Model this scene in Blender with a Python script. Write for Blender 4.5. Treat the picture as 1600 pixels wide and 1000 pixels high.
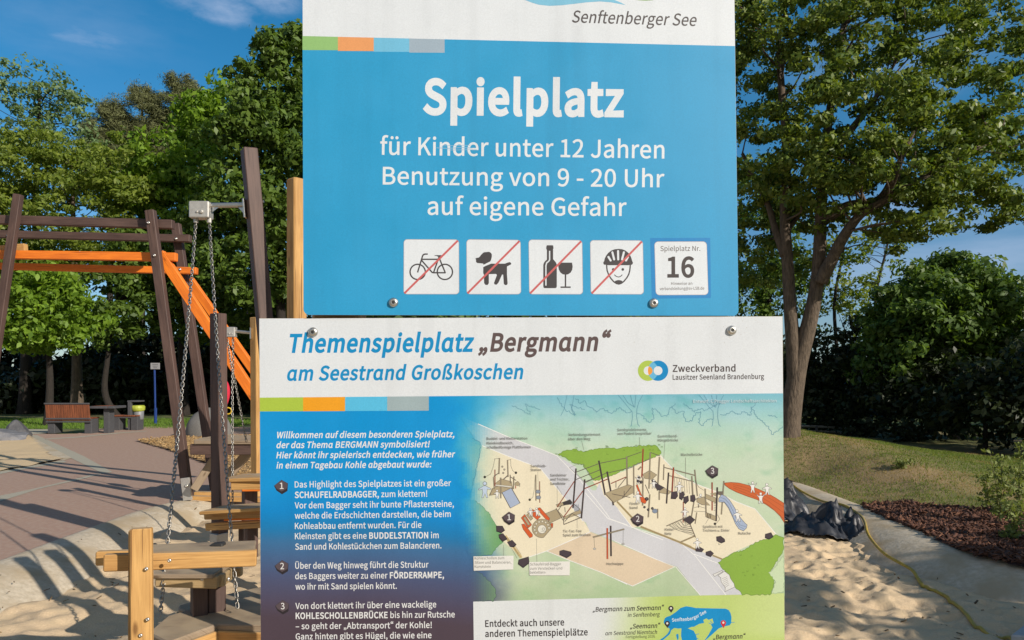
import bpy, bmesh, math, random
import numpy as np
from mathutils import Vector, Matrix
from mathutils.geometry import tessellate_polygon, delaunay_2d_cdt

# ------------------------------------------------------------------ camera, sky, sun
for _o in list(bpy.data.objects):
    bpy.data.objects.remove(_o)
SC = bpy.context.scene
COL = SC.collection
EYE, FPX, HOR = 1.6, 1200.0, 590.0          # eye height, focal length and horizon of the 1600 px wide photograph
cam = bpy.data.cameras.new('camera')
cam.sensor_width = 36.0
cam.lens = 27.0
cam.shift_y = (HOR - 500) / 1600
cam.clip_end = 3000
cam.clip_start = 0.05
camo = bpy.data.objects.new('camera', cam)
camo.location = (0, 0, EYE)
camo.rotation_euler = (math.radians(90), 0, 0)
COL.objects.link(camo)
SC.camera = camo

SUN_EL, SUN_AZ = math.radians(26), math.radians(129)      # azimuth clockwise from the viewing direction
TO_SUN = Vector((math.sin(SUN_AZ) * math.cos(SUN_EL), math.cos(SUN_AZ) * math.cos(SUN_EL), math.sin(SUN_EL)))
sun = bpy.data.lights.new('sun', 'SUN')
sun.energy = 4.3
sun.angle = math.radians(0.5)
sun.color = (1.0, 0.91, 0.80)
suno = bpy.data.objects.new('sun', sun)
suno.rotation_euler = (-TO_SUN).to_track_quat('-Z', 'Y').to_euler()
suno.location = TO_SUN * 30
COL.objects.link(suno)

world = bpy.data.worlds.new('World')
SC.world = world
world.use_nodes = True
wn, wl = world.node_tree.nodes, world.node_tree.links
wn.clear()
w_out = wn.new('ShaderNodeOutputWorld')
w_bg = wn.new('ShaderNodeBackground')
w_sky = wn.new('ShaderNodeTexSky')
w_sky.sky_type = 'NISHITA'
w_sky.sun_disc = False
w_sky.sun_elevation = SUN_EL
w_sky.sun_rotation = SUN_AZ
w_sky.air_density = 1.0
w_sky.dust_density = 0.3
w_sky.ozone_density = 2.5
w_bg.inputs[1].default_value = 0.085
w_tc = wn.new('ShaderNodeTexCoord')


def w_math(op, a, b=None, c=None):
    n = wn.new('ShaderNodeMath'); n.operation = op
    for k, v in enumerate((a, b, c)):
        if v is None: continue
        if isinstance(v, (int, float)): n.inputs[k].default_value = v
        else: wl.new(v, n.inputs[k])
    return n.outputs[0]


def sky_dir(px, py):
    return Vector(((px - 800) / FPX, 1, (HOR - py) / FPX)).normalized()


def wisp(px, py, sx, sy, seed, gain):
    """A torn wisp of cloud round one direction of the sky."""
    d = sky_dir(px, py)
    sub = wn.new('ShaderNodeVectorMath'); sub.operation = 'SUBTRACT'
    wl.new(w_tc.outputs['Generated'], sub.inputs[0]); sub.inputs[1].default_value = d
    mp = wn.new('ShaderNodeVectorMath'); mp.operation = 'MULTIPLY'
    wl.new(sub.outputs[0], mp.inputs[0]); mp.inputs[1].default_value = (1 / sx, 1 / sx, 1 / sy)
    ln = wn.new('ShaderNodeVectorMath'); ln.operation = 'LENGTH'
    wl.new(mp.outputs[0], ln.inputs[0])
    nz = wn.new('ShaderNodeTexNoise'); nz.inputs['Scale'].default_value = 1.5; nz.inputs['Detail'].default_value = 6
    nz.inputs['Roughness'].default_value = 0.6
    ad = wn.new('ShaderNodeVectorMath'); ad.operation = 'ADD'
    wl.new(mp.outputs[0], ad.inputs[0]); ad.inputs[1].default_value = (seed, seed * .7, seed * .3)
    wl.new(ad.outputs[0], nz.inputs['Vector'])
    fall = w_math('SUBTRACT', 1.0, ln.outputs['Value'])
    v = w_math('ADD', w_math('MULTIPLY', fall, 0.8), w_math('MULTIPLY', w_math('SUBTRACT', nz.outputs[0], 0.5), 2.2))
    v = w_math('MULTIPLY', v, gain)
    n = wn.new('ShaderNodeClamp'); wl.new(v, n.inputs[0])
    return w_math('MULTIPLY', n.outputs[0], w_math('MINIMUM', w_math('MAXIMUM', w_math('MULTIPLY', fall, 2.0), 0.0), 1.0))


cl = None
for a in ((345, 8, .07, .028, 1.3, .55), (425, -4, .045, .022, 7.1, .5), (135, 58, .055, .016, 3.7, .3), (1490, 330, .22, .05, 5.2, .35),
          (1540, 420, .30, .06, 9.4, .5), (1400, 90, .2, .08, 12.4, .2), (40, 20, .2, .06, 14.9, .15)):
    o_ = wisp(*a)
    cl = o_ if cl is None else w_math('MAXIMUM', cl, o_)
# the sky deepens from a pale horizon to a saturated blue; unseen broken cloud is added behind the viewer for neutral fill light
w_sep = wn.new('ShaderNodeSeparateXYZ'); wl.new(w_tc.outputs['Generated'], w_sep.inputs[0])
w_el = wn.new('ShaderNodeMapRange'); w_el.interpolation_type = 'SMOOTHSTEP'
w_el.inputs[1].default_value = 0.0; w_el.inputs[2].default_value = 0.42; wl.new(w_sep.outputs[2], w_el.inputs[0])
w_tint = wn.new('ShaderNodeMix'); w_tint.data_type = 'RGBA'; wl.new(w_el.outputs[0], w_tint.inputs[0])
w_tint.inputs[6].default_value = (0.62, 0.74, 0.92, 1); w_tint.inputs[7].default_value = (0.20, 0.86, 1.10, 1)
w_gain = wn.new('ShaderNodeMix'); w_gain.data_type = 'RGBA'; w_gain.blend_type = 'MULTIPLY'; w_gain.inputs[0].default_value = 1
wl.new(w_sky.outputs[0], w_gain.inputs[6]); wl.new(w_tint.outputs[2], w_gain.inputs[7])
w_mix = wn.new('ShaderNodeMix'); w_mix.data_type = 'RGBA'
wl.new(cl, w_mix.inputs[0]); wl.new(w_gain.outputs[2], w_mix.inputs[6]); w_mix.inputs[7].default_value = (4.6, 5.6, 7.6, 1)
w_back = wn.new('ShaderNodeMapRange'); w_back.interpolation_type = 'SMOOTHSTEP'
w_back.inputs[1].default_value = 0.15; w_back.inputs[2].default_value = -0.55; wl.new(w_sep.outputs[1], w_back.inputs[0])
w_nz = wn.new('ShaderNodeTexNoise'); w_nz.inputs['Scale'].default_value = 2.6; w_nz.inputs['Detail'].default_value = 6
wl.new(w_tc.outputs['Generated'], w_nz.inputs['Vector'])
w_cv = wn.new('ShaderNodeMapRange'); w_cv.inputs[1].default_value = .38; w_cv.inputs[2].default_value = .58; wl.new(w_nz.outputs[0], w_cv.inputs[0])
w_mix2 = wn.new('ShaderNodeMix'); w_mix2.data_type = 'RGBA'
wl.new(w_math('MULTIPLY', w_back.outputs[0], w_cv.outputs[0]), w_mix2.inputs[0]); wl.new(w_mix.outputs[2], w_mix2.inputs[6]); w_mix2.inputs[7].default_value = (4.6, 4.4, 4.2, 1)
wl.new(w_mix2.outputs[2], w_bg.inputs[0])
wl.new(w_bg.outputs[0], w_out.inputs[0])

SC.view_settings.view_transform = 'Standard'
SC.view_settings.look = 'None'
SC.view_settings.exposure = 0.3
SC.view_settings.gamma = 1.0
SC.view_settings.use_curve_mapping = False
SC.cycles.max_bounces = 6
SC.cycles.transparent_max_bounces = 4
SC.cycles.use_denoising = True


# ------------------------------------------------------------------ helpers
def lin(c):
    return tuple(((v / 255) / 12.92 if v / 255 <= .04045 else ((v / 255 + .055) / 1.055) ** 2.4) for v in c)


def P(px, py, Y):
    """The point at depth Y seen at photo pixel (px, py)."""
    return Vector(((px - 800) * Y / FPX, Y, EYE - (py - HOR) * Y / FPX))


def G(px, py, z=0.0):
    """The point at height z seen at photo pixel (px, py)."""
    return P(px, py, (EYE - z) * FPX / (py - HOR))


class MB:
    """Collects shapes for ONE mesh object."""
    def __init__(s):
        s.v, s.f, s.uv, s.c = [], [], [], []

    def add(s, vs, fs, uvs=None, col=None):
        b = len(s.v)
        s.v += [tuple(v) for v in vs]
        for k, f in enumerate(fs):
            s.f.append([i + b for i in f])
            s.uv.append(uvs[k] if uvs else [(0, 0)] * len(f))
            s.c.append(col)
        return s

    def bar(s, p0, p1, w, h=None, up=(0, 0, 1), ch=.006, w1=None, h1=None, twist=0.0):
        """A timber of width w and height h from p0 to p1 with chamfered edges; its grain runs along it."""
        p0, p1 = Vector(p0), Vector(p1)
        h = h or w; w1 = w1 or w; h1 = h1 or h
        d = (p1 - p0); L = d.length; d.normalize()
        up = Vector(up)
        if abs(d.dot(up)) > .97: up = Vector((0, 1, 0))
        x = d.cross(up).normalized(); y = x.cross(d).normalized()
        if twist:
            m = Matrix.Rotation(twist, 3, d); x = m @ x; y = m @ y
        o0 = random.random() * 9

        def ring(p, w, h, k):
            a, b = w / 2 - k, h / 2 - k; c = ch
            q = [(a, b - c), (a - c, b), (-a + c, b), (-a, b - c), (-a, -b + c), (-a + c, -b), (a - c, -b), (a, -b + c)]
            return [p + x * i + y * j for i, j in q]
        rs = [ring(p0, w, h, ch * .8), ring(p0 + d * ch, w, h, 0), ring(p1 - d * ch, w1, h1, 0), ring(p1, w1, h1, ch * .8)]
        us = [0, ch, L - ch, L]
        per = [0]
        for i in range(8):
            per.append(per[-1] + (rs[1][(i + 1) % 8] - rs[1][i]).length)
        vs = sum(rs, []); fs, uv = [], []
        for k in range(3):
            for i in range(8):
                j = (i + 1) % 8
                fs.append([k * 8 + i, k * 8 + j, k * 8 + 8 + j, k * 8 + 8 + i])
                uv.append([(us[k] + o0, per[i] + o0), (us[k] + o0, per[i + 1] + o0), (us[k + 1] + o0, per[i + 1] + o0), (us[k + 1] + o0, per[i] + o0)])
        fs.append(list(range(7, -1, -1))); uv.append([(o0 + .02 * math.cos(i), o0 + .02 * math.sin(i)) for i in range(8)])
        fs.append([24 + i for i in range(8)]); uv.append([(o0 + .02 * math.cos(i), o0 + .02 * math.sin(i)) for i in range(8)])
        return s.add(vs, fs, uv)

    def tube(s, pts, rad, n=8, cap=True):
        pts = [Vector(p) for p in pts]
        if not hasattr(rad, '__len__'): rad = [rad] * len(pts)
        ref = Vector((.31, .17, .93)); vs, fs, uv = [], [], []
        L = 0
        for k, p in enumerate(pts):
            t = (pts[min(k + 1, len(pts) - 1)] - pts[max(k - 1, 0)])
            t = t.normalized() if t.length > 1e-9 else Vector((0, 0, 1))
            if k: L += (p - pts[k - 1]).length
            a = t.cross(ref)
            if a.length < .05: a = t.cross(Vector((1, 0, 0)))
            a.normalize(); b = t.cross(a)
            for i in range(n):
                an = 2 * math.pi * i / n
                vs.append(p + (a * math.cos(an) + b * math.sin(an)) * rad[k])
            if k:
                for i in range(n):
                    j = (i + 1) % n
                    fs.append([(k - 1) * n + i, (k - 1) * n + j, k * n + j, k * n + i])
                    r = rad[k]
                    uv.append([(L - .1, i * r), (L - .1, (i + 1) * r), (L, (i + 1) * r), (L, i * r)])
        if cap:
            fs.append(list(range(n - 1, -1, -1))); uv.append([(0, 0)] * n)
            fs.append([(len(pts) - 1) * n + i for i in range(n)]); uv.append([(0, 0)] * n)
        return s.add(vs, fs, uv)

    def lathe(s, c, axis, prof, n=20):
        """prof: (radius, distance along axis)."""
        c, ax = Vector(c), Vector(axis).normalized()
        a = ax.orthogonal().normalized(); b = ax.cross(a)
        vs, fs = [], []
        for r, h in prof:
            for i in range(n):
                t = 2 * math.pi * i / n
                vs.append(c + ax * h + (a * math.cos(t) + b * math.sin(t)) * r)
        for k in range(len(prof) - 1):
            for i in range(n):
                j = (i + 1) % n
                fs.append([k * n + i, k * n + j, k * n + n + j, k * n + n + i])
        fs.append(list(range(n - 1, -1, -1))); fs.append([(len(prof) - 1) * n + i for i in range(n)])
        return s.add(vs, fs)

    def box(s, c, x, y, z, sx, sy, sz, bev=0.0):
        """A box centred at c with half axes x, y, z."""
        c, x, y, z = Vector(c), Vector(x).normalized(), Vector(y).normalized(), Vector(z).normalized()
        return s.bar(c - z * sz / 2, c + z * sz / 2, sx, sy, up=y, ch=max(bev, .0008))

    def prism(s, poly, z0, z1, inset=0.0):
        """Upright prism over a world XY outline."""
        n = len(poly)
        cx = sum(p[0] for p in poly) / n; cy = sum(p[1] for p in poly) / n
        def ins(p):
            if not inset: return (p[0], p[1])
            d = Vector((p[0] - cx, p[1] - cy)); L = d.length
            d *= (L - inset) / L
            return (cx + d.x, cy + d.y)
        lo = [(p[0], p[1], z0) for p in poly]; hi = [(p[0], p[1], z1 - inset) for p in poly]
        tp = [(*ins(p), z1) for p in poly]
        vs = lo + hi + tp; fs, uv = [], []
        def U(v): return (v[0], v[1] + v[2])
        for a in (0, n):
            for i in range(n):
                j = (i + 1) % n
                fs.append([a + i, a + j, a + n + j, a + n + i])
        fs.append([2 * n + i for i in range(n)]); fs.append(list(range(n - 1, -1, -1)))
        uv = [[U(vs[i]) for i in f] for f in fs]
        return s.add(vs, fs, uv)

    def build(s, name, mat, parent=None, smooth=False, root=None, props=None):
        me = bpy.data.meshes.new(name)
        off = Vector((0, 0, 0))
        if root is not None: off = root.location
        me.from_pydata([(v[0] - off.x, v[1] - off.y, v[2] - off.z) for v in s.v], [], s.f)
        ul = me.uv_layers.new(name='UVMap')
        ul.data.foreach_set('uv', [c for f in s.uv for p in f for c in p])
        if any(c is not None for c in s.c):
            ca = me.color_attributes.new('Col', 'FLOAT_COLOR', 'CORNER')
            data = []
            for f, c in zip(s.f, s.c):
                if c is None: c = (1, 1, 1)
                if isinstance(c, list):
                    for q in c: data += [*q, 1]
                else:
                    data += [*c, 1] * len(f)
            ca.data.foreach_set('color', data)
        if smooth:
            me.polygons.foreach_set('use_smooth', [True] * len(me.polygons))
        me.materials.append(mat)
        me.update()
        o = bpy.data.objects.new(name, me)
        COL.objects.link(o)
        if parent is not None: o.parent = parent
        if props:
            for k, v in props.items(): o[k] = v
        return o


def thing(name, label, cat, loc, group=None):
    o = bpy.data.objects.new(name, None)
    o.empty_display_size = .1
    o.location = loc
    COL.objects.link(o)
    o['label'] = label; o['category'] = cat
    if group: o['group'] = group
    return o


def tag(o, label, cat, group=None, kind=None):
    o['label'] = label; o['category'] = cat
    if group: o['group'] = group
    if kind: o['kind'] = kind
    return o


def rebase(o):
    """Moves a single-mesh thing's origin to the bottom centre of its mesh."""
    me = o.data
    n = len(me.vertices); a = np.empty(n * 3, np.float32); me.vertices.foreach_get('co', a); a = a.reshape(-1, 3)
    c = np.array([(a[:, 0].min() + a[:, 0].max()) / 2, (a[:, 1].min() + a[:, 1].max()) / 2, a[:, 2].min()])
    me.vertices.foreach_set('co', (a - c).astype(np.float32).ravel())
    me.update(); o.location = c
    return o


# ------------------------------------------------------------------ materials
def new_mat(name):
    m = bpy.data.materials.new(name); m.use_nodes = True
    nt = m.node_tree
    return m, nt, nt.nodes, nt.links, nt.nodes['Principled BSDF']


def mat(name, c1, c2=None, scale=20, rough=.7, bump=.2, bdist=.01, metal=0.0, detail=5, c3=None, coords='Object', stretch=(1, 1, 1), spec=.5, bscale=None):
    """Two or three mottled colours over noise, with a bump of the same noise."""
    m, nt, N, L, B = new_mat(name)
    tc = N.new('ShaderNodeTexCoord'); mp = N.new('ShaderNodeMapping')
    mp.inputs['Scale'].default_value = stretch
    L.new(tc.outputs[coords], mp.inputs[0])
    nz = N.new('ShaderNodeTexNoise'); nz.inputs['Scale'].default_value = scale; nz.inputs['Detail'].default_value = detail
    nz.inputs['Roughness'].default_value = .65
    L.new(mp.outputs[0], nz.inputs['Vector'])
    cr = N.new('ShaderNodeValToRGB')
    c2 = c2 or tuple(v * .8 for v in c1)
    cr.color_ramp.elements[0].position = .34; cr.color_ramp.elements[0].color = (*c2, 1)
    cr.color_ramp.elements[1].position = .66; cr.color_ramp.elements[1].color = (*c1, 1)
    L.new(nz.outputs[0], cr.inputs[0])
    out = cr.outputs[0]
    if c3:
        n2 = N.new('ShaderNodeTexNoise'); n2.inputs['Scale'].default_value = scale * .11; n2.inputs['Detail'].default_value = 4
        L.new(mp.outputs[0], n2.inputs['Vector'])
        r2 = N.new('ShaderNodeValToRGB'); r2.color_ramp.elements[0].position = .45; r2.color_ramp.elements[1].position = .65
        L.new(n2.outputs[0], r2.inputs[0])
        mx = N.new('ShaderNodeMix'); mx.data_type = 'RGBA'
        L.new(r2.outputs[0], mx.inputs[0]); L.new(out, mx.inputs[6]); mx.inputs[7].default_value = (*c3, 1)
        out = mx.outputs[2]
    L.new(out, B.inputs['Base Color'])
    B.inputs['Roughness'].default_value = rough; B.inputs['Metallic'].default_value = metal
    B.inputs['Specular IOR Level'].default_value = spec
    if bump:
        bm = N.new('ShaderNodeBump'); bm.inputs['Strength'].default_value = bump; bm.inputs['Distance'].default_value = bdist
        src = nz.outputs[0]
        if bscale:
            n3 = N.new('ShaderNodeTexNoise'); n3.inputs['Scale'].default_value = bscale; n3.inputs['Detail'].default_value = 6
            L.new(mp.outputs[0], n3.inputs['Vector']); src = n3.outputs[0]
        L.new(src, bm.inputs['Height']); L.new(bm.outputs[0], B.inputs['Normal'])
    return m


def wood(name, c1, c2, knots=True, rough=.65, dust=None):
    """Grain along U of the timber; fine streaks, broad bands, a few knots; optional sand dust on upward faces."""
    m, nt, N, L, B = new_mat(name)
    uv = N.new('ShaderNodeUVMap')
    mp = N.new('ShaderNodeMapping'); mp.inputs['Scale'].default_value = (2.2, 38, 1)
    L.new(uv.outputs[0], mp.inputs[0])
    n1 = N.new('ShaderNodeTexNoise'); n1.inputs['Scale'].default_value = 2.0; n1.inputs['Detail'].default_value = 7; n1.inputs['Distortion'].default_value = .8
    L.new(mp.outputs[0], n1.inputs['Vector'])
    mp2 = N.new('ShaderNodeMapping'); mp2.inputs['Scale'].default_value = (1.6, 7, 1)
    L.new(uv.outputs[0], mp2.inputs[0])
    n2 = N.new('ShaderNodeTexNoise'); n2.inputs['Scale'].default_value = 1.3; n2.inputs['Detail'].default_value = 3
    L.new(mp2.outputs[0], n2.inputs['Vector'])
    ad = N.new('ShaderNodeMath'); ad.operation = 'ADD'; L.new(n1.outputs[0], ad.inputs[0]); L.new(n2.outputs[0], ad.inputs[1])
    cr = N.new('ShaderNodeValToRGB')
    cr.color_ramp.elements[0].position = .38; cr.color_ramp.elements[0].color = (*c2, 1)
    cr.color_ramp.elements[1].position = .66; cr.color_ramp.elements[1].color = (*c1, 1)
    hf = N.new('ShaderNodeMath'); hf.operation = 'MULTIPLY'; hf.inputs[1].default_value = .5; L.new(ad.outputs[0], hf.inputs[0])
    L.new(hf.outputs[0], cr.inputs[0])
    out = cr.outputs[0]
    if knots:
        mp3 = N.new('ShaderNodeMapping'); mp3.inputs['Scale'].default_value = (3, 9, 1)
        L.new(uv.outputs[0], mp3.inputs[0])
        vo = N.new('ShaderNodeTexVoronoi'); vo.inputs['Scale'].default_value = .9
        L.new(mp3.outputs[0], vo.inputs['Vector'])
        kr = N.new('ShaderNodeValToRGB'); kr.color_ramp.elements[0].position = .05; kr.color_ramp.elements[0].color = (.42, .36, .30, 1)
        kr.color_ramp.elements[1].position = .13; kr.color_ramp.elements[1].color = (1, 1, 1, 1)
        L.new(vo.outputs['Distance'], kr.inputs[0])
        mx = N.new('ShaderNodeMix'); mx.data_type = 'RGBA'; mx.blend_type = 'MULTIPLY'; mx.inputs[0].default_value = 1
        L.new(out, mx.inputs[6]); L.new(kr.outputs[0], mx.inputs[7]); out = mx.outputs[2]
    mp4 = N.new('ShaderNodeMapping'); mp4.inputs['Scale'].default_value = (1.1, 44, 1)
    L.new(uv.outputs[0], mp4.inputs[0])
    n4 = N.new('ShaderNodeTexNoise'); n4.inputs['Scale'].default_value = 1.0; n4.inputs['Detail'].default_value = 2
    L.new(mp4.outputs[0], n4.inputs['Vector'])
    r4 = N.new('ShaderNodeValToRGB'); r4.color_ramp.elements[0].position = .655; r4.color_ramp.elements[0].color = (1, 1, 1, 1)
    r4.color_ramp.elements[1].position = .69; r4.color_ramp.elements[1].color = (.45, .40, .36, 1)
    L.new(n4.outputs[0], r4.inputs[0])
    m4 = N.new('ShaderNodeMix'); m4.data_type = 'RGBA'; m4.blend_type = 'MULTIPLY'; m4.inputs[0].default_value = 1
    L.new(out, m4.inputs[6]); L.new(r4.outputs[0], m4.inputs[7]); out = m4.outputs[2]
    if dust:
        ge = N.new('ShaderNodeNewGeometry'); sx = N.new('ShaderNodeSeparateXYZ'); L.new(ge.outputs['True Normal'], sx.inputs[0])
        tc = N.new('ShaderNodeTexCoord'); dn = N.new('ShaderNodeTexNoise'); dn.inputs['Scale'].default_value = 6; dn.inputs['Detail'].default_value = 5
        L.new(tc.outputs['Object'], dn.inputs['Vector'])
        a = N.new('ShaderNodeMapRange'); a.inputs[1].default_value = .7; a.inputs[2].default_value = .95; L.new(sx.outputs[2], a.inputs[0])
        b = N.new('ShaderNodeMapRange'); b.inputs[1].default_value = .3; b.inputs[2].default_value = .6; L.new(dn.outputs[0], b.inputs[0])
        ml = N.new('ShaderNodeMath'); ml.operation = 'MULTIPLY'; L.new(a.outputs[0], ml.inputs[0]); L.new(b.outputs[0], ml.inputs[1])
        mx = N.new('ShaderNodeMix'); mx.data_type = 'RGBA'
        L.new(ml.outputs[0], mx.inputs[0]); L.new(out, mx.inputs[6]); mx.inputs[7].default_value = (*dust, 1); out = mx.outputs[2]
    L.new(out, B.inputs['Base Color'])
    B.inputs['Roughness'].default_value = rough
    bm = N.new('ShaderNodeBump'); bm.inputs['Strength'].default_value = .25; bm.inputs['Distance'].default_value = .004
    L.new(n1.outputs[0], bm.inputs['Height']); L.new(bm.outputs[0], B.inputs['Normal'])
    return m


def leaf_mat(name, c1, c2, trans=.35, rough=.5):
    """Leaves that differ one from the next and let some light through."""
    m, nt, N, L, B = new_mat(name)
    ge = N.new('ShaderNodeNewGeometry')
    cr = N.new('ShaderNodeValToRGB')
    cr.color_ramp.elements[0].position = 0; cr.color_ramp.elements[0].color = (*c2, 1)
    cr.color_ramp.elements[1].position = 1; cr.color_ramp.elements[1].color = (*c1, 1)
    L.new(ge.outputs['Random Per Island'], cr.inputs[0])
    L.new(cr.outputs[0], B.inputs['Base Color']); B.inputs['Roughness'].default_value = rough
    B.inputs['Specular IOR Level'].default_value = .35
    tr = N.new('ShaderNodeBsdfTranslucent')
    hs = N.new('ShaderNodeMix'); hs.data_type = 'RGBA'; hs.blend_type = 'MULTIPLY'; hs.inputs[0].default_value = 1
    L.new(cr.outputs[0], hs.inputs[6]); hs.inputs[7].default_value = (1.5, 1.5, .6, 1)
    L.new(hs.outputs[2], tr.inputs[0])
    mx = N.new('ShaderNodeMixShader'); mx.inputs[0].default_value = trans
    L.new(B.outputs[0], mx.inputs[1]); L.new(tr.outputs[0], mx.inputs[2])
    L.new(mx.outputs[0], N['Material Output'].inputs[0])
    return m


SAND_DUST = (.40, .31, .20)
M_PINE = wood('pale_timber', (.60, .355, .125), (.36, .185, .055), dust=SAND_DUST)
M_PINE_RAW = wood('raw_timber', (.46, .33, .17), (.33, .22, .10), dust=SAND_DUST)
M_GREYWOOD = wood('weathered_timber', (.33, .25, .17), (.22, .165, .11), dust=SAND_DUST)
M_DARKWOOD = wood('dark_stained_timber', (.115, .068, .054), (.058, .033, .027), knots=False)
M_ORANGE = wood('orange_stained_timber', (.88, .235, .014), (.60, .135, .01))
M_STEEL = mat('brushed_steel', (.62, .60, .56), (.52, .50, .46), 60, .38, .05, metal=1.0)
M_ZINC = mat('zinc_plate', (.55, .53, .49), (.45, .43, .40), 30, .5, .05, metal=.6)
M_CHAIN = mat('chain_steel', (.40, .38, .34), (.25, .235, .21), 40, .42, .0, metal=1.0)
M_BLACKRUBBER = mat('black_rubber', (.03, .03, .03), (.02, .02, .02), 30, .6, .1)
M_CONCRETE = mat('concrete', (.58, .50, .38), (.42, .355, .255), 22, .85, .6, .008, c3=(.42, .33, .21))
M_PALESTONE = mat('pale_paving', (.42, .39, .30), (.34, .31, .24), 60, .85, .3, .004)
M_ASPHALT_RED = mat('reddish_paving', (.42, .275, .205), (.31, .20, .148), 150, .85, .35, .004, c3=(.40, .285, .215), detail=3)
M_BARK = mat('bark', (.15, .112, .078), (.06, .044, .031), 7, .9, .9, .03, stretch=(4, 4, 1))
M_BARKSHADE = mat('shaded_bark', (.030, .023, .017), (.014, .011, .009), 7, .9, .8, .03, stretch=(4, 4, 1))  # bark darkened to stand in for the shade under the crowns
M_STONE = mat('grey_stone', (.17, .165, .16), (.11, .108, .11), 9, .8, .5, .02, c3=(.15, .14, .125))
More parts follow.
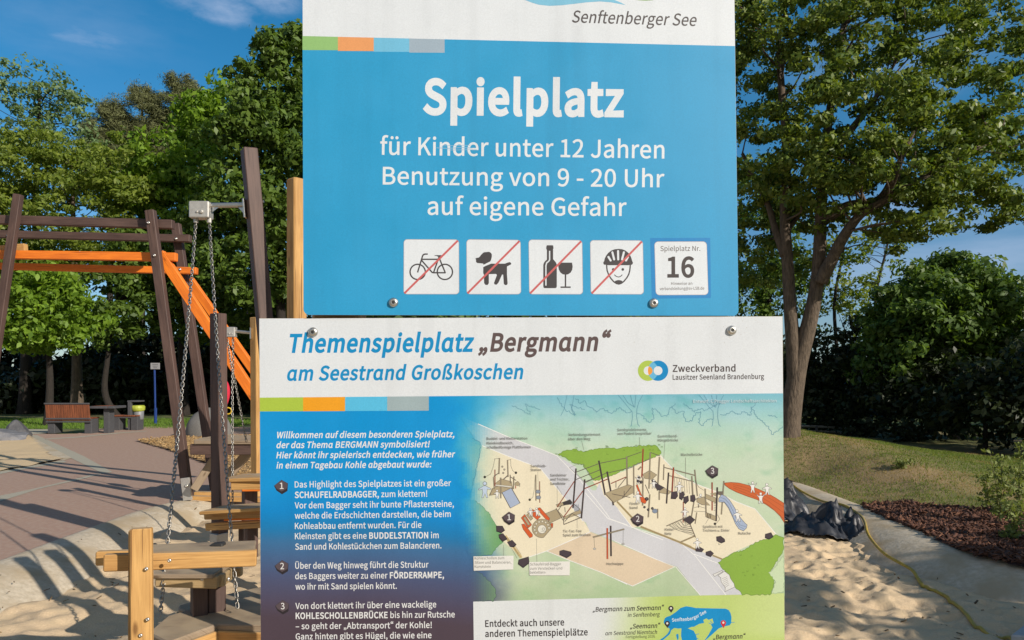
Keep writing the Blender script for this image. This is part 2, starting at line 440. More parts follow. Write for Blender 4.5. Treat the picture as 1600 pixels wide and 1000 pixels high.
GLYPHS = {
'A':'6- .60Y,z,u-J,u-u,u.D,u.f.%/+/2/K0>0l0>210>3Q0>3r/246.%4V,u5),u5U,u6(,u4l0Y3T4?2<8#1h8#198#0e8#/M4? 0w1G/l1G/|1|012T0B3-0f4E1,5V1K6s1M6s1O6s1Q6s1r5X274E2]3-2m2T2}1|311G2%1G',
'B':'6q .J0Y.J,u/Z,u0k,u1{,u4K,u63-|6301631a582U3w2m3w2o3w2r3w2t4{375T445T5>5T7:3{8#1e8#0[8#/R8#.J8#.J4? 0E3>/n3>/n4P/n5c/n6u0G6u0{6u1S6u3<6u416I415-413|3F3>1N3>0w3> 0N.$/n.$/n/H/n0m/n250N251.251i253e254l1X4l054l.c3a.$1i.$1..$',
'C':'6V /p,c2Z,c4(,c50-<6$.>5i.X5Q.t5:/44T.G3f-x2a-x0U-x/7/b/72O/75;0]6|2e6|3a6|4G6U4~5x59685P6T5h6p5-7U4(862d86/t86-j6&-j2K-j.p',
'D':'7A .J0Y.J,u/E,u0@,u1;,u4Z,u6J.|6J2O6J6&4Z8#158#0<8#/C8#.J8#.J4? 09.(/n.(/n0}/n3x/n6s096s0`6s1+6s3d6s4~5?4~2O4~/b3d.(1+.(0`.(',
'E':'5o .J0Y.J,u0[,u2m,u4~,u4~->4~-c4~.,3;.,1T.,/n.,/n/K/n0l/n2018202]204&204&2T4&2y4&3B2]3B183B/n3B/n4P/n5`/n6o1O6o316o4o6o4o774o7[4o8#2c8#0V8#.J8#.J4?',
'F':'5; .J0Y.J,u.u,u/C,u/n,u/n.V/n07/n1t191t2_1t4)1t4)2<4)2a4)3)2_3)193)/n3)/n4@/n5W/n6o1O6o316o4o6o4o774o7[4o8#2c8#0V8#.J8#.J4?',
'G':'7B /r,c2l,c4<,c5Q-967-}67/T671,672_4~2_3k2_2V2_2V2;2V1s2V1O3C1O401O4x1O4x0R4x/U4x.W4O.33e-x2x-x0U-x/7/b/72O/75;0a6|2w6|4$6|4h6Q5?5x5V685n6T6)6p5J7Q4I862s86/x86-j6&-j2K-j.p',
'H':'7x .J0Y.J,u.u,u/C,u/n,u/n.^/n0G/n201U203<205#205#0G5#.^5#,u5N,u5y,u6I,u6I0Y6I4?6I8#5y8#5N8#5#8#5#6L5#4v5#3C3<3C1U3C/n3C/n4v/n6L/n8#/C8#.u8#.J8#.J4?',
'I':'1B .J0Y.J,u.u,u/C,u/n,u/n0Y/n4?/n8#/C8#.u8#.J8#.J4?',
'J':'5# /*,c0O,c2_,c3U.83U013U2j3U5F3U8#3+8#2Z8#208#205K202r200>20.Z1U-x0C-x/U-x.x.>.J/4.,.y-i.c-J.M.*-?',
'K':'6b .J0Y.J,u.u,u/C,u/n,u/n.*/n/9/n0I0M131,1x1f2b2p0h3z.o5),u5X,u6-,u6],u5=/53z1P2Z3l3j554y6Z6,8#5V8#5&8#4Q8#2z611H4=/q2J/p2J/o2J/n2J/n4=/n61/n8#/C8#.u8#.J8#.J4?',
'L':'5/ .J0Y.J,u0R,u2Y,u4b,u4b->4b-c4b.,3).,1K.,/n.,/n1G/n4d/n8#/C8#.u8#.J8#.J4?',
'M':'96 .J0Y.J,u.q,u/;,u/b,u/b.z/b0~/b3(/b4#/Y5C/Q6A/R6A/T6A/V6A/r5O024^0M3l121r1r/y2V.$2s.$35.$3Q.$46/y4u1r5Y3l5u4^655O6P6A6Q6A6S6A6U6A6N5C6E4#6E3(6E0~6E.z6E,u6m,u79,u7a,u7a0Y7a4?7a8#7.8#6U8#5~8#5=6%4W4&3s2)3Z1?3F0R3,/g3*/g3(/g3&/g2i0R2R1?282)1S4&0n6%0-8#/U8#.}8#.J8#.J4?',
'N':'7q .J0Y.J,u.r,u/?,u/g,u/g.p/g0k/g2f/g3u/^5+/W66/Y66/[66/^660&5K0K4a0p3w241W3T/94t,u5D,u5p,u6A,u6A0Y6A4?6A8#5t8#5K8#4~8#4~6+4~414~284~1+5,/n54.e52.e50.e5-.e4e/N4@093w1#2V3B165a/q8#/E8#.v8#.J8#.J4?',
'O':'80 /f,c2R,c5?,c7;.x7;2O7;6(5?862R86/f86-j6(-j2O-j.x 4R-x2R-x0R-x/7/e/72O/75;0R6|2R6|4R6|5o5;5o2O5o/e',
'P':'6P .J0Y.J,u.u,u/C,u/n,u/n.E/n/q/n1@0J1@1&1@1_1@4,1@5h2G5h4h5h734+8#1Y8#0T8#/O8#.J8#.J4? 0E2M/n2M/n3x/n5G/n6s0C6s0t6s1I6s3E6s4C6E4C4h4C313J2M1N2M0w2M',
'Q':'80 4R-r2R-r0R-r/7/_/72O/75;0R6|2R6|4R6|5o5;5o2O5o/_ 3s*-5w*-6X*-73*77Q*D7I*e7A++78+K6z+C6V+<6)+<4s+<3p+j3B,i5b-37;/>7;2O7;6(5?862R86/f86-j6(-j2O-j/8/H-*1p,g2M+8',
'R':'6R 0K2f/n2f/n4-/n5P/n6s0K6s1)6s1b6s3J6s4F6C4F4u4F3K3J2f1b2f1)2f 3[.M4R,u5(,u5W,u6,,u52.R47003<1i4j2/5j315j4u5j76418#1u8#0g8#/X8#.J8#.J4?.J0Y.J,u.u,u/C,u/n,u/n.M/n0&/n1Z0O1Z111Z1n1Z2e0&',
'S':'5x /x,c1Q,c3n,c5<.,5</q5<1Q4<2;2}2n2M3(1y3<1I3Q0U3s/V4</V5E/V6C0F6|1^6|2a6|3O6X435y4I694_6T4u6p4/7^2{861^86/]86.06|.05;.03^/D2q0G2I0x241M1z1}1e3(1:3q0t3q/f3q._2}-x1R-x0D-x/9.N.M/?.4.}-u.`-[.B.W-B',
'T':'5| 0f060f,u15,u1a,u20,u2006203R206o3;6o4F6o5Q6o5Q775Q7[5Q8#2l8#0*8#-D8#-D7[-D77-D6o.O6o/Z6o0f6o0f3R',
'U':'7o 0,,c2D,c4],c6C-v6C1N6C3_6C5o6C8#5v8#5L8#5#8#5#5n5#3]5#1K5#.j3p-x2D-x0w-x/j.j/j1K/j3]/j5n/j8#/?8#.q8#.F8#.F5o.F3_.F1N.F-v',
'V':'5Z /<0Y0M,u0~,u1T,u2+,u3;0Y4J4?5Z8#508#4`8#448#3Y5~2~3~2G1}2$0b1h/]1@.@1?.@1=.@1;.@0q/]0V0b041}/X3~.}5~.F8#-u8#-G8#,v8#.,4?',
'W':':6 .q0Y/^,u05,u0h,u1?,u1r//2H1D2{3Y304N3C5<3R6/3T6/3V6/3X6/3i5<3x4N4/3Y4b1D5://5m,u6E,u6y,u7Q,u8<0Y9%4?9l8#9C8#8v8#8M8#8)5~7`3|7;1{7)0i6q/V6`.C6].C6Y.C6V.C6>/V6(0j5j1{5;3|4h5~488#3m8#3E8#2y8#2J5~1w3|1I1{100i0r/V0].C0Z.C0X.C0V.C0B/V0/0i/u1{/Q3|/.5~.f8#.:8#-j8#-=8#.*4?',
'X':'5X .9.m-1,u-_,u.0,u.^,u/3-u/c.u08/u0R0M0m1$1/1c101c121c141c1U1$1q0M20/u2c.u39-u3l,u4?,u4o,u5B,u4:.k320a2+2V3,4E4,655-8#4[8#4/8#3^8#317)2_6.21531t4_1a441D3T1C3T1A3T1?3T0y440e4_0J53/w6./I7).v8#.G8#-t8#-D8#.E67/F4J0G2^/@0f',
'Y':'4y 07.A07,u0b,u10,u1Z,u1Z.A1Z/i1Z152f3N3p5g4{8#4N8#3}8#3Q8#3%6{2U5w2+4s1f4(1C3;0{2J0y2J0w2J0u2J0Q3;034(/m4s/A5w.q6{.D8#-s8#-E8#,t8#-~5g/-3N071507/i',
'Z':'6& -_-3-_,u06,u2i,u5A,u5A->5A-c5A.,3B.,1D.,/F.,1B1.3>415:735:7L5:7f5:8#2u8#0T8#.48#.47[.477.46o/{6o1g6o3R6o1V3l/Z0j-_-g-_-M',
'a':'5J .m,c04,c15,c2/-82w-t2x-t2y-t2{-t2~-U3&-83+,u3M,u3p,u47,u47.X470<471{474#3F5B1D5B0%5B.t4h.04;.@3y.P3].a3?/@3h044410442O442p332p2-/B1e-k0n-k/%-k-U 1D-n0X-n/i-n//.4//////040)0r2p142p0I2p/`2p.u2%.4',
'b':'6; 11,c1w,c3l,c5P.@5P105P3b4B5B275B1>5B0F4o/]44/^4a/`52/b5`/b6i/b7r/b8{/78{.h8{.>8{.>4y.>0w.>,u.`,u/%,u/G,u/K-3/N-M/R-g/T-g/V-g/W-g0>-, 3(-r1b-r10-r0G.*/b.e/b02/b1Z/b3(0M3j14431r433K434(2{4(1/4(/,',
'c':'4] /C,c1S,c2R,c3M-,46-f3~.&3l.C3Y.a3+.72I-q1_-q00-q/-/-/-1#/-2u05431c432B432s3t3B3M3W3i3m4)4&4E3M4t2e5B1^5B/R5B-b3h-b1#-b.<',
'd':'6> /%,c1,,c2+,c2{-83Y-r3Z-r3]-r3^-r3b-T3e-73i,u40,u4R,u4u,u4u0w4u4y4u8{4J8{3|8{3Q8{3Q7v3Q6q3Q5l3S5A3U4q3X4F2q4|285B1;5B/F5B-c3a-c1#-c.; 21-r1G-r/{-r///%//1$//2u04431Q4324432n3x3Q3?3Q1r3Q0J3Q.}2n.8',
'e':'5> /J,c1],c2f,c3Z-)4@-S42-p3~.13p.M37.(2X-m1j-m07-m/0.x/(0b0u0b2h0b4Y0b4]0u4_134_1N4_3n3N5B1D5B/O5B-b3b-b1#-b.> 0Q1a/%1a/53?08481G482b483K3B3K1a1|1a',
'f':'1n -G4C-G4#-j4#.04#.R4#.R1^.R/;.R,u.|,u/K,u/u,u/u/;/u1^/u4#0N4#1)4#1^4#1^4E1^4h1^5/1)5/0N5//u5//u5V/u5~/u6J/u7P0<8(1)8(1C8(1b7|1}7o2+84258T2>8u1w9(1J920w92/<92.R8..R6K.R6#.R5V.R5/.05--j5*-G5(-G4d',
'g':'5K /))-1))-3Z)-58*J58+z58-@4;-v2D-v1o-v1=-v0h-v/^-v/?.>/?.m/?/;/S/S/p/l05/Z0_/Q1(/Q2h/Q4)0Z4)2D4)3+3l3b3G4)3{4)4R4)5+4)5+4I5+4j5+5/4/5/335/275/1x5:1R5B1(5B/G5B-|46-|2G-|1I.Q0Z/(04/(02/(00/(0/.Z/n.0/<.0.Y.0-y.M-Q.t-9.t-7.t-5.t-3.-,c-a,$-a+?-a)u 2#0K1(0K0-0K/?15/?2G/?3Z0,4@1(4@2%4@2m3Z2m2G2m15 2q*)1;*)/i*).t*[.t+P.t+|//,N/e,u0*,m0N,j0j,j1:,j1f,j25,j3>,j3s,Q3s+f3s*t',
'h':'6, .>0w.>,u.h,u/7,u/b,u/b.t/b0s/b2s0Q3d1+4/1x4/3$4/3O3N3O1x3O0:3O.W3O,u3z,u4H,u4s,u4s.]4s0E4s2-4s464+5B2C5B185B0F4e/]3{/^4S/`5,/b5`/b6i/b7r/b8{/78{.h8{.>8{.>4y',
'i':'1) .>/^.>,u.h,u/7,u/b,u/b/^/b2F/b5//75/.h5/.>5/.>2F .K6o.}6o/S6o/v74/v7h/v8=/S8^.}8^.K8^.*8=.*7h.*74',
'j':'1) ,y)8-J)8/))8/b*</b+z/b/$/b2*/b5//85/.i5/.?5/.?2*.?/$.?+z.?*z.-*A-=*A-#*A,e*H,Q*O,H*0,@)k,8)K,R)@ .K6o.}6o/R6o/v74/v7h/v8=/R8^.}8^.K8^.)8=.)7h.)74',
'k':'5; .>0w.>,u.g,u/5,u/_,u/_-[/_.B/_/)03/`0b0;150r2#/T2m.73Z,u4-,u4Z,u5-,u4*.S3&032#1m2w2w3o4$4h5/485/3e5/365/2&3b0s29/e0l/c0l/a0l/_0l/_3R/_69/_8{/58{.g8{.>8{.>4y',
'l':'15 .e,c/g,c0/,c0C,i0U,n0O-30I-S0C-t05-q00-q0)-q/q-q/b.$/b.K/b1z/b5L/b8{/78{.h8{.>8{.>5O.>2#.>.S.>-D',
'm':':x .>/^.>,u.h,u/7,u/b,u/b.t/b0s/b2s0J3e1/4/1h4/2l4/3<3N3<1x3<0:3<.W3<,u3g,u45,u4_,u4_.t4_0s4_2s5J3e6,4/6f4/7k4/8;3N8;1x8;0:8;.W8;,u8f,u94,u9^,u9^.]9^0E9^2-9^468p5B725B605B5>4b4J3i4,4f3J5B215B135B0@4e/Y3x/X3x/W3x/V3x/R4A/N4f/J5//(5/.a5/.>5/.>2F',
'n':'60 .>/^.>,u.h,u/7,u/b,u/b.t/b0s/b2s0Q3d1+4/1x4/3$4/3O3N3O1x3O0:3O.W3O,u3z,u4H,u4s,u4s.]4s0E4s2-4s464+5B2C5B185B0D4e/Y3x/X3x/W3x/V3x/R4A/N4f/J5//(5/.a5/.>5/.>2F',
'o':'6+ /N,c1O,c3Q,c5>.<5>1#5>3h3Q5B1O5B/N5B-b3h-b1#-b.< 2w-q1O-q0)-q/-/-/-1#/-2u0)431O432w433t2u3t1#3t/-',
'p':'6> .>-A.>)J.h)J/7)J/b)J/b*C/b+=/b,7/a,c/_-3/^-_0F-%13,c1w,c3l,c5P.@5P105P3b4B5B275B1;5B0B4l/Y43/X43/W43/V43/R4O/N4m/J5//(5/.a5/.>5/.>18 3(-r1b-r10-r0I.*/b.e/b02/b1Z/b3(0N3j14431r433K434(2{4(1/4(/,',
'q':'6> 3Q*G3Q)J3|)J4J)J4u)J4u-A4u184u5/4S5/425/3l5/3h4s3d4Z3_4C3_4C3^4C3]4C2u4~285B1;5B/F5B-c3a-c1#-c.;/%,c1,,c2(,c2w-53X-q3U-C3S,q3Q,C3Q+E 21-r1G-r/{-r///%//1$//2u04431Q4324432n3x3Q3?3Q1r3Q0J3Q.}2n.8',
'r':'2j .>/^.>,u.h,u/7,u/b,u/b.`/b0I/b24083X1)4,1h4,2,4,2<4(2U3{2^4D2e4i2m522U5>2>5B1x5B1$5B034a/Y3]/X3]/W3]/V3]/R4//N4]/J5//(5/.a5/.>5/.>2F',
's':'3} /<,c0K,c2F,c3J-m3J/03J0c2/140x1^0#1}/12>/13)/13e/^4;0b4;1I4;1}3y2U3T2j3n2~4-374G2Y4w1b5B0a5B.r5B-p4?-p3#-p1Y/*1(080]100>2-/u2-/)2-.C1X-j0O-j/Q-j.j.3.(.i-o.L-Z.0-F-p.1-4',
't':'2Z //,c0r,c1F,c1x,q2G-#2?-C27-c2/.(1q-x1O-n14-n08-n/v.G/v/G/v0x/v2N/v4#0`4#1H4#214#214E214h215/1H5/0`5//v5//v5u/v6a/v7L/S7L/07L.i7L.d6a.`5u.Z5/.35--g5*-?5(-?4d-?4C-?4#-e4#./4#.S4#.S2O.S0{.S/K.S-k',
'u':'6, .{,c0c,c1n,c2^-=3I.43J.43K.43M.43P-h3S-A3V,u3z,u4A,u4e,u4e/^4e2F4e5/4;5/3l5/3B5/3B343B193B/>2U.@1{-u1--u0$-u/V.U/V0*/V1i/V3K/V5//,5/.]5/.35/.33F.31_.3/v.3-m',
'v':'4l /*/^0),u0Z,u10,u1b,u2_/^3]2F4Y5/405/3b5/385/2d3V252#1a0K1J/^11.m0w.$0t.$0r.$0p.$0Y.m0B/^0*0K/V2#/(3V.S5/.(5/-W5/-,5/.+2F',
'w':'9( .o/^/Y,u0/,u0`,u15,u1X.D1|/p2D1?2X2,2h2s2x3d2z3d2}3d3#3d362s3C2-3V1B3{/q4C.E4h,u5?,u5s,u6J,u73/^7w2F8`5/875/7j5/7A5/6x3T6S1z6/0D5y/W5l.p5].*5Z.*5W.*5U.*5C.p53/W4|0D4T1z4.3T3b5/395/2k5/2B5/1v3T1N1z1(0D0q/W0a.p0Q.*0N.*0L.*0J.*0;.p0-/W/y0D/S1z//3T.e5/.95/-j5/-?5/.*2F',
'x':'4K .%.A-.,u-Z,u.,,u.W,u.z-T/@.4/b.n/|/@08/n0R0>0T0>0W0>0Y0>0w/n17/@1O.n1u.42>-T2d,u36,u3d,u47,u3@.=2H/`1Q1(2B2H333i4#5/3S5/3&5/2V5/284S1t3x1U3@1>2q1)2I0n1y0l1y0j1y0h1y0N2I042q/y3@/W3x/64S.p5/.B5/-p5/-B5/.33n/#2P/p14.x/h',
'y':'4l .()C.J)C0))C0x*Y1Q,52T/33V214Y5/415/3c5/3:5/2h3Z2:2+1i0V1U/n1?.}1,.81*.81&.81$.80f/#0M/p050V/^2+/+3Z.S5/.(5/-W5/-,5/.52E/>/]0G,t0B,a0<,M07,;/r+9/>*O.D*O.0*O-u*V-f*[-^*:-U)t-L)R-e)H',
'z':'4, -J-0-J,u/Q,u1X,u3_,u3_-<3_-^3_.$22.$0`.$/3.$0[002*2;3R4F3R4]3R4t3R5/1^5//j5/-u5/-u4h-u4E-u4#/44#0N4#1i4#0@1t.s/i-J-^-J-G',
'ä':'5J .m,c04,c15,c2/-82w-t2x-t2y-t2{-t2~-U3&-83+,u3M,u3p,u47,u47.X470<471{474#3F5B1D5B0%5B.t4h.04;.@3y.P3].a3?/@3h044410442O442p332p2-/B1e-k0n-k/%-k-U 1D-n0X-n/i-n//.4//////040)0r2p142p0I2p/`2p.u2%.4 /?6q/l6q0<6q0^770^7b0^820<8R/l8R/?8R.{82.{7b.{77 2V6q3(6q3T6q3u773u7b3u823T8R3(8R2V8R2582257b2577',
'ö':'6+ /N,c1O,c3Q,c5>.<5>1#5>3h3Q5B1O5B/N5B-b3h-b1#-b.< 2w-q1O-q0)-q/-/-/-1#/-2u0)431O432w433t2u3t1#3t/- /D6q/r6q0B6q0c770c7b0c820B8R/r8R/D8R/%82/%7b/%77 2]6q3-6q3Y6q3y773y7b3y823Y8R3-8R2]8R2<822<7b2<77',
'ü':'6, .{,c0c,c1n,c2^-=3I.43J.43K.43M.43P-h3S-A3V,u3z,u4A,u4e,u4e/^4e2F4e5/4;5/3l5/3B5/3B343B193B/>2U.@1{-u1--u0$-u/V.U/V0*/V1i/V3K/V5//,5/.]5/.35/.33F.31_.3/v.3-m /F6q/q6q0B6q0c770c7b0c820B8R/q8R/F8R/$82/$7b/$77 2^6q3-6q3Y6q3{773{7b3{823Y8R3-8R2^8R2<822<7b2<77',
'Ä':'6- /<9$/f9$079$0X9C0X9q0X:A07:a/f:a/<:a.x:A.x9q.x9C 2h9$389$3d9$4(9C4(9q4(:A3d:a38:a2h:a2G:A2G9q2G9C .60Y,z,u-J,u-u,u.D,u.f.%/+/2/K0>0l0>210>3Q0>3r/246.%4V,u5),u5U,u6(,u4l0Y3T4?2<8#1h8#198#0e8#/M4? 0w1G/l1G/|1|012T0B3-0f4E1,5V1K6s1M6s1O6s1Q6s1r5X274E2]3-2m2T2}1|311G2%1G',
'Ö':'80 /f,c2R,c5?,c7;.x7;2O7;6(5?862R86/f86-j6(-j2O-j.x 4R-x2R-x0R-x/7/e/72O/75;0R6|2R6|4R6|5o5;5o2O5o/e 0?9$0j9$1;9$1Z9C1Z9q1Z:A1;:a0j:a0?:a/{:A/{9q/{9C 3j9$4;9$4h9$5+9C5+9q5+:A4h:a4;:a3j:a3J:A3J9q3J9C',
'Ü':'7o 0,,c2D,c4],c6C-v6C1N6C3_6C5o6C8#5v8#5L8#5#8#5#5n5#3]5#1K5#.j3p-x2D-x0w-x/j.j/j1K/j3]/j5n/j8#/?8#.q8#.F8#.F5o.F3_.F1N.F-v 009$0Z9$1,9$1K9C1K9q1K:A1,:a0Z:a00:a/l:A/l9q/l9C 3Z9$4,9$4V9$4w9C4w9q4w:A4V:a4,:a3Z:a3;:A3;9q3;9C',
'ß':'6^ 2R,c3M,c5-,c62-k62/5621{2m1X2m382m4G4C4{4C6`4C8#3E9/1Y9//O9/.>7h.>5].>2e.>/m.>,u.g,u/5,u/_,u/_/e/_2T/_5E/_7/0F8#1X8#2Q8#3#7F3#6R3#5,1Q4Y1Q3+1Q0c4q1-4q/04q.H4C-j3G-j2j-j27.#1Z.Q1J.41:-q1)-S1h-#',
'0':'5? .},c1-,c37,c4V.Z4V2O4V6B37861-86.}86-_6B-_2O-_.Z 2D-n1--n/q-n.}/8.}2O.}5f/q7.1-7.2D7.385f382O38/8',
'1':'5? .8-=.8,u0;,u2>,u4@,u4@-=4@-`4@.(3X.(2p.(2,.(2,1D2,4b2,8#1g8#1F8#1%8#0J7`/e7G.f77.f6x.f6].f6B/G6B0(6B0e6B0e3W0e0m0e.(/t.(/).(.8.(.8-`',
'2':'5? -V-3-V,u/u,u27,u4U,u4U->4U-c4U.,3S.,2P.,1N.,0w.,08.%/_-}2;0M4$2e4$4y4$6w2i860j86/D86.G7V-Q6X-j6@.&6(.?5l.x6T/c7+0Z7+1}7+2_622_4t2_2|1(0i-V-e-V-K',
'3':'5? /1,c0t,c2s,c4M-t4M/r4M1G3I2D2-2b2-2d2-2g2-2i3>334+4+4+5J4+742e860p86/V86.W7^-g6t-~6Y.96>.O6#//6^/u7+0l7+1{7+2a6F2a5A2a4/1u36/Y36/Y2q/Y2P/Y2023203(1;3(/v3(.^2/-q0l-q/S-q.c.M.(//-m.o-W.S-B.8.)-J',
'4':'5? 2(-w2(,u2O,u2w,u3C,u3C-w3C.y3C/{3q/{4B/{4p/{4p0A4p0c4p1)4B1)3q1)3C1)3C3E3C5c3C8#2p8#2A8#1n8#0=5].g3:-50r-50V-50;-5/{.n/{0J/{2(/{2(.y 2(252(1)0w1)/j1).^1)/O2A0A3Y134q1O5G1l5{2)6P2+6P2-6P2/6P2,5x2(5$2(4N2(3B',
'5':'5? //,c0r,c2f,c4Q.*4Q0Q4Q2{2}4(114(0O4(/}3t/O3Z/X4b/b5h/j6o136o2V6o3{6o3{773{7[3{8#228#0D8#.V8#.K6<.@4U.52n.L2`.c2Q.y2C/W2j0(3#0l3#243#3,2)3,0N3,.q2(-q0f-q/K-q.].K.#/*-j.j-T.N-?.3.)-J',
'6':'5? /B,c1M,c34,c4_.14_0?4_2^3K3l1V3l0c3l/f3>/(2M/-5u0D7)1w7)2X7)3:6f3a673x6P456k4M7)3p7f3#861q86/c86-g6U-g25-g.S /8/(/*1C/m2F0_2i1B2i2b2i3B1m3B0?3B.l2R-k1M-k0)-k',
'7':'5? 0,1-/u,u0E,u0r,u1B,u1R1:1}3p4Y734Y7L4Y7f4Y8#2<8#/{8#-^8#-^7[-^77-^6o/K6o196o3&6o0q3l',
'8':'5? /*,c10,c37,c4Z-z4Z/V4Z1,3e1x2h2O2h2R2h2T2h2V3G3+474+475:476{3)831383/K83./7&./5C./44.n3C/]2l/]2j/]2h/]2f.Z24-Y10-Y/_-Y-y 2^3Y1u2x0X3K/F4&/F5C/F6J0/7011702B703&6<3&533&4C 2K-f11-f/n-f.n.Y.n/j.n0p/M1e0C2>1x1_3>1-3>/Z3>.Q',
'9':'5? /9,c0M,c2T,c4O.J4O2x4O6M2t860h86/$86-V6i-V4Y-V2?.j1-0]1-1U1-2Q1^342M3+/$1p-q0I-q/b-q/$.3.S.c.=.H.%./-j-p.G-4 3$5w333]2J2V1Y200q20/S20.r3-.r4Y.r6//b7/0i7/237/',
'.':'1- .K,c/#,c/U,c0#-.0#-g0#.F/U.m/#.m.K.m.#.F.#-g.#-.',
',':'1- -w*=.%*$/G*Y0:+f0:-40:.5/m.m/*.m.R.m.%.K.%-p.%-8.Q,r/(,r/-,s/2,s/7,t/5+|.^+9-c*o-m*V',
':':'1- .K2m/#2m/U2m0#380#3s0#4O/U4x/#4x.K4x.#4O.#3s.#38 .K,c/#,c/U,c0#-.0#-g0#.F/U.m/#.m.K.m.#.F.#-g.#-.',
'!':'1l .l2F.r0:/40:/Q0:/n0:/t2F/y4S0#6a0$750$7f0%8:/W8:/-8:.^8:._7f.`75.a6a.g4S .l,c/B,c/u,c0B-.0B-g0B.F/u.m/B.m.l.m.B.F.B-g.B-.',
'-':'21 -Y0{-Y0Z.t0Z040Z1N0Z1N0{1N1@1N1a041a.t1a-Y1a-Y1@',
'–':'5$ -Y0~-Y0b/p0b2+0b4@0b4@0~4@1?4@1]2+1]/p1]-Y1]-Y1?',
'„':'4+ .7*`.C*K/R+.01,,01-K01.H/i.{/,.{.V.{.5.].5.%.5-O.]-4/,-4/0-4/4-5/8-5/7,8.l+_-z+,.+*s 15*`1@*K2O+.3/,,3/-K3/.H2f.{2).{1U.{13.]13.%13-O1Y-42)-42.-422-527-525,81j+_0x+,1)*s',
'@':';9 0G*<3d*<4t*<5y*U6x+06m+H6a+b6U+z5m+R4q+53m+50x+5.i-*.i0F.i4B1b6w4d6w7k6w9H4w9H239H/}84.a7..a64.a5q/@640a6H1l6]2x6q4(6U4(6:4(5y4(5t3n5n3X5h3C5g3C5f3C5e3C5G3w4y444E442F441,2(1,0;1,.e1}-q30-q3u-q4_.D56/$57/$58/$5:/$5C.16)-f6~-f8R-f:E/<:E28:E5V877p4o7p1%7p-g4s-g0B-g,F 3t.m3I.m2f.m27/9270B271]3(374E374p37503&5M2Q5?1Z510e4~/n4G/-',
'“':'<( 7h8h8V928M9C8C9T8:9g7=9>6C8:6C6u6C6)6u5M7U5M885M8X5|8X6K8X6~867I7^7I7N7I7?7E777>777{ :`8h;N92;E9C;;9T;29g:49>9;8:9;6u9;6)9m5M:M5M;05M;P5|;P6K;P6~;.7I:T7I:E7I:77E:/7>:/7{',
'ɑ':'6E /%,c1,,c2/,c3#-;3]-u3^-u3_-u3a-u3m-$4:,c4|,c5>,c5R,i5e,n5`-35Y-S5T-t5F-q5B-q5;-q5(-q4u.$4u.K4u0a4u2u4u5/4S5/415/3j5/3g4r3c4Y3_4@3_4@3^4@3]4@2u4~275B1>5B/F5B-c3a-c1#-c.; 21-r1G-r/{-r///%//1$//2u04431Q4324432n3x3Q3?3Q1r3Q0J3Q.}2n.8',
'ɡ':'6> 07)21;)23X)24u*K4u,S4u/G4u2;4u5/4R5/405/3i5/3e4s3a4[3]4E3Z4E3Y4E3X4E2u4~275B1>5B/G5B-c3d-c1/-c.S/%,|1,,|2),|2w-N3T.,3S-W3R-(3Q,S3O+22i*<1;*<0M*</Z*P.m+%.]*e.M*G.>**/3)O 21./1G.//{.////>//1///2x03431Q4324432n3x3Q3?3Q1{3Q0Z3Q/;2n.Q',
'ƒ':'5? .r3*.r2h/D2h/q2h0C2h071Q0*0;/y/$/i-?/C,F.>,F-},F-f,K-L,U-E,6-=+r-5+R-N+D-v+9.J+90?+90},a18.e1E0)1S1H1a2h2I2h322h3w2h3w3,3w3L3w3m363m2P3m1l3m1o421s4R1w4s2(6&2K7)3M7)3t7)436z4I6q4R764[7U4e7u4G8(3u863F861Y860n7#0V4i0S4K0P4/0M3m0@3m033m0%3m/^3k/:3i.r3f.r3H',
'/':'2p .W/,-)*4-G*4-g*4.**4/X/,1,4$2Z8x2<8x1y8x1Z8x0,4$',
' ':'0>',
}
GA="".join(chr(c) for c in range(35,127) if c not in (92,39,34))
# ------------------------------------------------------------------ ground
RNG = np.random.default_rng(7)


def vnoise(x, y, seed=0):
    """Smooth value noise on arrays, about -1..1."""
    def h(i, j):
        t = np.sin(i * 127.1 + j * 311.7 + seed * 74.7) * 43758.5453
        return t - np.floor(t)
    i, j = np.floor(x), np.floor(y); u, v = x - i, y - j
    u = u * u * (3 - 2 * u); v = v * v * (3 - 2 * v)
    a = h(i, j) * (1 - u) + h(i + 1, j) * u; b = h(i, j + 1) * (1 - u) + h(i + 1, j + 1) * u
    return (a * (1 - v) + b * v) * 2 - 1


def fbm(x, y, seed=0, n=4):
    s = 0; a = 1
    for k in range(n):
        s = s + a * vnoise(x * 2 ** k, y * 2 ** k, seed + k * 3.1); a *= .5
    return s


def sstep(a, b, x):
    t = np.clip((x - a) / (b - a), 0, 1)
    return t * t * (3 - 2 * t)


PIT = [(-4.45, -6), (-4.45, 6.67), (-4.47, 8.4), (-4.50, 9.35), (-4.40, 10.0), (-4.05, 10.5), (-3.5, 10.8), (-1.5, 11.1), (1.5, 11.6), (4.0, 12.1),
       (4.27, 11.9), (4.26, 9.9), (4.25, 8.77), (4.20, 7.65), (4.19, 6.93), (4.38, 6.6), (4.9, 6.3), (5.6, 5.6), (5.9, 4), (5.9, -6)]


def pit_dist(x, y):
    """Distance inside the sand pit's outline (negative outside)."""
    d = np.full(x.shape, 1e9); inside = np.zeros(x.shape, bool)
    n = len(PIT)
    for k in range(n):
        (x0, y0), (x1, y1) = PIT[k], PIT[(k + 1) % n]
        dx, dy = x1 - x0, y1 - y0
        t = np.clip(((x - x0) * dx + (y - y0) * dy) / (dx * dx + dy * dy), 0, 1)
        d = np.minimum(d, np.hypot(x - x0 - t * dx, y - y0 - t * dy))
        c = ((y0 > y) != (y1 > y)) & (x < (x1 - x0) * (y - y0) / (y1 - y0 + 1e-12) + x0)
        inside ^= c
    return np.where(inside, d, -d)


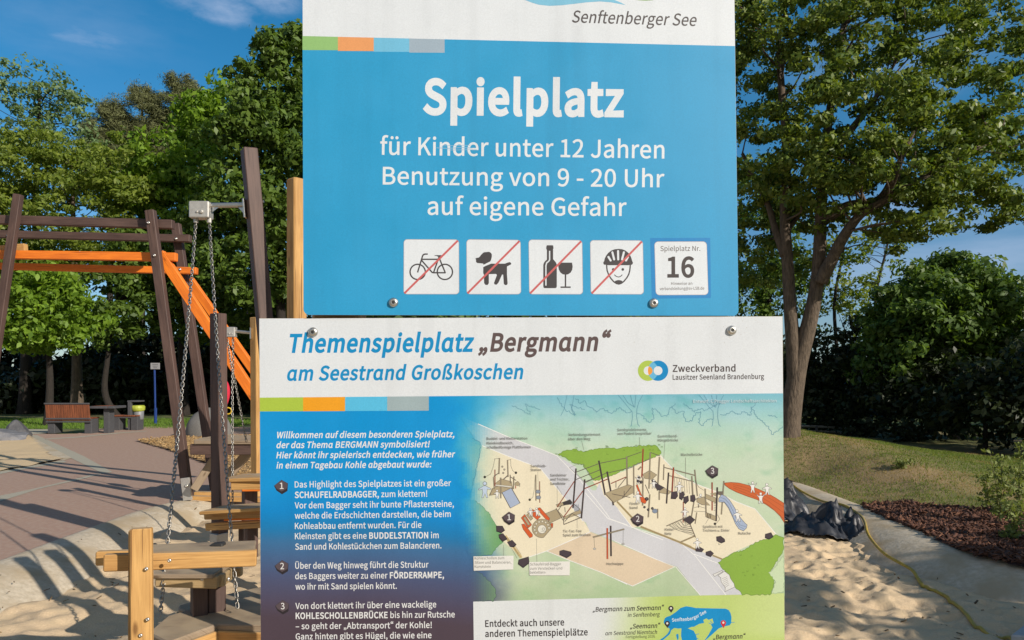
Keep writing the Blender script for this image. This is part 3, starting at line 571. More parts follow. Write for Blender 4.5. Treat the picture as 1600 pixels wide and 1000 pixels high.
def grid(name, x0, x1, y0, y1, step, fz, m, keep=None, smooth=True):
    nx, ny = int((x1 - x0) / step) + 1, int((y1 - y0) / step) + 1
    X, Y = np.meshgrid(np.linspace(x0, x1, nx), np.linspace(y0, y1, ny))
    Z = fz(X, Y)
    co = np.stack([X, Y, Z], -1).reshape(-1, 3)
    i = np.arange(ny - 1)[:, None] * nx + np.arange(nx - 1)[None, :]
    q = np.stack([i, i + 1, i + nx + 1, i + nx], -1)
    if keep is not None:
        q = q[keep((X[1:, 1:] + X[:-1, :-1]) / 2, (Y[1:, 1:] + Y[:-1, :-1]) / 2)]
    q = q.reshape(-1, 4)
    return np_mesh(name, co, q, m, smooth)


def np_mesh(name, co, q, m, smooth=False):
    me = bpy.data.meshes.new(name)
    k = q.shape[1]
    me.vertices.add(len(co)); me.vertices.foreach_set('co', np.ascontiguousarray(co, np.float32).ravel())
    me.loops.add(q.size); me.loops.foreach_set('vertex_index', np.ascontiguousarray(q, np.int32).ravel())
    me.polygons.add(len(q)); me.polygons.foreach_set('loop_start', np.arange(0, q.size, k, dtype=np.int32))
    if smooth: me.polygons.foreach_set('use_smooth', np.ones(len(q), bool))
    me.materials.append(m); me.update(calc_edges=True); me.validate()
    o = bpy.data.objects.new(name, me); COL.objects.link(o)
    return o


M_LAWN = mat('lawn', (.075, .125, .022), (.055, .085, .02), 9, .9, .6, .03, c3=(.15, .13, .05), detail=8)
M_MOUND = mat('dry_lawn', (.20, .17, .062), (.085, .115, .026), 2.6, .9, .5, .03, c3=(.30, .21, .10), detail=8, bscale=40)
M_SAND = mat('sand', (.66, .50, .315), (.54, .40, .245), 70, .95, .7, .010, c3=(.58, .44, .27), detail=4)
M_MULCH = mat('bark_mulch', (.10, .042, .026), (.04, .018, .012), 30, .95, .8, .03)
M_CHIPS = mat('wood_chip_bed', (.42, .27, .12), (.25, .15, .065), 26, .95, .7, .02)

R = 900
g = MB()
hx0, hx1, hy0, hy1 = -4.6, 4.35, -6.05, 12.2
xs, ys = [-R, hx0, hx1, R], [-R, hy0, hy1, R]
vs = [(x, y, -.02) for y in ys for x in xs]
fs = [[j * 4 + i, j * 4 + i + 1, j * 4 + i + 5, j * 4 + i + 4] for j in range(3) for i in range(3) if not (i == 1 and j == 1)]
o = g.add(vs, fs).build('ground', M_LAWN); o['kind'] = 'structure'


def dents(x, y, cell=.215, seed=3.0):
    """Footprint hollows with a pushed up rim, one in most cells of a jittered grid."""
    h = lambda i, j, k: (lambda t: t - np.floor(t))(np.sin(i * 127.1 + j * 311.7 + k * 74.7 + seed) * 43758.5453)
    i0, j0 = np.floor(x / cell), np.floor(y / cell); z = np.zeros(np.shape(x))
    for di in (-1, 0, 1):
        for dj in (-1, 0, 1):
            i, j = i0 + di, j0 + dj
            cx, cy = (i + .15 + .7 * h(i, j, 1)) * cell, (j + .15 + .7 * h(i, j, 2)) * cell
            a = h(i, j, 3) * 6.283; ca, sa = np.cos(a), np.sin(a)
            u, v = ((x - cx) * ca + (y - cy) * sa) / (cell * .40), ((x - cx) * -sa + (y - cy) * ca) / (cell * .235)
            r2 = u * u + v * v
            z += (h(i, j, 4) > .2) * (.35 + .65 * h(i, j, 5)) * (-np.exp(-r2 * 1.1) + .42 * np.exp(-(np.sqrt(r2) - 1.45) ** 2 * 4))
    return z


def sand_z(x, y):
    d = pit_dist(x, y)
    n = fbm(x * 1.1, y * 1.1, 3, 3) * .035
    # trampled: many shallow footprints, sharper than the swell
    f = np.minimum(vnoise(x * 5.2 + vnoise(x * 2, y * 2, 9) * .8, y * 3.9, 5), .2) * .034 + vnoise(x * 10.5, y * 9, 8) * .011
    f += np.abs(vnoise(x * 3.1 + 4, y * 2.7, 21)) * -.03
    k_ = .3 + .7 * sstep(-1.0, 1.0, x)
    f = f + (.032 * dents(x, y) + .016 * dents(x + 3.1, y + 1.7, .12, 8.0)) * k_
    z = -.16 + n + f - .28 * (1 - sstep(.25, .62, d + .08 * vnoise(x * 1.7, y * 1.7, 2)))
    # sand swept up against the kerb at the right and drifted under the boards
    z += .05 * np.exp(-((x - 2.7) / .9) ** 2 - ((y - 7.5) / 1.5) ** 2)
    return z


o = grid('sand', -4.4, 5.9, 2.2, 12.1, .024, sand_z, M_SAND, keep=lambda x, y: pit_dist(x, y) > .1); o['kind'] = 'structure'
o = grid('sand', -4.4, 5.9, -6, 2.2, .2, sand_z, M_SAND, keep=lambda x, y: pit_dist(x, y) > .1); o['kind'] = 'structure'

# rounded concrete lip round the pit
prof = [(-.03, -.05), (-.03, .0), (.0, .008), (.06, .01), (.14, .004), (.24, -.012), (.36, -.045), (.48, -.095), (.60, -.155), (.72, -.22), (.80, -.30)]
pts = [Vector((*p, 0)) for p in PIT]
den = []
for k in range(len(pts) - 1):
    n = max(1, int((pts[k + 1] - pts[k]).length / .25))
    for i in range(n): den.append(pts[k].lerp(pts[k + 1], i / n))
den.append(pts[-1])
for _ in range(6):
    den = [den[0]] + [(den[i - 1] + den[i] * 2 + den[i + 1]) / 4 for i in range(1, len(den) - 1)] + [den[-1]]
b = MB(); vs, fs = [], []
for k, p in enumerate(den):
    t = (den[min(k + 1, len(den) - 1)] - den[max(k - 1, 0)]).normalized()
    nrm = Vector((t.y, -t.x, 0))
    right = p.x > 3
    for d, z in prof:
        wv = .02 * math.sin(k * .9) * (d > .3) + .012 * math.sin(k * 2.3 + 1) * (d > .2)
        vs.append(p + nrm * (d * (1.06 if right else 1.0) + wv) + Vector((0, 0, z + (.03 if right else 0))))
    if k:
        m_ = len(prof)
        for i in range(m_ - 1): fs.append([(k - 1) * m_ + i, (k - 1) * m_ + i + 1, k * m_ + i + 1, k * m_ + i])
o = b.add(vs, fs).build('concrete_kerb', M_CONCRETE, smooth=True); o['kind'] = 'structure'


def sheet(name, poly, z, m):
    b = MB()
    P3 = [Vector((p[0], p[1], z)) for p in poly]
    tr = tessellate_polygon([P3])
    b.add(P3, [list(t) if (P3[t[1]] - P3[t[0]]).cross(P3[t[2]] - P3[t[0]]).z > 0 else list(t)[::-1] for t in tr])
    o = b.build(name, m); o['kind'] = 'structure'
    return o


def gpoly(pp, z=0.0): return [(lambda q: (q.x, q.y))(G(a, b, z)) for a, b in pp]


outer = [(p.x, p.y) for p in den if p.x < 4.2][:-1]
path = [(-40, -6)] + outer + [(4.3, 12.3), (4.3, 13.2), (1, 17), (-1, 25), (-6, 25)] + gpoly([(200, 666.5), (152, 670), (120, 677.5), (95, 678), (60, 678)]) + [(-15.5, 22.0), (-40, 22.2)]
sheet('path', path, 0.0, M_ASPHALT_RED)
sheet('paving_strip', gpoly([(44, 679), (58, 680), (131, 713), (176, 738), (160, 740), (112, 716.5)]), .004, M_PALESTONE)
sheet('paving_strip', gpoly([(43, 679), (112, 716), (100, 720), (78, 716), (47, 690)]), .008, M_CONCRETE)
sheet('paving_strip', gpoly([(0, 775), (46, 765.5), (110, 750.5), (146, 741.5), (161, 740), (132, 748), (60, 764.5), (0, 784)]) , .004, M_PALESTONE)
sheet('paving_strip', gpoly([(-80, 752), (0, 735), (50, 727), (98, 719), (104, 722), (46, 732), (0, 741), (-80, 759)]), .004, M_PALESTONE)
sheet('paving_joint', gpoly([(70, 687), (120, 684), (190, 677), (230, 674), (230, 673.2), (188, 675.8), (120, 682.4), (72, 685.5)]), .004, M_PALESTONE)
sheet('gravel_path', gpoly([(-90, 671), (0, 671), (92, 671), (92, 676), (60, 678), (40, 679), (-90, 679)]), .006, M_PALESTONE)
M_SAND2 = mat('pale_sand', (.62, .47, .28), (.52, .385, .225), 90, .95, .4, .01)


def in_poly(poly, x, y):
    inside = np.zeros(x.shape, bool); n = len(poly)
    for k in range(n):
        (x0, y0), (x1, y1) = poly[k], poly[(k + 1) % n]
        inside ^= ((y0 > y) != (y1 > y)) & (x < (x1 - x0) * (y - y0) / (y1 - y0 + 1e-12) + x0)
    return inside


sp = gpoly([(-90, 752), (0, 737), (50, 728), (100, 718), (80, 712), (47, 690), (42, 680), (0, 684), (-90, 684)])
xs_ = [p[0] for p in sp]; ys_ = [p[1] for p in sp]
o = grid('sand', min(xs_), max(xs_), min(ys_), max(ys_), .09,
         lambda x, y: .012 + .10 * sstep(0, 2.2, y - 16.2) + .035 * np.abs(fbm(x * .9, y * .9, 5, 3)), M_SAND2, keep=lambda x, y: in_poly(sp, x, y))
o['kind'] = 'structure'
cp = gpoly([(214, 689.5), (240, 687), (300, 682), (420, 682), (420, 766), (405, 764), (345, 735), (327, 727), (270, 706)])
xs_ = [p[0] for p in cp]; ys_ = [p[1] for p in cp]
o = grid('wood_chip_bed', min(xs_), max(xs_), min(ys_), max(ys_), .09, lambda x, y: .02 + .03 * np.abs(fbm(x * 3, y * 3, 15, 3)), M_CHIPS, keep=lambda x, y: in_poly(cp, x, y))
o['kind'] = 'structure'


def mound_z(x, y):
    x = np.asarray(x, float); y = np.asarray(y, float)
    ex = np.where(x < 4.8, (x - 4.8) / 6.0, (x - 4.8) / 3.0); ey = np.where(y < 14.2, (y - 14.2) / 3.9, (y - 14.2) / 4.5)
    z = .62 * np.exp(-ex ** 2 - ey ** 2) - .03
    d = -pit_dist(x, y)
    z = np.maximum(z, .012) * sstep(.02, 1.7, d) * np.where(y > 12.0, sstep(1.8, 4.4, x), 1) + .012
    return z + .03 * fbm(x * .8, y * .8, 31, 4) * sstep(.15, .9, d) + .012 * fbm(x * 3.1, y * 3.1, 35, 3) * sstep(.15, .6, d)


def mound_keep(x, y):
    return (pit_dist(x, y) < .0) & ((x > 4.1) | (y > 12.15))
o = grid('grass_mound', 2.0, 26, 5.4, 24, .11, mound_z, M_MOUND, keep=mound_keep); o['kind'] = 'structure'

mulch_xy = gpoly([(1343, 789), (1372, 786), (1408, 787), (1460, 795), (1512, 803), (1564, 804), (1660, 806), (1780, 840), (1760, 890), (1600, 881), (1526, 866), (1460, 839), (1384, 808)], .05)


def scatter_in(poly, n, rng):
    xs = [p[0] for p in poly]; ys = [p[1] for p in poly]
    out = []
    while len(out) < n:
        x = rng.uniform(min(xs), max(xs), n); y = rng.uniform(min(ys), max(ys), n)
        k = in_poly(poly, x, y)
        out += list(zip(x[k], y[k]))
    return np.array(out[:n])


xs_ = [p[0] for p in mulch_xy]; ys_ = [p[1] for p in mulch_xy]
o = grid('mulch_bed', min(xs_), max(xs_), min(ys_), max(ys_), .06, lambda x, y: mound_z(x, y) + .022 + .018 * fbm(x * 5, y * 5, 44, 3), M_MULCH, keep=lambda x, y: in_poly(mulch_xy, x, y))
o['kind'] = 'structure'


def chip_mesh(name, xy, zf, lo, hi, m, rng, tilt=.5):
    """Loose flat chips strewn on a surface."""
    n = len(xy)
    L = rng.uniform(lo, hi, n); W = L * rng.uniform(.2, .45, n)
    a = rng.uniform(0, 6.28, n); t1 = rng.normal(0, tilt, n); t2 = rng.normal(0, tilt, n)
    ux = np.stack([np.cos(a), np.sin(a), t1], -1); vx = np.stack([-np.sin(a), np.cos(a), t2], -1)
    ux /= np.linalg.norm(ux, axis=1)[:, None]; vx /= np.linalg.norm(vx, axis=1)[:, None]
    c = np.stack([xy[:, 0], xy[:, 1], zf(xy[:, 0], xy[:, 1]) + rng.uniform(.005, .03, n)], -1)
    w = np.cross(ux, vx) * .004
    U, V = ux * L[:, None] / 2, vx * W[:, None] / 2
    q = np.stack([c - U - V, c + U - V * .7, c + U * .9 + V, c - U * .9 + V * .8], 1)
    q2 = q - w[:, None, :]
    co = np.concatenate([q, q2], 1).reshape(-1, 3)
    i = np.arange(n)[:, None] * 8
    f = np.concatenate([i + np.array([[0, 1, 2, 3]]), i + np.array([[7, 6, 5, 4]]), i + np.array([[0, 4, 5, 1]]), i + np.array([[1, 5, 6, 2]]), i + np.array([[2, 6, 7, 3]]), i + np.array([[3, 7, 4, 0]])], 0)
    return np_mesh(name, co, f, m)


def chip_mat(name, cols):
    m, nt, N, L, B = new_mat(name)
    ge = N.new('ShaderNodeNewGeometry'); cr = N.new('ShaderNodeValToRGB')
    e = cr.color_ramp.elements
    e[0].color = (*cols[0], 1); e[1].color = (*cols[-1], 1)
    for k, c in enumerate(cols[1:-1]):
        q = e.new((k + 1) / (len(cols) - 1)); q.color = (*c, 1)
    L.new(ge.outputs['Random Per Island'], cr.inputs[0]); L.new(cr.outputs[0], B.inputs[0]); B.inputs['Roughness'].default_value = .9
    return m


o = chip_mesh('bark_chips', scatter_in(mulch_xy, 7000, RNG), lambda x, y: mound_z(x, y) + .03, .03, .11, chip_mat('bark_chip', [(.05, .022, .014), (.12, .05, .03), (.08, .034, .02), (.24, .11, .06)]), RNG)
tag(o, 'loose reddish brown bark chips covering the bed by the kerb', 'bark mulch', kind='stuff')
o = chip_mesh('wood_chips', scatter_in(cp, 4000, RNG), lambda x, y: .04 + 0 * x, .03, .09, chip_mat('wood_chip', [(.30, .18, .07), (.46, .29, .12), (.55, .38, .18)]), RNG, .4)
tag(o, 'pale orange wood chips lying under the climbing frame', 'wood chips', kind='stuff')


def blades(name, xy, zf, h0, h1, w, m, rng):
    n = len(xy)
    h = rng.uniform(h0, h1, n); a = rng.uniform(0, 6.28, n); ln = rng.normal(0, .45, (n, 2))
    z = zf(xy[:, 0], xy[:, 1])
    b = np.stack([xy[:, 0], xy[:, 1], z - .005], -1)
    d = np.stack([np.cos(a) * w, np.sin(a) * w, 0 * a], -1)
    t = b + np.stack([ln[:, 0] * h, ln[:, 1] * h, h], -1)
    co = np.stack([b - d, b + d, t], 1).reshape(-1, 3)
    f = np.arange(n * 3).reshape(-1, 3)
    return np_mesh(name, co, f, m)


for nm, lo, cnt, h0, h1, c1, c2, lab in (('grass', -.45, 90000, .012, .045, (.20, .25, .05), (.10, .15, .028), 'short green grass in patches on the low mound'),
                                         ('grass', None, 60000, .010, .035, (.38, .28, .12), (.24, .175, .07), 'short dry straw coloured grass between the green patches of the mound')):
    gx = np.stack([RNG.uniform(4.3, 12, cnt), RNG.uniform(7.6, 15.5, cnt)], -1)
    dn = fbm(gx[:, 0] * 1.5, gx[:, 1] * 1.1, 77, 4) + RNG.normal(0, .25, cnt)
    gx = gx[((dn > lo) if lo is not None else (dn < -.12)) & ~in_poly(mulch_xy, gx[:, 0], gx[:, 1]) & (pit_dist(gx[:, 0], gx[:, 1]) < -.06)]
    o = blades(nm, gx, mound_z, h0, h1, .006, leaf_mat('grass_blade', c1, c2, .4, .7), RNG)
    tag(o, lab, 'grass', kind='stuff')
gx = np.stack([RNG.uniform(-24, -9, 26000), RNG.uniform(24.2, 30, 26000)], -1)
o = blades('grass', gx, lambda x, y: -.02 + 0 * x, .03, .09, .014, leaf_mat('lawn_blade', (.15, .25, .03), (.09, .17, .02), .3, .7), RNG)
tag(o, 'sunlit green lawn behind the bench and the pale path', 'grass', kind='stuff')

lit_ = np.concatenate([np.stack([RNG.uniform(1.7, 3.9, 110), RNG.uniform(5.0, 9.5, 110)], -1), np.stack([RNG.uniform(-4.2, -2.2, 90), RNG.uniform(4.6, 10, 90)], -1)])
o = chip_mesh('litter', lit_, lambda x, y: np.maximum(sand_z(x, y), np.interp(pit_dist(x, y), [t[0] for t in prof], [t[1] + .02 for t in prof])) - .002, .012, .05, chip_mat('dry_leaf', [(.10, .06, .03), (.22, .14, .06), (.05, .035, .02)]), RNG, .35)
tag(o, 'tiny dry leaves and twigs scattered over the sand', 'leaf litter', kind='stuff')
# ------------------------------------------------------------------ trees
def leaf_cloud(cl, n_each, size, rng, flat=.55, shell=.45, aspect=.55, droop=0.0):
    """Leaves as small folded rhombs scattered through clumps. cl: (n, 6) centres and radii; n_each: leaves per clump."""
    cl = np.asarray(cl, float)
    ne = np.full(len(cl), n_each) if np.isscalar(n_each) else np.asarray(n_each)
    idx = np.repeat(np.arange(len(cl)), ne); n = len(idx)
    d = rng.normal(size=(n, 3)); d /= np.linalg.norm(d, axis=1)[:, None]
    r = rng.uniform(shell, 1, n) ** .7
    r *= 1 + .22 * rng.normal(size=n) * (rng.random(n) < .3)
    c = cl[idx, :3] + d * r[:, None] * cl[idx, 3:6]
    nr = d * .85 + np.array([0, 0, flat * .35]) + rng.normal(size=(n, 3)) * .5
    nr /= np.linalg.norm(nr, axis=1)[:, None]
    t = rng.normal(size=(n, 3)); t[:, 2] -= droop
    t -= nr * (t * nr).sum(1)[:, None]; t /= np.linalg.norm(t, axis=1)[:, None]
    s = np.cross(nr, t)
    L = size * rng.uniform(.45, 1.5, n)[:, None]
    fold = nr * L * .12
    co = np.stack([c - t * L * .5, c + s * L * aspect * .5 + fold, c + t * L * .55, c - s * L * aspect * .5 + fold], 1).reshape(-1, 3)
    return co, np.arange(n * 4).reshape(-1, 4)


def clumps(ell, per, rng, csize, cflat=.6, shell=.55):
    """Splits big ellipsoids into leaf clumps. ell: (x, y, z, rx, ry, rz[, weight])."""
    out = []
    for e in ell:
        k = max(1, int(per * (e[6] if len(e) > 6 else 1)))
        d = rng.normal(size=(k, 3)); d /= np.linalg.norm(d, axis=1)[:, None]
        r = rng.uniform(shell ** 3, 1, k) ** (1 / 3)
        r = r * (1 + .28 * (rng.random(k) < .14))
        c = np.array(e[:3]) + d * r[:, None] * np.array(e[3:6])
        s = csize * rng.uniform(.6, 1.4, k)
        out.append(np.concatenate([c, np.stack([s, s, s * cflat], -1)], 1))
    return np.concatenate(out)


def pe(px, py, rx, ry, Y, ry_depth=None, w=1.0):
    """An ellipsoid standing at depth Y, measured in photo pixels."""
    p = P(px, py, Y); k = Y / FPX
    return (p.x, Y, p.z, rx * k, ry_depth if ry_depth else (rx + ry) * .5 * k, ry * k, w)


def curve_pts(pts, n=6):
    """Catmull-Rom through points."""
    pts = [Vector(p) for p in pts]; out = []
    for i in range(len(pts) - 1):
        a, b, c, d = pts[max(i - 1, 0)], pts[i], pts[i + 1], pts[min(i + 2, len(pts) - 1)]
        for k in range(n):
            t = k / n
            out.append(.5 * ((2 * b) + (c - a) * t + (2 * a - 5 * b + 4 * c - d) * t * t + (-a + 3 * b - 3 * c + d) * t ** 3))
    out.append(pts[-1])
    return out


def limb(mb, pts, r0, r1, n=8, wob=0.0, seed=0, flare=0.0):
    q = curve_pts(pts, 6); m = len(q)
    rnd = random.Random(seed)
    if wob:
        q = [p + Vector((rnd.uniform(-wob, wob), rnd.uniform(-wob, wob), 0)) for p in q]
    rad = [r0 + (r1 - r0) * (k / (m - 1)) ** .8 + flare * r0 * max(0, 1 - k / 4) ** 2 for k in range(m)]
    mb.tube(q, rad, n)
    return q


def tree(name, label, base, trunk_pts, r0, r1, ell, per, csize, n_leaf, leaf, lm, bm, seed, cat='tree', group=None, twigs=12, limbs=(), cflat=.6,
         flat=.55, shell=.55, lshell=.35, aspect=.55, droop=0., sides=9, flare=.5):
    """A tree standing on base: tapered trunk, limbs reaching into the crown's clumps, and the crown of leaves."""
    rng = np.random.default_rng(seed); rnd = random.Random(seed)
    root = thing(name, label, cat, base, group)
    root.location = base
    tb = MB()
    tp = limb(tb, [base - Vector((0, 0, .25))] + trunk_pts if trunk_pts else [base, base + Vector((0, 0, 2))], r0, r1, sides, flare=flare)
    for pts, a, b_ in limbs:
        limb(tb, pts, a, b_, sides)
    cl = clumps(ell, per, rng, csize, cflat, shell)
    top = list(tp[len(tp) // 2:])
    if limbs:
        top = [q_ for pts, a, b_ in limbs for q_ in curve_pts(pts, 5)[6:]] + [q_ for q_ in top if q_.z > base.z + 2.6]
    for k in range(twigs):
        c = Vector(cl[rnd.randrange(len(cl))][:3])
        lo = [q for q in top if q.z < c.z] or top
        s_ = min(lo, key=lambda q: (q - c).length + rnd.random() * .3)
        if limbs and (s_ - c).length > 1.5: continue
        md = s_.lerp(c, .5) + Vector((rnd.uniform(-.2, .2), rnd.uniform(-.2, .2), rnd.uniform(-.1, .3)))
        rr = max(.012, min(.035, r1 * rnd.uniform(.3, .6)))
        limb(tb, [s_, md, c], rr, rr * .3, 5)
    tb.build('trunk', bm, root, smooth=True, root=root)
    co, f = leaf_cloud(cl, n_leaf, leaf, rng, flat, lshell, aspect, droop)
    co = co - np.array(base)
    o = np_mesh('crown', co, f, lm); o.parent = root
    return root


L_LINDEN = leaf_mat('linden_leaf', (0.205, 0.255, 0.040), (0.065, 0.12, 0.020), .3, .45)
L_OLIVE = leaf_mat('robinia_leaf', (0.25, 0.31, 0.048), (0.125, 0.185, 0.028), .45)
L_BLUISH = leaf_mat('acacia_leaf', (0.189, 0.275, 0.109), (0.102, 0.167, 0.065), .3)
L_MAPLE = leaf_mat('maple_leaf', (0.225, 0.355, 0.032), (0.102, 0.189, 0.020), .4)
L_MAPLE2 = leaf_mat('dark_maple_leaf', (0.145, 0.225, 0.034), (0.055, 0.105, 0.018), .35)
L_PINE = leaf_mat('pine_needle', (0.165, 0.185, 0.070), (0.080, 0.084, 0.036), .1, .7)
L_SHADED = leaf_mat('shaded_leaf', (.030, .044, .013), (.013, .021, .007), .2)  # leaf colour carries the deep shade of the understory
L_BUSH = leaf_mat('bush_leaf', (0.145, 0.232, 0.043), (0.058, 0.109, 0.023), .35)

V = Vector
# the big linden on the mound, right of the signs
Yl = 13.6
lb = V((P(1231, 690, Yl).x, Yl, float(mound_z(np.array(P(1231, 690, Yl).x), np.array(Yl)))))
q = lambda x, y, d=0.0: P(x, y, Yl + d)
ell = [pe(1210, 95, 95, 90, Yl, 1.6), pe(1330, 60, 120, 85, Yl - .5, 1.8, 1.3), pe(1450, 60, 120, 80, Yl, 1.9, 1.2), pe(1560, 60, 90, 70, Yl + .6, 1.6, .9),
       pe(1200, 235, 70, 80, Yl - .3, 1.2, .8), pe(1330, 190, 115, 75, Yl - 1.2, 1.6, 1.25), pe(1455, 185, 100, 65, Yl - .8, 1.5, 1.1), pe(1400, 265, 95, 55, Yl - 1.3, 1.3, .9),
       pe(1530, 235, 75, 60, Yl - .3, 1.2, .75), pe(1480, 300, 65, 42, Yl - .8, 1., .55), pe(1560, 330, 55, 40, Yl - .5, .8, .42), pe(1420, 345, 55, 40, Yl - 1, .8, .42),
       pe(1300, 290, 70, 50, Yl - 1.0, 1., .5), pe(1215, 330, 60, 55, Yl + .6, 1., .5), pe(1350, -60, 190, 80, Yl, 2.4, 1.2), pe(1160, 20, 60, 90, Yl + .5, 1.4, .6),
       pe(1180, 400, 35, 60, Yl + 1., .7, .25), pe(1255, 395, 38, 38, Yl + 1.3, .6, .15), pe(1620, 150, 90, 120, Yl + .5, 1.5, .9), pe(1100, 120, 90, 130, Yl + 1.2, 1.5, .7),
       pe(1050, 300, 80, 90, Yl + 1.2, 1.4, .5)]
limbs = [([q(1243, 605), q(1240, 550), q(1235, 485), q(1230, 400), q(1226, 330), q(1229, 250), q(1222, 150), q(1216, 60)], .15, .05),
         ([q(1282, 440, -.3), q(1300, 405, -.5), q(1318, 370, -.7), q(1345, 335, -.9), q(1378, 316, -1.1), q(1420, 290, -1.2), q(1470, 262, -1.2)], .13, .03),
         ([q(1285, 345, -.3), q(1325, 322, -.5), q(1372, 312, -.7), q(1398, 270, -.9), q(1430, 200, -.9)], .11, .03),
         ([q(1226, 400), q(1212, 360, .1), q(1200, 320, .2), q(1182, 285, .3), q(1160, 240, .4)], .08, .03),
         ([q(1229, 360), q(1250, 335, .2), q(1270, 325, .3), q(1300, 280, .4)], .06, .02),
         ([q(1470, 262, -1.2), q(1520, 235, -1), q(1565, 215, -.8)], .05, .015),
         ([q(1290, 250, -.2), q(1340, 190, -.5), q(1385, 130, -.6)], .09, .03)]
tree('linden_tree', 'large forked linden rising from the grass mound right of the signs', lb, [q(1238, 630), q(1249, 565), q(1266, 498, -.1), q(1278, 430, -.2), q(1283, 330, -.3), q(1288, 250, -.2), q(1300, 150, 0), q(1318, 40, .2)], .20, .05, ell, 50, .25, 112, .088,
     L_LINDEN, M_BARK, 11, twigs=150, limbs=limbs, cflat=.5, shell=.35, lshell=.2, sides=14, flare=.35)

# bushes and thin trees behind the mound
def gb(px, Y, z=-.02): return V(((px - 800) * Y / FPX, Y, z))


tree('maple_bush', 'dense bushy young maple with pale green top right of the linden', gb(1490, 19.5), [P(1490, 560, 19.5), P(1485, 470, 19.5)], .12, .06,
     [pe(1480, 470, 95, 60, 19.2, 1.5, 1.2), pe(1440, 500, 80, 70, 19, 1.4, 1), pe(1540, 490, 80, 60, 19.5, 1.4, 1), pe(1590, 560, 60, 70, 19.5, 1.3, .8), pe(1400, 560, 55, 70, 19.5, 1.3, .8), pe(1490, 430, 45, 30, 19.2, .8, .5),
      pe(1500, 580, 130, 80, 19.8, 1.4, 1.2)],
     60, .38, 100, .145, L_BUSH, M_BARKSHADE, 21, twigs=14, droop=.5, flat=.6)
tree('sapling_tree', 'thin sparse grey sapling against the sky between linden and bush', gb(1378, 22), [P(1376, 560, 22), P(1368, 470, 22), P(1385, 390, 22), P(1392, 355, 22)], .07, .02,
     [pe(1385, 400, 45, 55, 22, .9), pe(1350, 470, 35, 50, 22, .8, .7), pe(1420, 450, 30, 30, 22, .7, .4)], 20, .3, 16, .12, L_OLIVE, M_BARKSHADE, 22, twigs=40)
tree('sapling_tree', 'slender leafy sapling with bare stem just behind the linden trunk', gb(1310, 23), [P(1308, 560, 23), P(1304, 470, 23), P(1318, 390, 23), P(1320, 330, 23)], .08, .02,
     [pe(1315, 430, 45, 70, 23, 1.1), pe(1335, 370, 40, 45, 23, .9, .8), pe(1330, 500, 45, 50, 23, 1., .8)], 26, .32, 28, .13, L_OLIVE, M_BARKSHADE, 23, twigs=30)
tree('sapling_tree', 'tall thin tree with dark twigs between the sign edge and the linden', gb(1203, 24), [P(1203, 560, 24), P(1202, 470, 24), P(1206, 380, 24), P(1200, 300, 24)], .11, .03,
     [pe(1190, 390, 60, 70, 24, 1.4), pe(1170, 480, 45, 60, 24, 1.2, .9), pe(1230, 450, 45, 60, 24, 1.2, .8), pe(1190, 300, 60, 60, 24, 1.2)], 46, .38, 46, .15, L_MAPLE2, M_BARKSHADE, 24, twigs=30)
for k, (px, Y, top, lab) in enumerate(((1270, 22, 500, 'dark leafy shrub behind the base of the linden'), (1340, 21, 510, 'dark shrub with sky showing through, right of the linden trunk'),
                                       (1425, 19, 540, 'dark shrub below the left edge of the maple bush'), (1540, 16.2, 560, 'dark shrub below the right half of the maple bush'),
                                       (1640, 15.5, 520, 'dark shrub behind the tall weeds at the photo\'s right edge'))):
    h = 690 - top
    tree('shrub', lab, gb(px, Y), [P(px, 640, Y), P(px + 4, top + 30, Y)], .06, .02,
         [pe(px, 640, 62, 48, Y, 1.3, 1.2), pe(px - 15, 690 - h * .55, 55, h * .28, Y, 1.2, 1), pe(px + 12, 690 - h * .82, 42, h * .22, Y, 1.1, .6)], 30, .42, 46, .15, L_SHADED, M_BARKSHADE, 30 + k, cat='shrub', group='dark shrubs behind the mound', twigs=14)

# left: robinia, acacia, pines, maples and what stands behind them
tree('acacia_tree', 'tall airy bluish green acacia with open branches at the far left', gb(55, 36), [P(58, 480, 36), P(56, 330, 36), P(60, 220, 36), P(62, 130, 36)], .28, .05,
     [pe(60, 130, 52, 34, 36, 2.2), pe(20, 165, 50, 45, 36, 2.2), pe(95, 165, 38, 28, 36, 1.6, .7), pe(60, 220, 75, 45, 36, 2.6), pe(118, 150, 16, 10, 36, .6, .2), pe(110, 212, 55, 22, 36, 1.5, .6), pe(-20, 240, 60, 60, 36, 2, .8)],
     30, .55, 30, .19, L_BLUISH, M_BARKSHADE, 41, twigs=70, cflat=.35, flat=1.2)
tree('robinia_tree', 'broad olive green robinia below the tall acacia', gb(120, 31), [P(120, 520, 31), P(116, 400, 31), P(112, 260, 31)], .25, .06,
     [pe(40, 270, 100, 55, 31, 2.6, 1.2), pe(150, 275, 95, 50, 31, 2.6, 1.2), pe(100, 330, 120, 60, 30.5, 2.6, 1.3), pe(215, 320, 60, 65, 31, 2, .8), pe(20, 350, 70, 55, 31, 2.2), pe(95, 232, 60, 28, 31.5, 2, .5), pe(180, 380, 75, 45, 30.5, 2, .8), pe(60, 410, 90, 35, 30.5, 2, .8), pe(230, 400, 60, 50, 30.5, 2, .7), pe(-30, 420, 60, 60, 30.5, 2, .6), pe(-40, 300, 60, 80, 31, 2, .8)],
     58, .5, 84, .16, L_OLIVE, M_BARK, 42, twigs=30, cflat=.4, flat=.9)
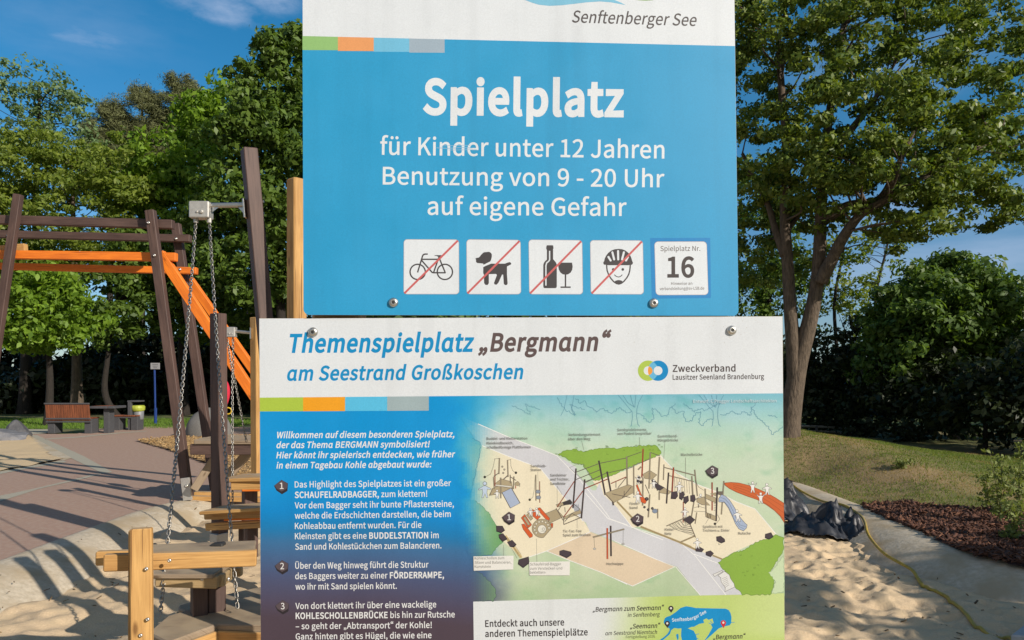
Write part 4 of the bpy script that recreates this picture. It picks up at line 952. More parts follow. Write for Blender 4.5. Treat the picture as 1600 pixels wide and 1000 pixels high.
for k, (px, py, rx, ry, lab) in enumerate(((172, 208, 40, 40, 'brownish green pine beside the acacia'), (222, 190, 46, 52, 'broad brownish pine in the middle of the pine row'), (284, 176, 44, 52, 'taller brownish pine behind the bright maple'))):
    Y = 48
    tree('pine_tree', lab, gb(px, Y), [P(px, 500, Y), P(px, 300, Y), P(px, py - ry * .7, Y)], .3, .06,
         [pe(px, py, rx, ry, Y, 1.6), pe(px - rx * .6, py + 30, rx * .6, 35, Y, 1.3, .7), pe(px + rx * .6, py + 25, rx * .6, 35, Y, 1.3, .7), pe(px, py - ry * .8, rx * .35, 14, Y, .8, .3), pe(px, py + 80, rx * 1.1, 50, Y, 1.6, .8)],
         80, .5, 170, .22, L_PINE, M_BARKSHADE, 50 + k, group='pines behind the left trees', twigs=10, aspect=.16, cflat=.8, flat=.1, lshell=.0)
tree('maple_tree', 'bright yellow green maple left of the tall dark post', gb(285, 33), [P(285, 520, 33), P(282, 400, 33), P(285, 240, 33)], .26, .06,
     [pe(318, 195, 48, 45, 32.5, 1.8), pe(350, 165, 36, 34, 33, 1.5, .7), pe(255, 260, 55, 55, 32, 1.8), pe(320, 270, 60, 50, 32, 1.8), pe(290, 330, 80, 45, 32, 1.8), pe(225, 300, 40, 40, 32, 1.4, .6), pe(300, 400, 90, 50, 32, 1.8)],
     44, .5, 58, .24, L_MAPLE, M_BARKSHADE, 61, twigs=14)
tree('maple_tree', 'tall green maple touching the left edge of the blue sign', gb(440, 28), [P(440, 520, 28), P(436, 400, 28), P(442, 200, 28)], .28, .06,
     [pe(450, 90, 42, 45, 28, 1.4, .9), pe(425, 150, 55, 50, 28, 1.6), pe(395, 210, 60, 50, 27.6, 1.6), pe(450, 230, 60, 60, 27.5, 1.7), pe(385, 300, 70, 60, 27.5, 1.7, 1.1), pe(440, 340, 70, 65, 27.5, 1.7, 1.1), pe(380, 410, 75, 60, 27.5, 1.7), pe(500, 150, 60, 110, 28, 1.6), pe(470, 420, 70, 50, 28, 1.6, .8),
      pe(540, 300, 90, 130, 28, 1.8), pe(345, 355, 55, 50, 28, 1.4, .7)],
     60, .45, 66, .21, L_MAPLE2, M_BARKSHADE, 62, twigs=20, droop=.4)
tree('maple_tree', 'low rounded bright green maple under the orange beams', gb(75, 26), [P(78, 600, 26), P(76, 540, 26), P(78, 480, 26)], .16, .05,
     [pe(70, 455, 55, 40, 25.6, 1.4), pe(35, 490, 40, 45, 25.6, 1.2, .8), pe(95, 490, 50, 42, 25.4, 1.3), pe(70, 525, 55, 26, 25.4, 1.2, .8), pe(-5, 480, 40, 50, 26, 1.3, .7)],
     50, .36, 60, .19, L_MAPLE, M_BARKSHADE, 63, twigs=10)
tree('maple_tree', 'dark green maple in shade between the leaning posts', gb(195, 29), [P(165, 620, 29), P(168, 560, 29), P(180, 480, 29)], .17, .06,
     [pe(170, 455, 60, 45, 29, 1.6), pe(215, 480, 55, 50, 29, 1.6), pe(160, 510, 45, 35, 29, 1.4, .8), pe(255, 440, 45, 45, 29.5, 1.5, .8), pe(240, 390, 60, 40, 29.5, 1.6)],
     40, .45, 52, .21, L_MAPLE2, M_BARKSHADE, 64, twigs=14)
tree('maple_tree', 'dark maple in shade behind the diagonal orange rails', gb(330, 31), [P(332, 620, 31), P(334, 560, 31), P(340, 470, 31)], .16, .06,
     [pe(330, 455, 60, 45, 31, 1.8), pe(380, 480, 55, 55, 31, 1.8), pe(300, 500, 40, 40, 31, 1.5, .7), pe(430, 500, 55, 60, 31, 1.8), pe(480, 480, 60, 80, 31, 1.8)], 40, .5, 52, .24, L_MAPLE2, M_BARKSHADE, 65, twigs=14)
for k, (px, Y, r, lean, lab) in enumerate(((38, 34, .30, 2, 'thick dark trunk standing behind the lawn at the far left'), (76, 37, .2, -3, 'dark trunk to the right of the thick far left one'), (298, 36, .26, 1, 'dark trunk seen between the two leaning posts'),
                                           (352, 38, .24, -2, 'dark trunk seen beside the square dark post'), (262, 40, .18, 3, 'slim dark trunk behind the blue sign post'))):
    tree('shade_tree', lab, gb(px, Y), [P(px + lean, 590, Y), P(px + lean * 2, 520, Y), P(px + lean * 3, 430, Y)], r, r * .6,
         [pe(px, 430, 70, 40, Y, 2.5), pe(px + 20, 490, 50, 25, Y + 1, 2, .45)], 26, .6, 36, .28, L_SHADED, M_BARKSHADE, 70 + k, group='dark trees behind the playground', twigs=20)
# a dense belt of undergrowth closes the view on both sides, its dark leaves standing in for shade
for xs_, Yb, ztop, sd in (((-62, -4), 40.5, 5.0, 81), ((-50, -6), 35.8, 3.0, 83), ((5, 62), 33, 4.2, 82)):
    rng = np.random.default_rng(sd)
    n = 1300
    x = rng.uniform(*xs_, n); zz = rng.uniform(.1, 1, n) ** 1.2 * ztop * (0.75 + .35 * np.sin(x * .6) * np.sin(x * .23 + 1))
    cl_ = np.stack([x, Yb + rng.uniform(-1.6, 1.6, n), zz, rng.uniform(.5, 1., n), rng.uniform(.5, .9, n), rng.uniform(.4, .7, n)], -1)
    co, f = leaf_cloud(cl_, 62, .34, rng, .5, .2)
    o = np_mesh('undergrowth', co, f, L_SHADED)
    tag(o, {81: 'dense dark undergrowth closing the view behind the left tree trunks', 82: 'dense dark undergrowth closing the view behind the mound on the right', 83: 'low brush added between the left tree trunks, coloured dark in place of shade'}[sd], 'undergrowth', kind='stuff')

# trees outside the picture to the right and behind: they shade the far right and the sand in front
for k, (x, y, h, r, lab) in enumerate(((19.5, 12, 7.4, 3.0, 'broad maple beyond the right edge of the view'), (24, 17, 11, 3.4, 'tall maple far to the right of the mound'), (29, 22, 11, 3.6, 'tall maple at the far right behind the bushes'))):
    tree('maple_tree', lab, V((x, y, 0)), [V((x, y, h * .3)), V((x, y, h * .7))], .22, .08,
         [(x, y, h * .62, r, r, h * .36, 1.6), (x + .6, y - .5, h * .42, r * .9, r * .9, h * .2, .9)], 120, .6, 46, .26, L_MAPLE2, M_BARK, 90 + k, twigs=10)
x, y = 10.16, 1.16
tree('maple_tree', 'low spreading maple standing out of view on the right of the sand pit', V((x, y, 0)), [V((x, y, 1.2)), V((x, y, 2.6))], .1, .04,
     [(x, y, 2.65, 1.4, 1.4, 1.3, 1.6), (x + .8, y + 1.0, 2.65, 1.0, 1.0, 1.3, 1.3), (x - .75, y - .95, 2.65, .8, .8, 1.25, 1.2), (x, y, 1.4, 1.6, 1.6, .9, 1.2), (x + .8, y + 1.0, 1.4, 1., 1., .9), (x - .7, y - .95, 4.45, .45, .45, .12, .1)], 90, .36, 120, .16, L_MAPLE2, M_BARK, 95, twigs=14, lshell=0)
# the row goes on behind the two signs and keeps the wood on the left in shade
for k, (x, y, h, r, lab) in enumerate(((-3.5, 29, 9.5, 2.6, 'maple hidden behind the left half of the signs'), (1.0, 31, 11, 3.0, 'maple hidden behind the middle of the signs'), (5.5, 30, 10, 2.6, 'maple hidden behind the right half of the signs'))):
    tree('maple_tree', lab, V((x, y, 0)), [V((x, y, h * .3)), V((x, y, h * .7))], .22, .08,
         [(x, y, h * .62, r, r, h * .34, 1.6), (x, y - .5, h * .35, r * .9, r * .9, h * .2, .9)], 110, .6, 40, .28, L_MAPLE2, M_BARK, 96 + k, twigs=10)
# ------------------------------------------------------------------ playground
def bolt(mb, c, n, r=.016):
    c, n = Vector(c), Vector(n).normalized()
    mb.lathe(c, n, [(r, -.004), (r, .002), (r * .85, r * .38), (r * .5, r * .55), (r * .3, r * .56), (r * .28, r * .3)], 14)


def chain_mesh(mb, p0, p1, link=.032, sag=0.0, wire=.0036):
    """Oval links, each turned a quarter against the last."""
    p0, p1 = Vector(p0), Vector(p1)
    L = (p1 - p0).length * (1 + sag * .3)
    n = max(3, int(L / (link * .72)))
    prev = None
    rnd = random.Random(n)
    for i in range(n):
        t0, t1 = i / n, (i + 1) / n
        f = lambda t: p0.lerp(p1, t) + Vector((.25 * sag, 0, -sag)) * (4 * t * (1 - t)) * .25
        a, b = f(t0), f(t1)
        d = (b - a).normalized(); c = (a + b) / 2
        e = d.cross(Vector((.3, 1, .1))).normalized(); g_ = d.cross(e)
        an = (math.pi / 2) * (i % 2) + .5 + rnd.uniform(-.25, .25)
        s_ = e * math.cos(an) + g_ * math.sin(an)
        hl, hw = link / 2, link * .25
        ring = []
        for k in range(10):
            th = 2 * math.pi * k / 10
            cx, cy = math.cos(th), math.sin(th)
            ring.append(c + d * (hl * .5 * (1 if cx > 0 else -1) * min(1, abs(cx) * 3) + hl * .5 * cx) + s_ * hw * cy)
        nn = d.cross(s_)
        vs, fs = [], []
        for k in range(10):
            t = (ring[(k + 1) % 10] - ring[k - 1]).normalized(); o_ = t.cross(nn)
            for m_ in range(5):
                a_ = 2 * math.pi * m_ / 5
                vs.append(ring[k] + (o_ * math.cos(a_) + nn * math.sin(a_)) * wire)
        for k in range(10):
            k2 = (k + 1) % 10
            for m_ in range(5):
                m2 = (m_ + 1) % 5
                fs.append([k * 5 + m_, k * 5 + m2, k2 * 5 + m2, k2 * 5 + m_])
        mb.add(vs, fs)


def bars(root, name, m, lst, props=None):
    """Each timber a part of its own."""
    for a in lst:
        kw = a[-1] if isinstance(a[-1], dict) else {}
        a = a[:-1] if kw else a
        MB().bar(*a, **kw).build(name, m, root, root=root, props=props)


UPL = (.55, -.83, 0)            # the playground is turned a little: its timbers show their left faces
# --- climbing frame with leaning posts
fr = thing('climbing_frame', 'tall climbing frame of leaning dark posts with orange rails and a small deck', 'climbing frame', G(292, 779))
Ya, Yb = 10.0, 10.9
A0, A1 = P(294, 776, Ya), P(235, 329, Ya); A1.z += 0
B0, B1 = P(337, 770, Yb), P(275, 350, Yb)
C0, C1 = P(-32, 720, Ya), P(29, 304, Ya)
D0, D1 = P(-110, 720, Yb), P(-40, 318, Yb)
bars(fr, 'post', M_DARKWOOD, [(A0, A1, .115, .10), (B0, B1, .115, .10), (C0, C1, .10, .09), (D0, D1, .12, .10)])
bars(fr, 'crossbeam', M_DARKWOOD, [(P(-90, 341, Ya + .13), P(271, 351, Ya + .13), .10, .115), (P(-90, 364, Yb - .13), P(298, 373, Yb - .13), .10, .10)])
bars(fr, 'handrail', M_ORANGE, [(P(-60, 397, Ya + .13), P(276, 402, Ya + .13), .09, .11), (P(2, 416, Yb - .13), P(308, 423.5, Yb - .13), .09, .095),
                                (P(250, 396, Ya + .13), P(405, 630, Ya + .1), .09, .13), (P(296, 437, Yb + .12), P(440, 640, Yb), .09, .115)])
bars(fr, 'support_board', M_PINE, [(P(-60, 396, Ya + .3), P(41, 388, Ya + .25), .08, .12)])
dk = MB()
for k in range(5):
    y = 9.55 + k * .19
    zt = .80
    xl = -4.02 + (.10 if k in (0, 4) else 0)
    dk.bar((xl + .02 * (k % 2), y, zt), (-3.0, y, zt), .18, .045)
dk.build('deck', M_GREYWOOD, fr, root=fr)
bars(fr, 'deck_beam', M_DARKWOOD, [((-3.98, 9.52, .71), (-3.0, 9.52, .71), .06, .13), ((-3.98, 10.3, .71), (-3.0, 10.3, .71), .06, .13)])
bars(fr, 'brace', M_GREYWOOD, [(P(303, 765, 9.8), P(352, 690, 9.9), .07, .10), (P(345, 757, 10.1), P(398, 695, 10.1), .07, .12)])
bars(fr, 'base_board', M_PINE, [(P(305, 772, 10.15), P(420, 774, 10.15), .10, .07), (P(300, 778, 10.05), P(420, 781, 10.05), .10, .06)])
ft = MB(); ft.box(P(291.5, 764, 9.92), (1, 0, 0), (0, 1, 0), (-.13, 0, 1), .11, .04, .29); ft.build('foot_bracket', M_ZINC, fr, root=fr)
for a in ((232, 348, Ya - .06), (241, 399, Ya - .06), (275, 373, Yb - .19), (281, 421, Yb - .19), (12, 368, Yb - .19), (291.5, 759, 9.89)):
    bb = MB(); bolt(bb, P(*a), (0, -1, 0), .02); bb.build('bolt', M_STEEL, fr, smooth=True, root=fr)

# --- dark post with bracket and chain hoist
E0, E1 = P(448, 842, 6.2), P(389, 233, 6.2)
eh = thing('chain_hoist', 'dark leaning post carrying a steel box with two long chains', 'hoist', V((E0.x, E0.y, -.2)))
MB().bar(E0 - V((0, 0, .2)), E1, .112, .112, up=UPL).build('post', M_DARKWOOD, eh, root=eh)
ar = MB(); ar.tube([P(330, 321, 6.2), P(383, 320, 6.2)], .021, 12); ar.box(P(384.5, 327, 6.2), (1, 0, 0), (0, 1, 0), (-.08, 0, 1), .012, .12, .15)
ar.add([P(332, 323, 6.19), P(343, 323, 6.19), P(332, 331, 6.19), P(332, 323, 6.21), P(343, 323, 6.21), P(332, 331, 6.21)], [[0, 2, 1], [3, 4, 5], [0, 1, 4, 3], [1, 2, 5, 4], [2, 0, 3, 5]])
ar.add([P(372, 324, 6.19), P(383, 324, 6.19), P(383, 336, 6.19), P(372, 324, 6.21), P(383, 324, 6.21), P(383, 336, 6.21)], [[0, 2, 1], [3, 4, 5], [0, 1, 4, 3], [1, 2, 5, 4], [2, 0, 3, 5]])
for dy in (315, 333):
    ar.tube([P(405, dy, 6.2), P(412.5, dy, 6.2)], .011, 8)
ar.build('arm', M_STEEL, eh, root=eh)
bx = MB(); bx.box(P(314.5, 329, 6.2), (1, 0, 0), (0, 1, 0), (0, 0, 1), .158, .11, .132, .006)
bolt(bx, P(314.5, 330.5, 6.14), (0, -1, 0), .016); bolt(bx, P(307.5, 330.5, 6.14), (0, -1, 0), .009)
for px in (306.3, 327): bx.tube([P(px, 341, 6.2), P(px, 348, 6.2)], .019, 10)
bx.build('pulley_box', M_ZINC, eh, root=eh)
c_ = MB(); chain_mesh(c_, P(306, 348, 6.2), P(250, 962, 4.62), .040, .12, .0039); c_.build('chain', M_CHAIN, eh, smooth=True, root=eh)
c_ = MB(); chain_mesh(c_, P(327.5, 348, 6.2), P(371, 950, 4.85), .040, -.22, .0039); c_.build('chain', M_CHAIN, eh, smooth=True, root=eh)

# --- square dark post with metal foot
F0 = P(343, 850, 6.9)
fp = thing('timber_post', 'square dark post with a pale metal foot behind the sand bench', 'post', V((F0.x, F0.y, -.2)))
MB().bar(P(343.5, 838, 6.9), P(341, 490, 6.9), .10, .115, up=(.85, -.52, 0)).build('shaft', M_DARKWOOD, fp, root=fp)
f_ = MB(); f_.box(P(342, 845, 6.87), (.85, -.52, 0), (.52, .85, 0), (0, 0, 1), .104, .12, .14, .003); f_.bar(P(343, 858, 6.9), P(343, 846, 6.9), .05)
f_.build('foot_bracket', M_ZINC, fp, root=fp)

# --- pale post with the small hoist, and the pale post beside the blue sign
D_ = P(401, 745, 8.2)
dh = thing('chain_hoist', 'pale timber post with a small steel box and thin chains at the sign edge', 'hoist', V((D_.x, D_.y, -.1)))
MB().bar(P(402.5, 775, 8.2), P(401, 496, 8.2), .10, .10, up=(.83, -.56, 0)).build('post', M_PINE, dh, root=dh)
a_ = MB(); a_.tube([P(368, 517.5, 8.2), P(393, 520, 8.2)], .016, 8); a_.box(P(393, 521, 8.18), (1, 0, 0), (0, 1, 0), (0, 0, 1), .012, .08, .12); a_.build('arm', M_STEEL, dh, root=dh)
b_ = MB(); b_.box(P(360, 519, 8.2), (1, 0, 0), (0, 1, 0), (0, 0, 1), .118, .09, .105, .005)
bolt(b_, P(358, 521, 8.15), (0, -1, 0), .010); bolt(b_, P(362, 521, 8.15), (0, -1, 0), .007); b_.build('pulley_box', M_ZINC, dh, root=dh)
c_ = MB(); chain_mesh(c_, P(354.5, 527, 8.2), P(363, 582, 8.1), .040, 0, .0039); chain_mesh(c_, P(363, 582, 8.1), P(363.5, 790, 7.7), .040, 0, .0039); c_.build('chain', M_CHAIN, dh, smooth=True, root=dh)
c_ = MB(); chain_mesh(c_, P(364, 527, 8.22), P(364.5, 582, 8.22), .040, 0, .0039); chain_mesh(c_, P(364.5, 582, 8.22), P(385, 690, 8.3), .040, 0, .0039); c_.build('chain', M_CHAIN, dh, smooth=True, root=dh)
o = MB().bar(V((P(464, 700, 6.0).x, 6.0, -.2)), P(463.5, 280, 6.0), .115, .115, up=(.74, -.67, 0), ch=.01).build('timber_post', M_PINE)
rebase(o); tag(o, 'pale square timber post half hidden by the left edge of the blue sign', 'post')

# --- red hanging sack with a yellow loop
s_ = thing('hanging_sack', 'red fabric sack with a yellow loop hanging behind the square dark post', 'sack', P(345, 640, 9.6))
sb = MB(); c0 = P(350, 592, 9.6)
prof_ = []
for k in range(15):
    t = k / 14
    prof_.append((max(.012, .085 * math.sin(math.pi * min(1, t * 1.06)) ** .55 * (1 - .35 * t)), -t * .40))
sb.lathe(c0, (0, 0, 1), prof_[::-1] if False else [(r, h) for r, h in prof_], 16)
sb.build('bag', mat('red_fabric', (.62, .022, .055), (.50, .015, .04), 25, .7, .3), s_, smooth=True, root=s_)
lp = MB(); cc = P(356.5, 642, 9.55); lp.tube([cc + V((.042 * math.cos(t * .5236), 0, .040 * math.sin(t * .5236))) for t in range(13)], .008, 6, False)
lp.build('loop', mat('yellow_cord', (.75, .50, .03), (.65, .42, .02), 40, .6, .1), s_, smooth=True, root=s_)
rp = MB(); rp.tube([P(350, 592, 9.6), P(350, 520, 9.6)], .008, 6); rp.build('rope', M_BLACKRUBBER, s_, root=s_)


def rock(name, c, rx, ry, rz, m, seed, label, rough=.12, facets=0, cat='rock'):
    bm = bmesh.new(); bmesh.ops.create_icosphere(bm, subdivisions=4, radius=1)
    rnd = random.Random(seed); pl = []
    for _ in range(facets):
        n = Vector((rnd.gauss(0, 1), rnd.gauss(0, 1), rnd.gauss(.3, 1))).normalized(); pl.append((n, rnd.uniform(.55, .85)))
    for v in bm.verts:
        p = v.co.copy()
        for n, d in pl:
            e = p.dot(n)
            if e > d: p -= n * (e - d)
        k = float(fbm(np.array(p.x * 1.6 + seed), np.array(p.y * 1.6 + p.z * 1.9), seed, 4)) * rough
        p *= 1 + k
        v.co = Vector((p.x * rx, p.y * ry, max(p.z * rz, -.35 * rz)))
    me = bpy.data.meshes.new(name); bm.to_mesh(me); bm.free(); me.materials.append(m)
    me.polygons.foreach_set('use_smooth', [not facets] * len(me.polygons))
    o = bpy.data.objects.new(name, me); COL.objects.link(o); o.location = c
    return tag(o, label, cat)


rock('boulder', V((P(326, 660, 20.8).x, 20.8, .05)), .60, .55, .72, mat('granite', (.20, .19, .175), (.13, .125, .115), 60, .9, .4, .01), 3, 'rounded grey boulder behind the climbing frame deck', .04)
rock('coal_rock', V((P(12, 690, 18.6).x, 18.6, .10)), .62, .5, .34, mat('coal_rock', (.19, .19, .20), (.12, .12, .13), 6, .7, .5, .02), 8, 'flat dark grey rock lying in the pale sand at the left edge', .10, 7)
rock('coal_rock', V((P(27, 680, 19.6).x, 19.6, .12)), .36, .35, .40, mat('coal_rock_dark', (.10, .10, .105), (.06, .06, .065), 6, .7, .5, .02), 12, 'smaller black rock behind the flat grey one', .10, 7)

# --- sand bench in front: upright with two boards, long seat beam with sand on it
sbn = thing('sand_bench', 'low pale timber bench with an upright post and a sand strewn plank', 'bench', V((P(222, 1000, 3.75).x, 3.8, -.2)))
def U(px, py, Y): return P(px, py, Y)
bars(sbn, 'upright', M_PINE, [(P(222.5, 1120, 3.74), P(221, 825, 3.74), .098, .05, {'up': (.25, -.97, 0)}), (P(216, 1120, 3.82), P(217, 827, 3.82), .088, .05, {'up': (.25, -.97, 0)})])
bars(sbn, 'seat_beam', M_PINE, [(P(163, 879, 3.80), P(401, 871, 3.98), .05, .083, {'up': (0, 0, 1)}), (P(151, 872, 4.13), P(393, 863, 4.30), .05, .075, {'up': (0, 0, 1)})])
tp = MB(); tp.bar(P(207, 864, 3.97), P(399, 856, 4.14), .27, .028, up=(0, 0, 1)); tp.build('plank', M_GREYWOOD, sbn, root=sbn)
for a in ((228.5, 889, 3.71), (230.5, 968, 3.71), (219.5, 993, 3.71), (264.5, 876, 3.79)):
    b_ = MB(); bolt(b_, P(*a), (.1, -1, 0), .0095); b_.build('bolt', M_STEEL, sbn, smooth=True, root=sbn)
for c_, x_, y_, sz in (((252, 857, 4.12), (1, 0, 0), (0, 1, 0), (.09, .07, .03, .01)), ((240, 854, 4.13), (1, 0, 0), (0, 1, 0), (.04, .05, .03, .01)), ((341, 851, 4.12), (1, 0, .1), (0, 1, 0), (.065, .06, .022, .006))):
    r_ = MB(); r_.box(P(*c_), x_, y_, Vector(x_).cross(Vector(y_)), *sz); r_.build('rubber_buffer', M_BLACKRUBBER, sbn, root=sbn)

# --- stepping block behind it
st = thing('stepping_block', 'square timber step on short dark legs under the sand bench', 'step', V((P(315, 930, 4.9).x, 5.0, -.2)))
Ys = 4.75
m_ = MB(); m_.bar(P(247, 889.5, Ys + .13), P(350, 889.5, Ys + .13), .36, .03, up=(0, 0, 1)); m_.build('top_board', M_GREYWOOD, st, root=st)
bars(st, 'side_board', M_PINE_RAW, [(P(245, 906, Ys), P(341, 909, Ys), .05, .078), (P(344, 907, Ys + .03), P(362, 893, Ys + .42), .05, .078), (P(360, 893, Ys + .36), P(378, 893, Ys + .36), .05, .06)])
bars(st, 'leg', M_DARKWOOD, [(P(311, 990, Ys + .12), P(311, 914, Ys + .12), .09, .09, {'up': UPL}), (P(337, 990, Ys + .2), P(337, 914, Ys + .2), .11, .09, {'up': UPL})])
for a, n_ in (((316, 905, Ys - .025), (0, -1, 0)), ((357, 905, Ys + .1), (.5, -.8, 0))):
    b_ = MB(); bolt(b_, P(*a), n_, .011); b_.build('bolt', M_STEEL, st, smooth=True, root=st)


def platform(name, label, pp, z, th, m, side_m, leg=True, cat='platform'):
    """A flat many-sided wooden platform: sanded top, boards round the edge."""
    poly = [(lambda q: (q.x, q.y))(G(a, b, z)) for a, b in pp]
    n = len(poly)
    area = sum(poly[i][0] * poly[(i + 1) % n][1] - poly[(i + 1) % n][0] * poly[i][1] for i in range(n))
    if area < 0: poly = poly[::-1]
    cx = sum(p[0] for p in poly) / n; cy = sum(p[1] for p in poly) / n
    r = thing(name, label, cat, V((cx, cy, -.2)))
    MB().prism(poly, z - .035, z, .01).build('top', m, r, root=r)
    for i in range(n):
        a, b = V((*poly[i], 0)), V((*poly[(i + 1) % n], 0))
        i_ = V((cx, cy, 0))
        a = a.lerp(i_, .035); b = b.lerp(i_, .035)
        a.z = b.z = z - .037 - th / 2
        MB().bar(a, b, .045, th).build('edge_board', side_m, r, root=r)
    if leg: MB().bar(V((cx, cy, -.4)), V((cx, cy, z - .037)), .12, .12, up=UPL).build('leg', M_DARKWOOD, r, root=r)
    return r


hx = platform('hexagon_platform', 'low six sided timber platform with sand on top at the foot of the bench', [(231, 988), (262, 962), (310, 948), (420, 926), (470, 955), (420, 978), (340, 975), (262, 1003)], .10, .13, M_GREYWOOD, M_PINE)
# its posts rise behind the signs and throw the broad stripes on the sand
bars(hx, 'post', M_DARKWOOD, [(V((-1.04, 4.75, -.3)), V((-1.10, 4.80, 2.35)), .12, .12, {'up': UPL}), (V((-.98, 4.45, -.3)), V((-1.0, 4.45, 2.05)), .12, .12, {'up': UPL}), (V((-.80, 3.95, -.3)), V((-.85, 3.95, 2.2)), .12, .12, {'up': UPL})])
platform('hexagon_platform', 'small timber platform peeping out behind the low six sided one', [(279, 946), (300, 940), (430, 912), (440, 925), (300, 958), (279, 951)], .06, .05, M_GREYWOOD, M_PINE_RAW, cat='platform')
# --- boards with orange undersides at the sign's edge
b1 = thing('bench_platform', 'pale timber bench with an orange edge, upper one beside the sign', 'bench', V((P(395, 800, 7.6).x, 7.8, -.2)))
m_ = MB(); m_.bar(P(361, 747, 7.6), P(470, 744, 7.5), .42, .035, up=(0, 0, 1)); m_.build('seat', M_PINE, b1, root=b1)
bars(b1, 'side_board', M_PINE, [(P(362, 757.5, 7.42), P(470, 756, 7.38), .05, .10)])
bars(b1, 'orange_strip', M_ORANGE, [(P(379, 766, 7.41), P(470, 764, 7.40), .05, .022)])
bars(b1, 'leg', M_DARKWOOD, [(P(390, 860, 7.6), P(390, 765, 7.6), .125, .125, {'up': UPL})])
b_ = MB(); bolt(b_, P(398, 749, 7.5), (0, -.3, 1), .014); b_.build('bolt', M_STEEL, b1, smooth=True, root=b1)
b2 = thing('bench_platform', 'longer pale timber bench with an orange edge, lower one beside the sign', 'bench', V((P(395, 830, 6.5).x, 6.8, -.2)))
m_ = MB(); m_.bar(P(330, 797, 6.65), P(470, 788, 6.45), .34, .03, up=(0, 0, 1)); m_.build('seat', M_PINE, b2, root=b2)
bars(b2, 'side_board', M_PINE, [(P(321, 804, 6.66), P(470, 800, 6.30), .045, .085), (P(323, 823, 6.7), P(470, 815, 6.36), .045, .065)])
bars(b2, 'orange_strip', M_ORANGE, [(P(352, 812, 6.58), P(470, 807.5, 6.30), .05, .016)])
bars(b2, 'leg', M_DARKWOOD, [(P(393, 870, 6.6), P(393, 818, 6.6), .09, .09, {'up': UPL}), (P(377, 870, 6.75), P(377, 822, 6.75), .04, .04)])

# --- far benches, table, litter bin and the little sign on its blue post
M_ANTH = mat('anthracite_metal', (.075, .075, .08), (.055, .055, .06), 30, .55, .1)
M_REDWOOD = wood('red_brown_slats', (.28, .088, .034), (.12, .037, .015), knots=False)


def bench(c, w, label, back=True):
    c = V(c)
    r = thing('park_bench', label, 'bench', c, 'red brown benches by the path')
    for k in range(int(w / .062)):
        pass
    n = int(w / .060)
    s_ = MB()
    for k in range(n):
        x = c.x - w / 2 + (k + .5) * w / n
        s_.bar((x, c.y, c.z + .44), (x, c.y + .46, c.z + .44), w / n * .86, .04, ch=.004)
    s_.build('seat', M_REDWOOD, r, root=r)
    if back:
        s_ = MB()
        for k in range(n):
            x = c.x - w / 2 + (k + .5) * w / n
            s_.bar((x, c.y - .03, c.z + .38), (x, c.y - .10, c.z + .86), w / n * .88, .035, ch=.004)
        s_.build('backrest', M_REDWOOD, r, root=r)
        s_ = MB()
        for z, dy in ((.43, -.06), (.86, -.12), (.34, -.03)):
            s_.bar((c.x - w / 2 - .02, c.y + dy, c.z + z), (c.x + w / 2 + .02, c.y + dy, c.z + z), .03, .045)
        s_.build('back_frame', M_ANTH, r, root=r)
    MB().bar((c.x - w / 2, c.y + .22, c.z + .39), (c.x + w / 2, c.y + .22, c.z + .39), .40, .05).build('seat_frame', M_ANTH, r, root=r)
    for sx in (-1, 1):
        MB().bar((c.x + sx * (w / 2 - .10), c.y + .22, c.z), (c.x + sx * (w / 2 - .10), c.y + .22, c.z + .37), .20, .40, up=(0, 1, 0)).build('leg', M_ANTH, r, root=r)
    return r


bench(G(108, 677.5), 1.25, 'red brown slatted bench seen from behind near the lawn')
bench(G(176, 675, 0) + V((0, .7, 0)), .75, 'backless slatted bench behind the small table', back=False)
tc_ = G(157, 677)
tb_ = thing('picnic_table', 'small slatted table on a grey pedestal beside the bench', 'table', tc_)
s_ = MB()
for k in range(9): s_.bar((tc_.x - .27 + k * .062, tc_.y - .1, .76), (tc_.x - .27 + k * .062, tc_.y + .6, .76), .052, .04, ch=.003)
s_.build('tabletop', M_REDWOOD, tb_, root=tb_)
s_ = MB(); s_.bar((tc_.x - .32, tc_.y - .12, .75), (tc_.x + .26, tc_.y - .12, .75), .03, .07); s_.bar((tc_.x + .26, tc_.y + .25, .75), (tc_.x + .44, tc_.y + .25, .75), .7, .07); s_.build('frame', M_ANTH, tb_, root=tb_)
MB().bar((tc_.x + .14, tc_.y + .2, 0), (tc_.x + .14, tc_.y + .2, .72), .16, .30, up=(0, 1, 0)).build('pedestal', M_ANTH, tb_, root=tb_)
lc = G(205, 672)
lb_ = thing('litter_bin', 'grey litter bin with a yellow green bag under a metal hood', 'litter bin', lc)
MB().bar(lc + V((-.03, 0, 0)), lc + V((-.03, 0, .86)), .10, .12, up=(0, 1, 0)).build('post', M_ANTH, lb_, root=lb_)
MB().bar(lc + V((-.10, .15, .88)), lc + V((.24, .15, .88)), .4, .045).build('hood', M_ANTH, lb_, root=lb_)
s_ = MB(); s_.lathe(lc + V((.14, .18, .30)), (0, 0, 1), [(.12, 0), (.145, .03), (.155, .36)], 14); s_.build('bucket', mat('grey_plastic', (.20, .21, .22), (.16, .17, .18), 20, .5, .05), lb_, smooth=True, root=lb_)
s_ = MB(); s_.lathe(lc + V((.12, .18, .58)), (0, 0, 1), [(.165, -.02), (.20, .04), (.205, .13), (.17, .17)], 14); s_.build('bag', mat('lime_bag', (.42, .47, .06), (.30, .35, .04), 12, .4, .6, .03), lb_, smooth=True, root=lb_)
pc = G(243, 662)
ps = thing('notice_sign', 'small grey notice plate on a blue pole in front of the dark trees', 'sign', pc)
s_ = MB(); s_.tube([pc, P(241.5, 575, pc.y)], .032, 8); s_.tube([pc, pc + V((0, 0, .55))], .05, 8); s_.build('pole', mat('blue_paint', (.012, .045, .22), (.01, .035, .16), 20, .4, 0), ps, root=ps)
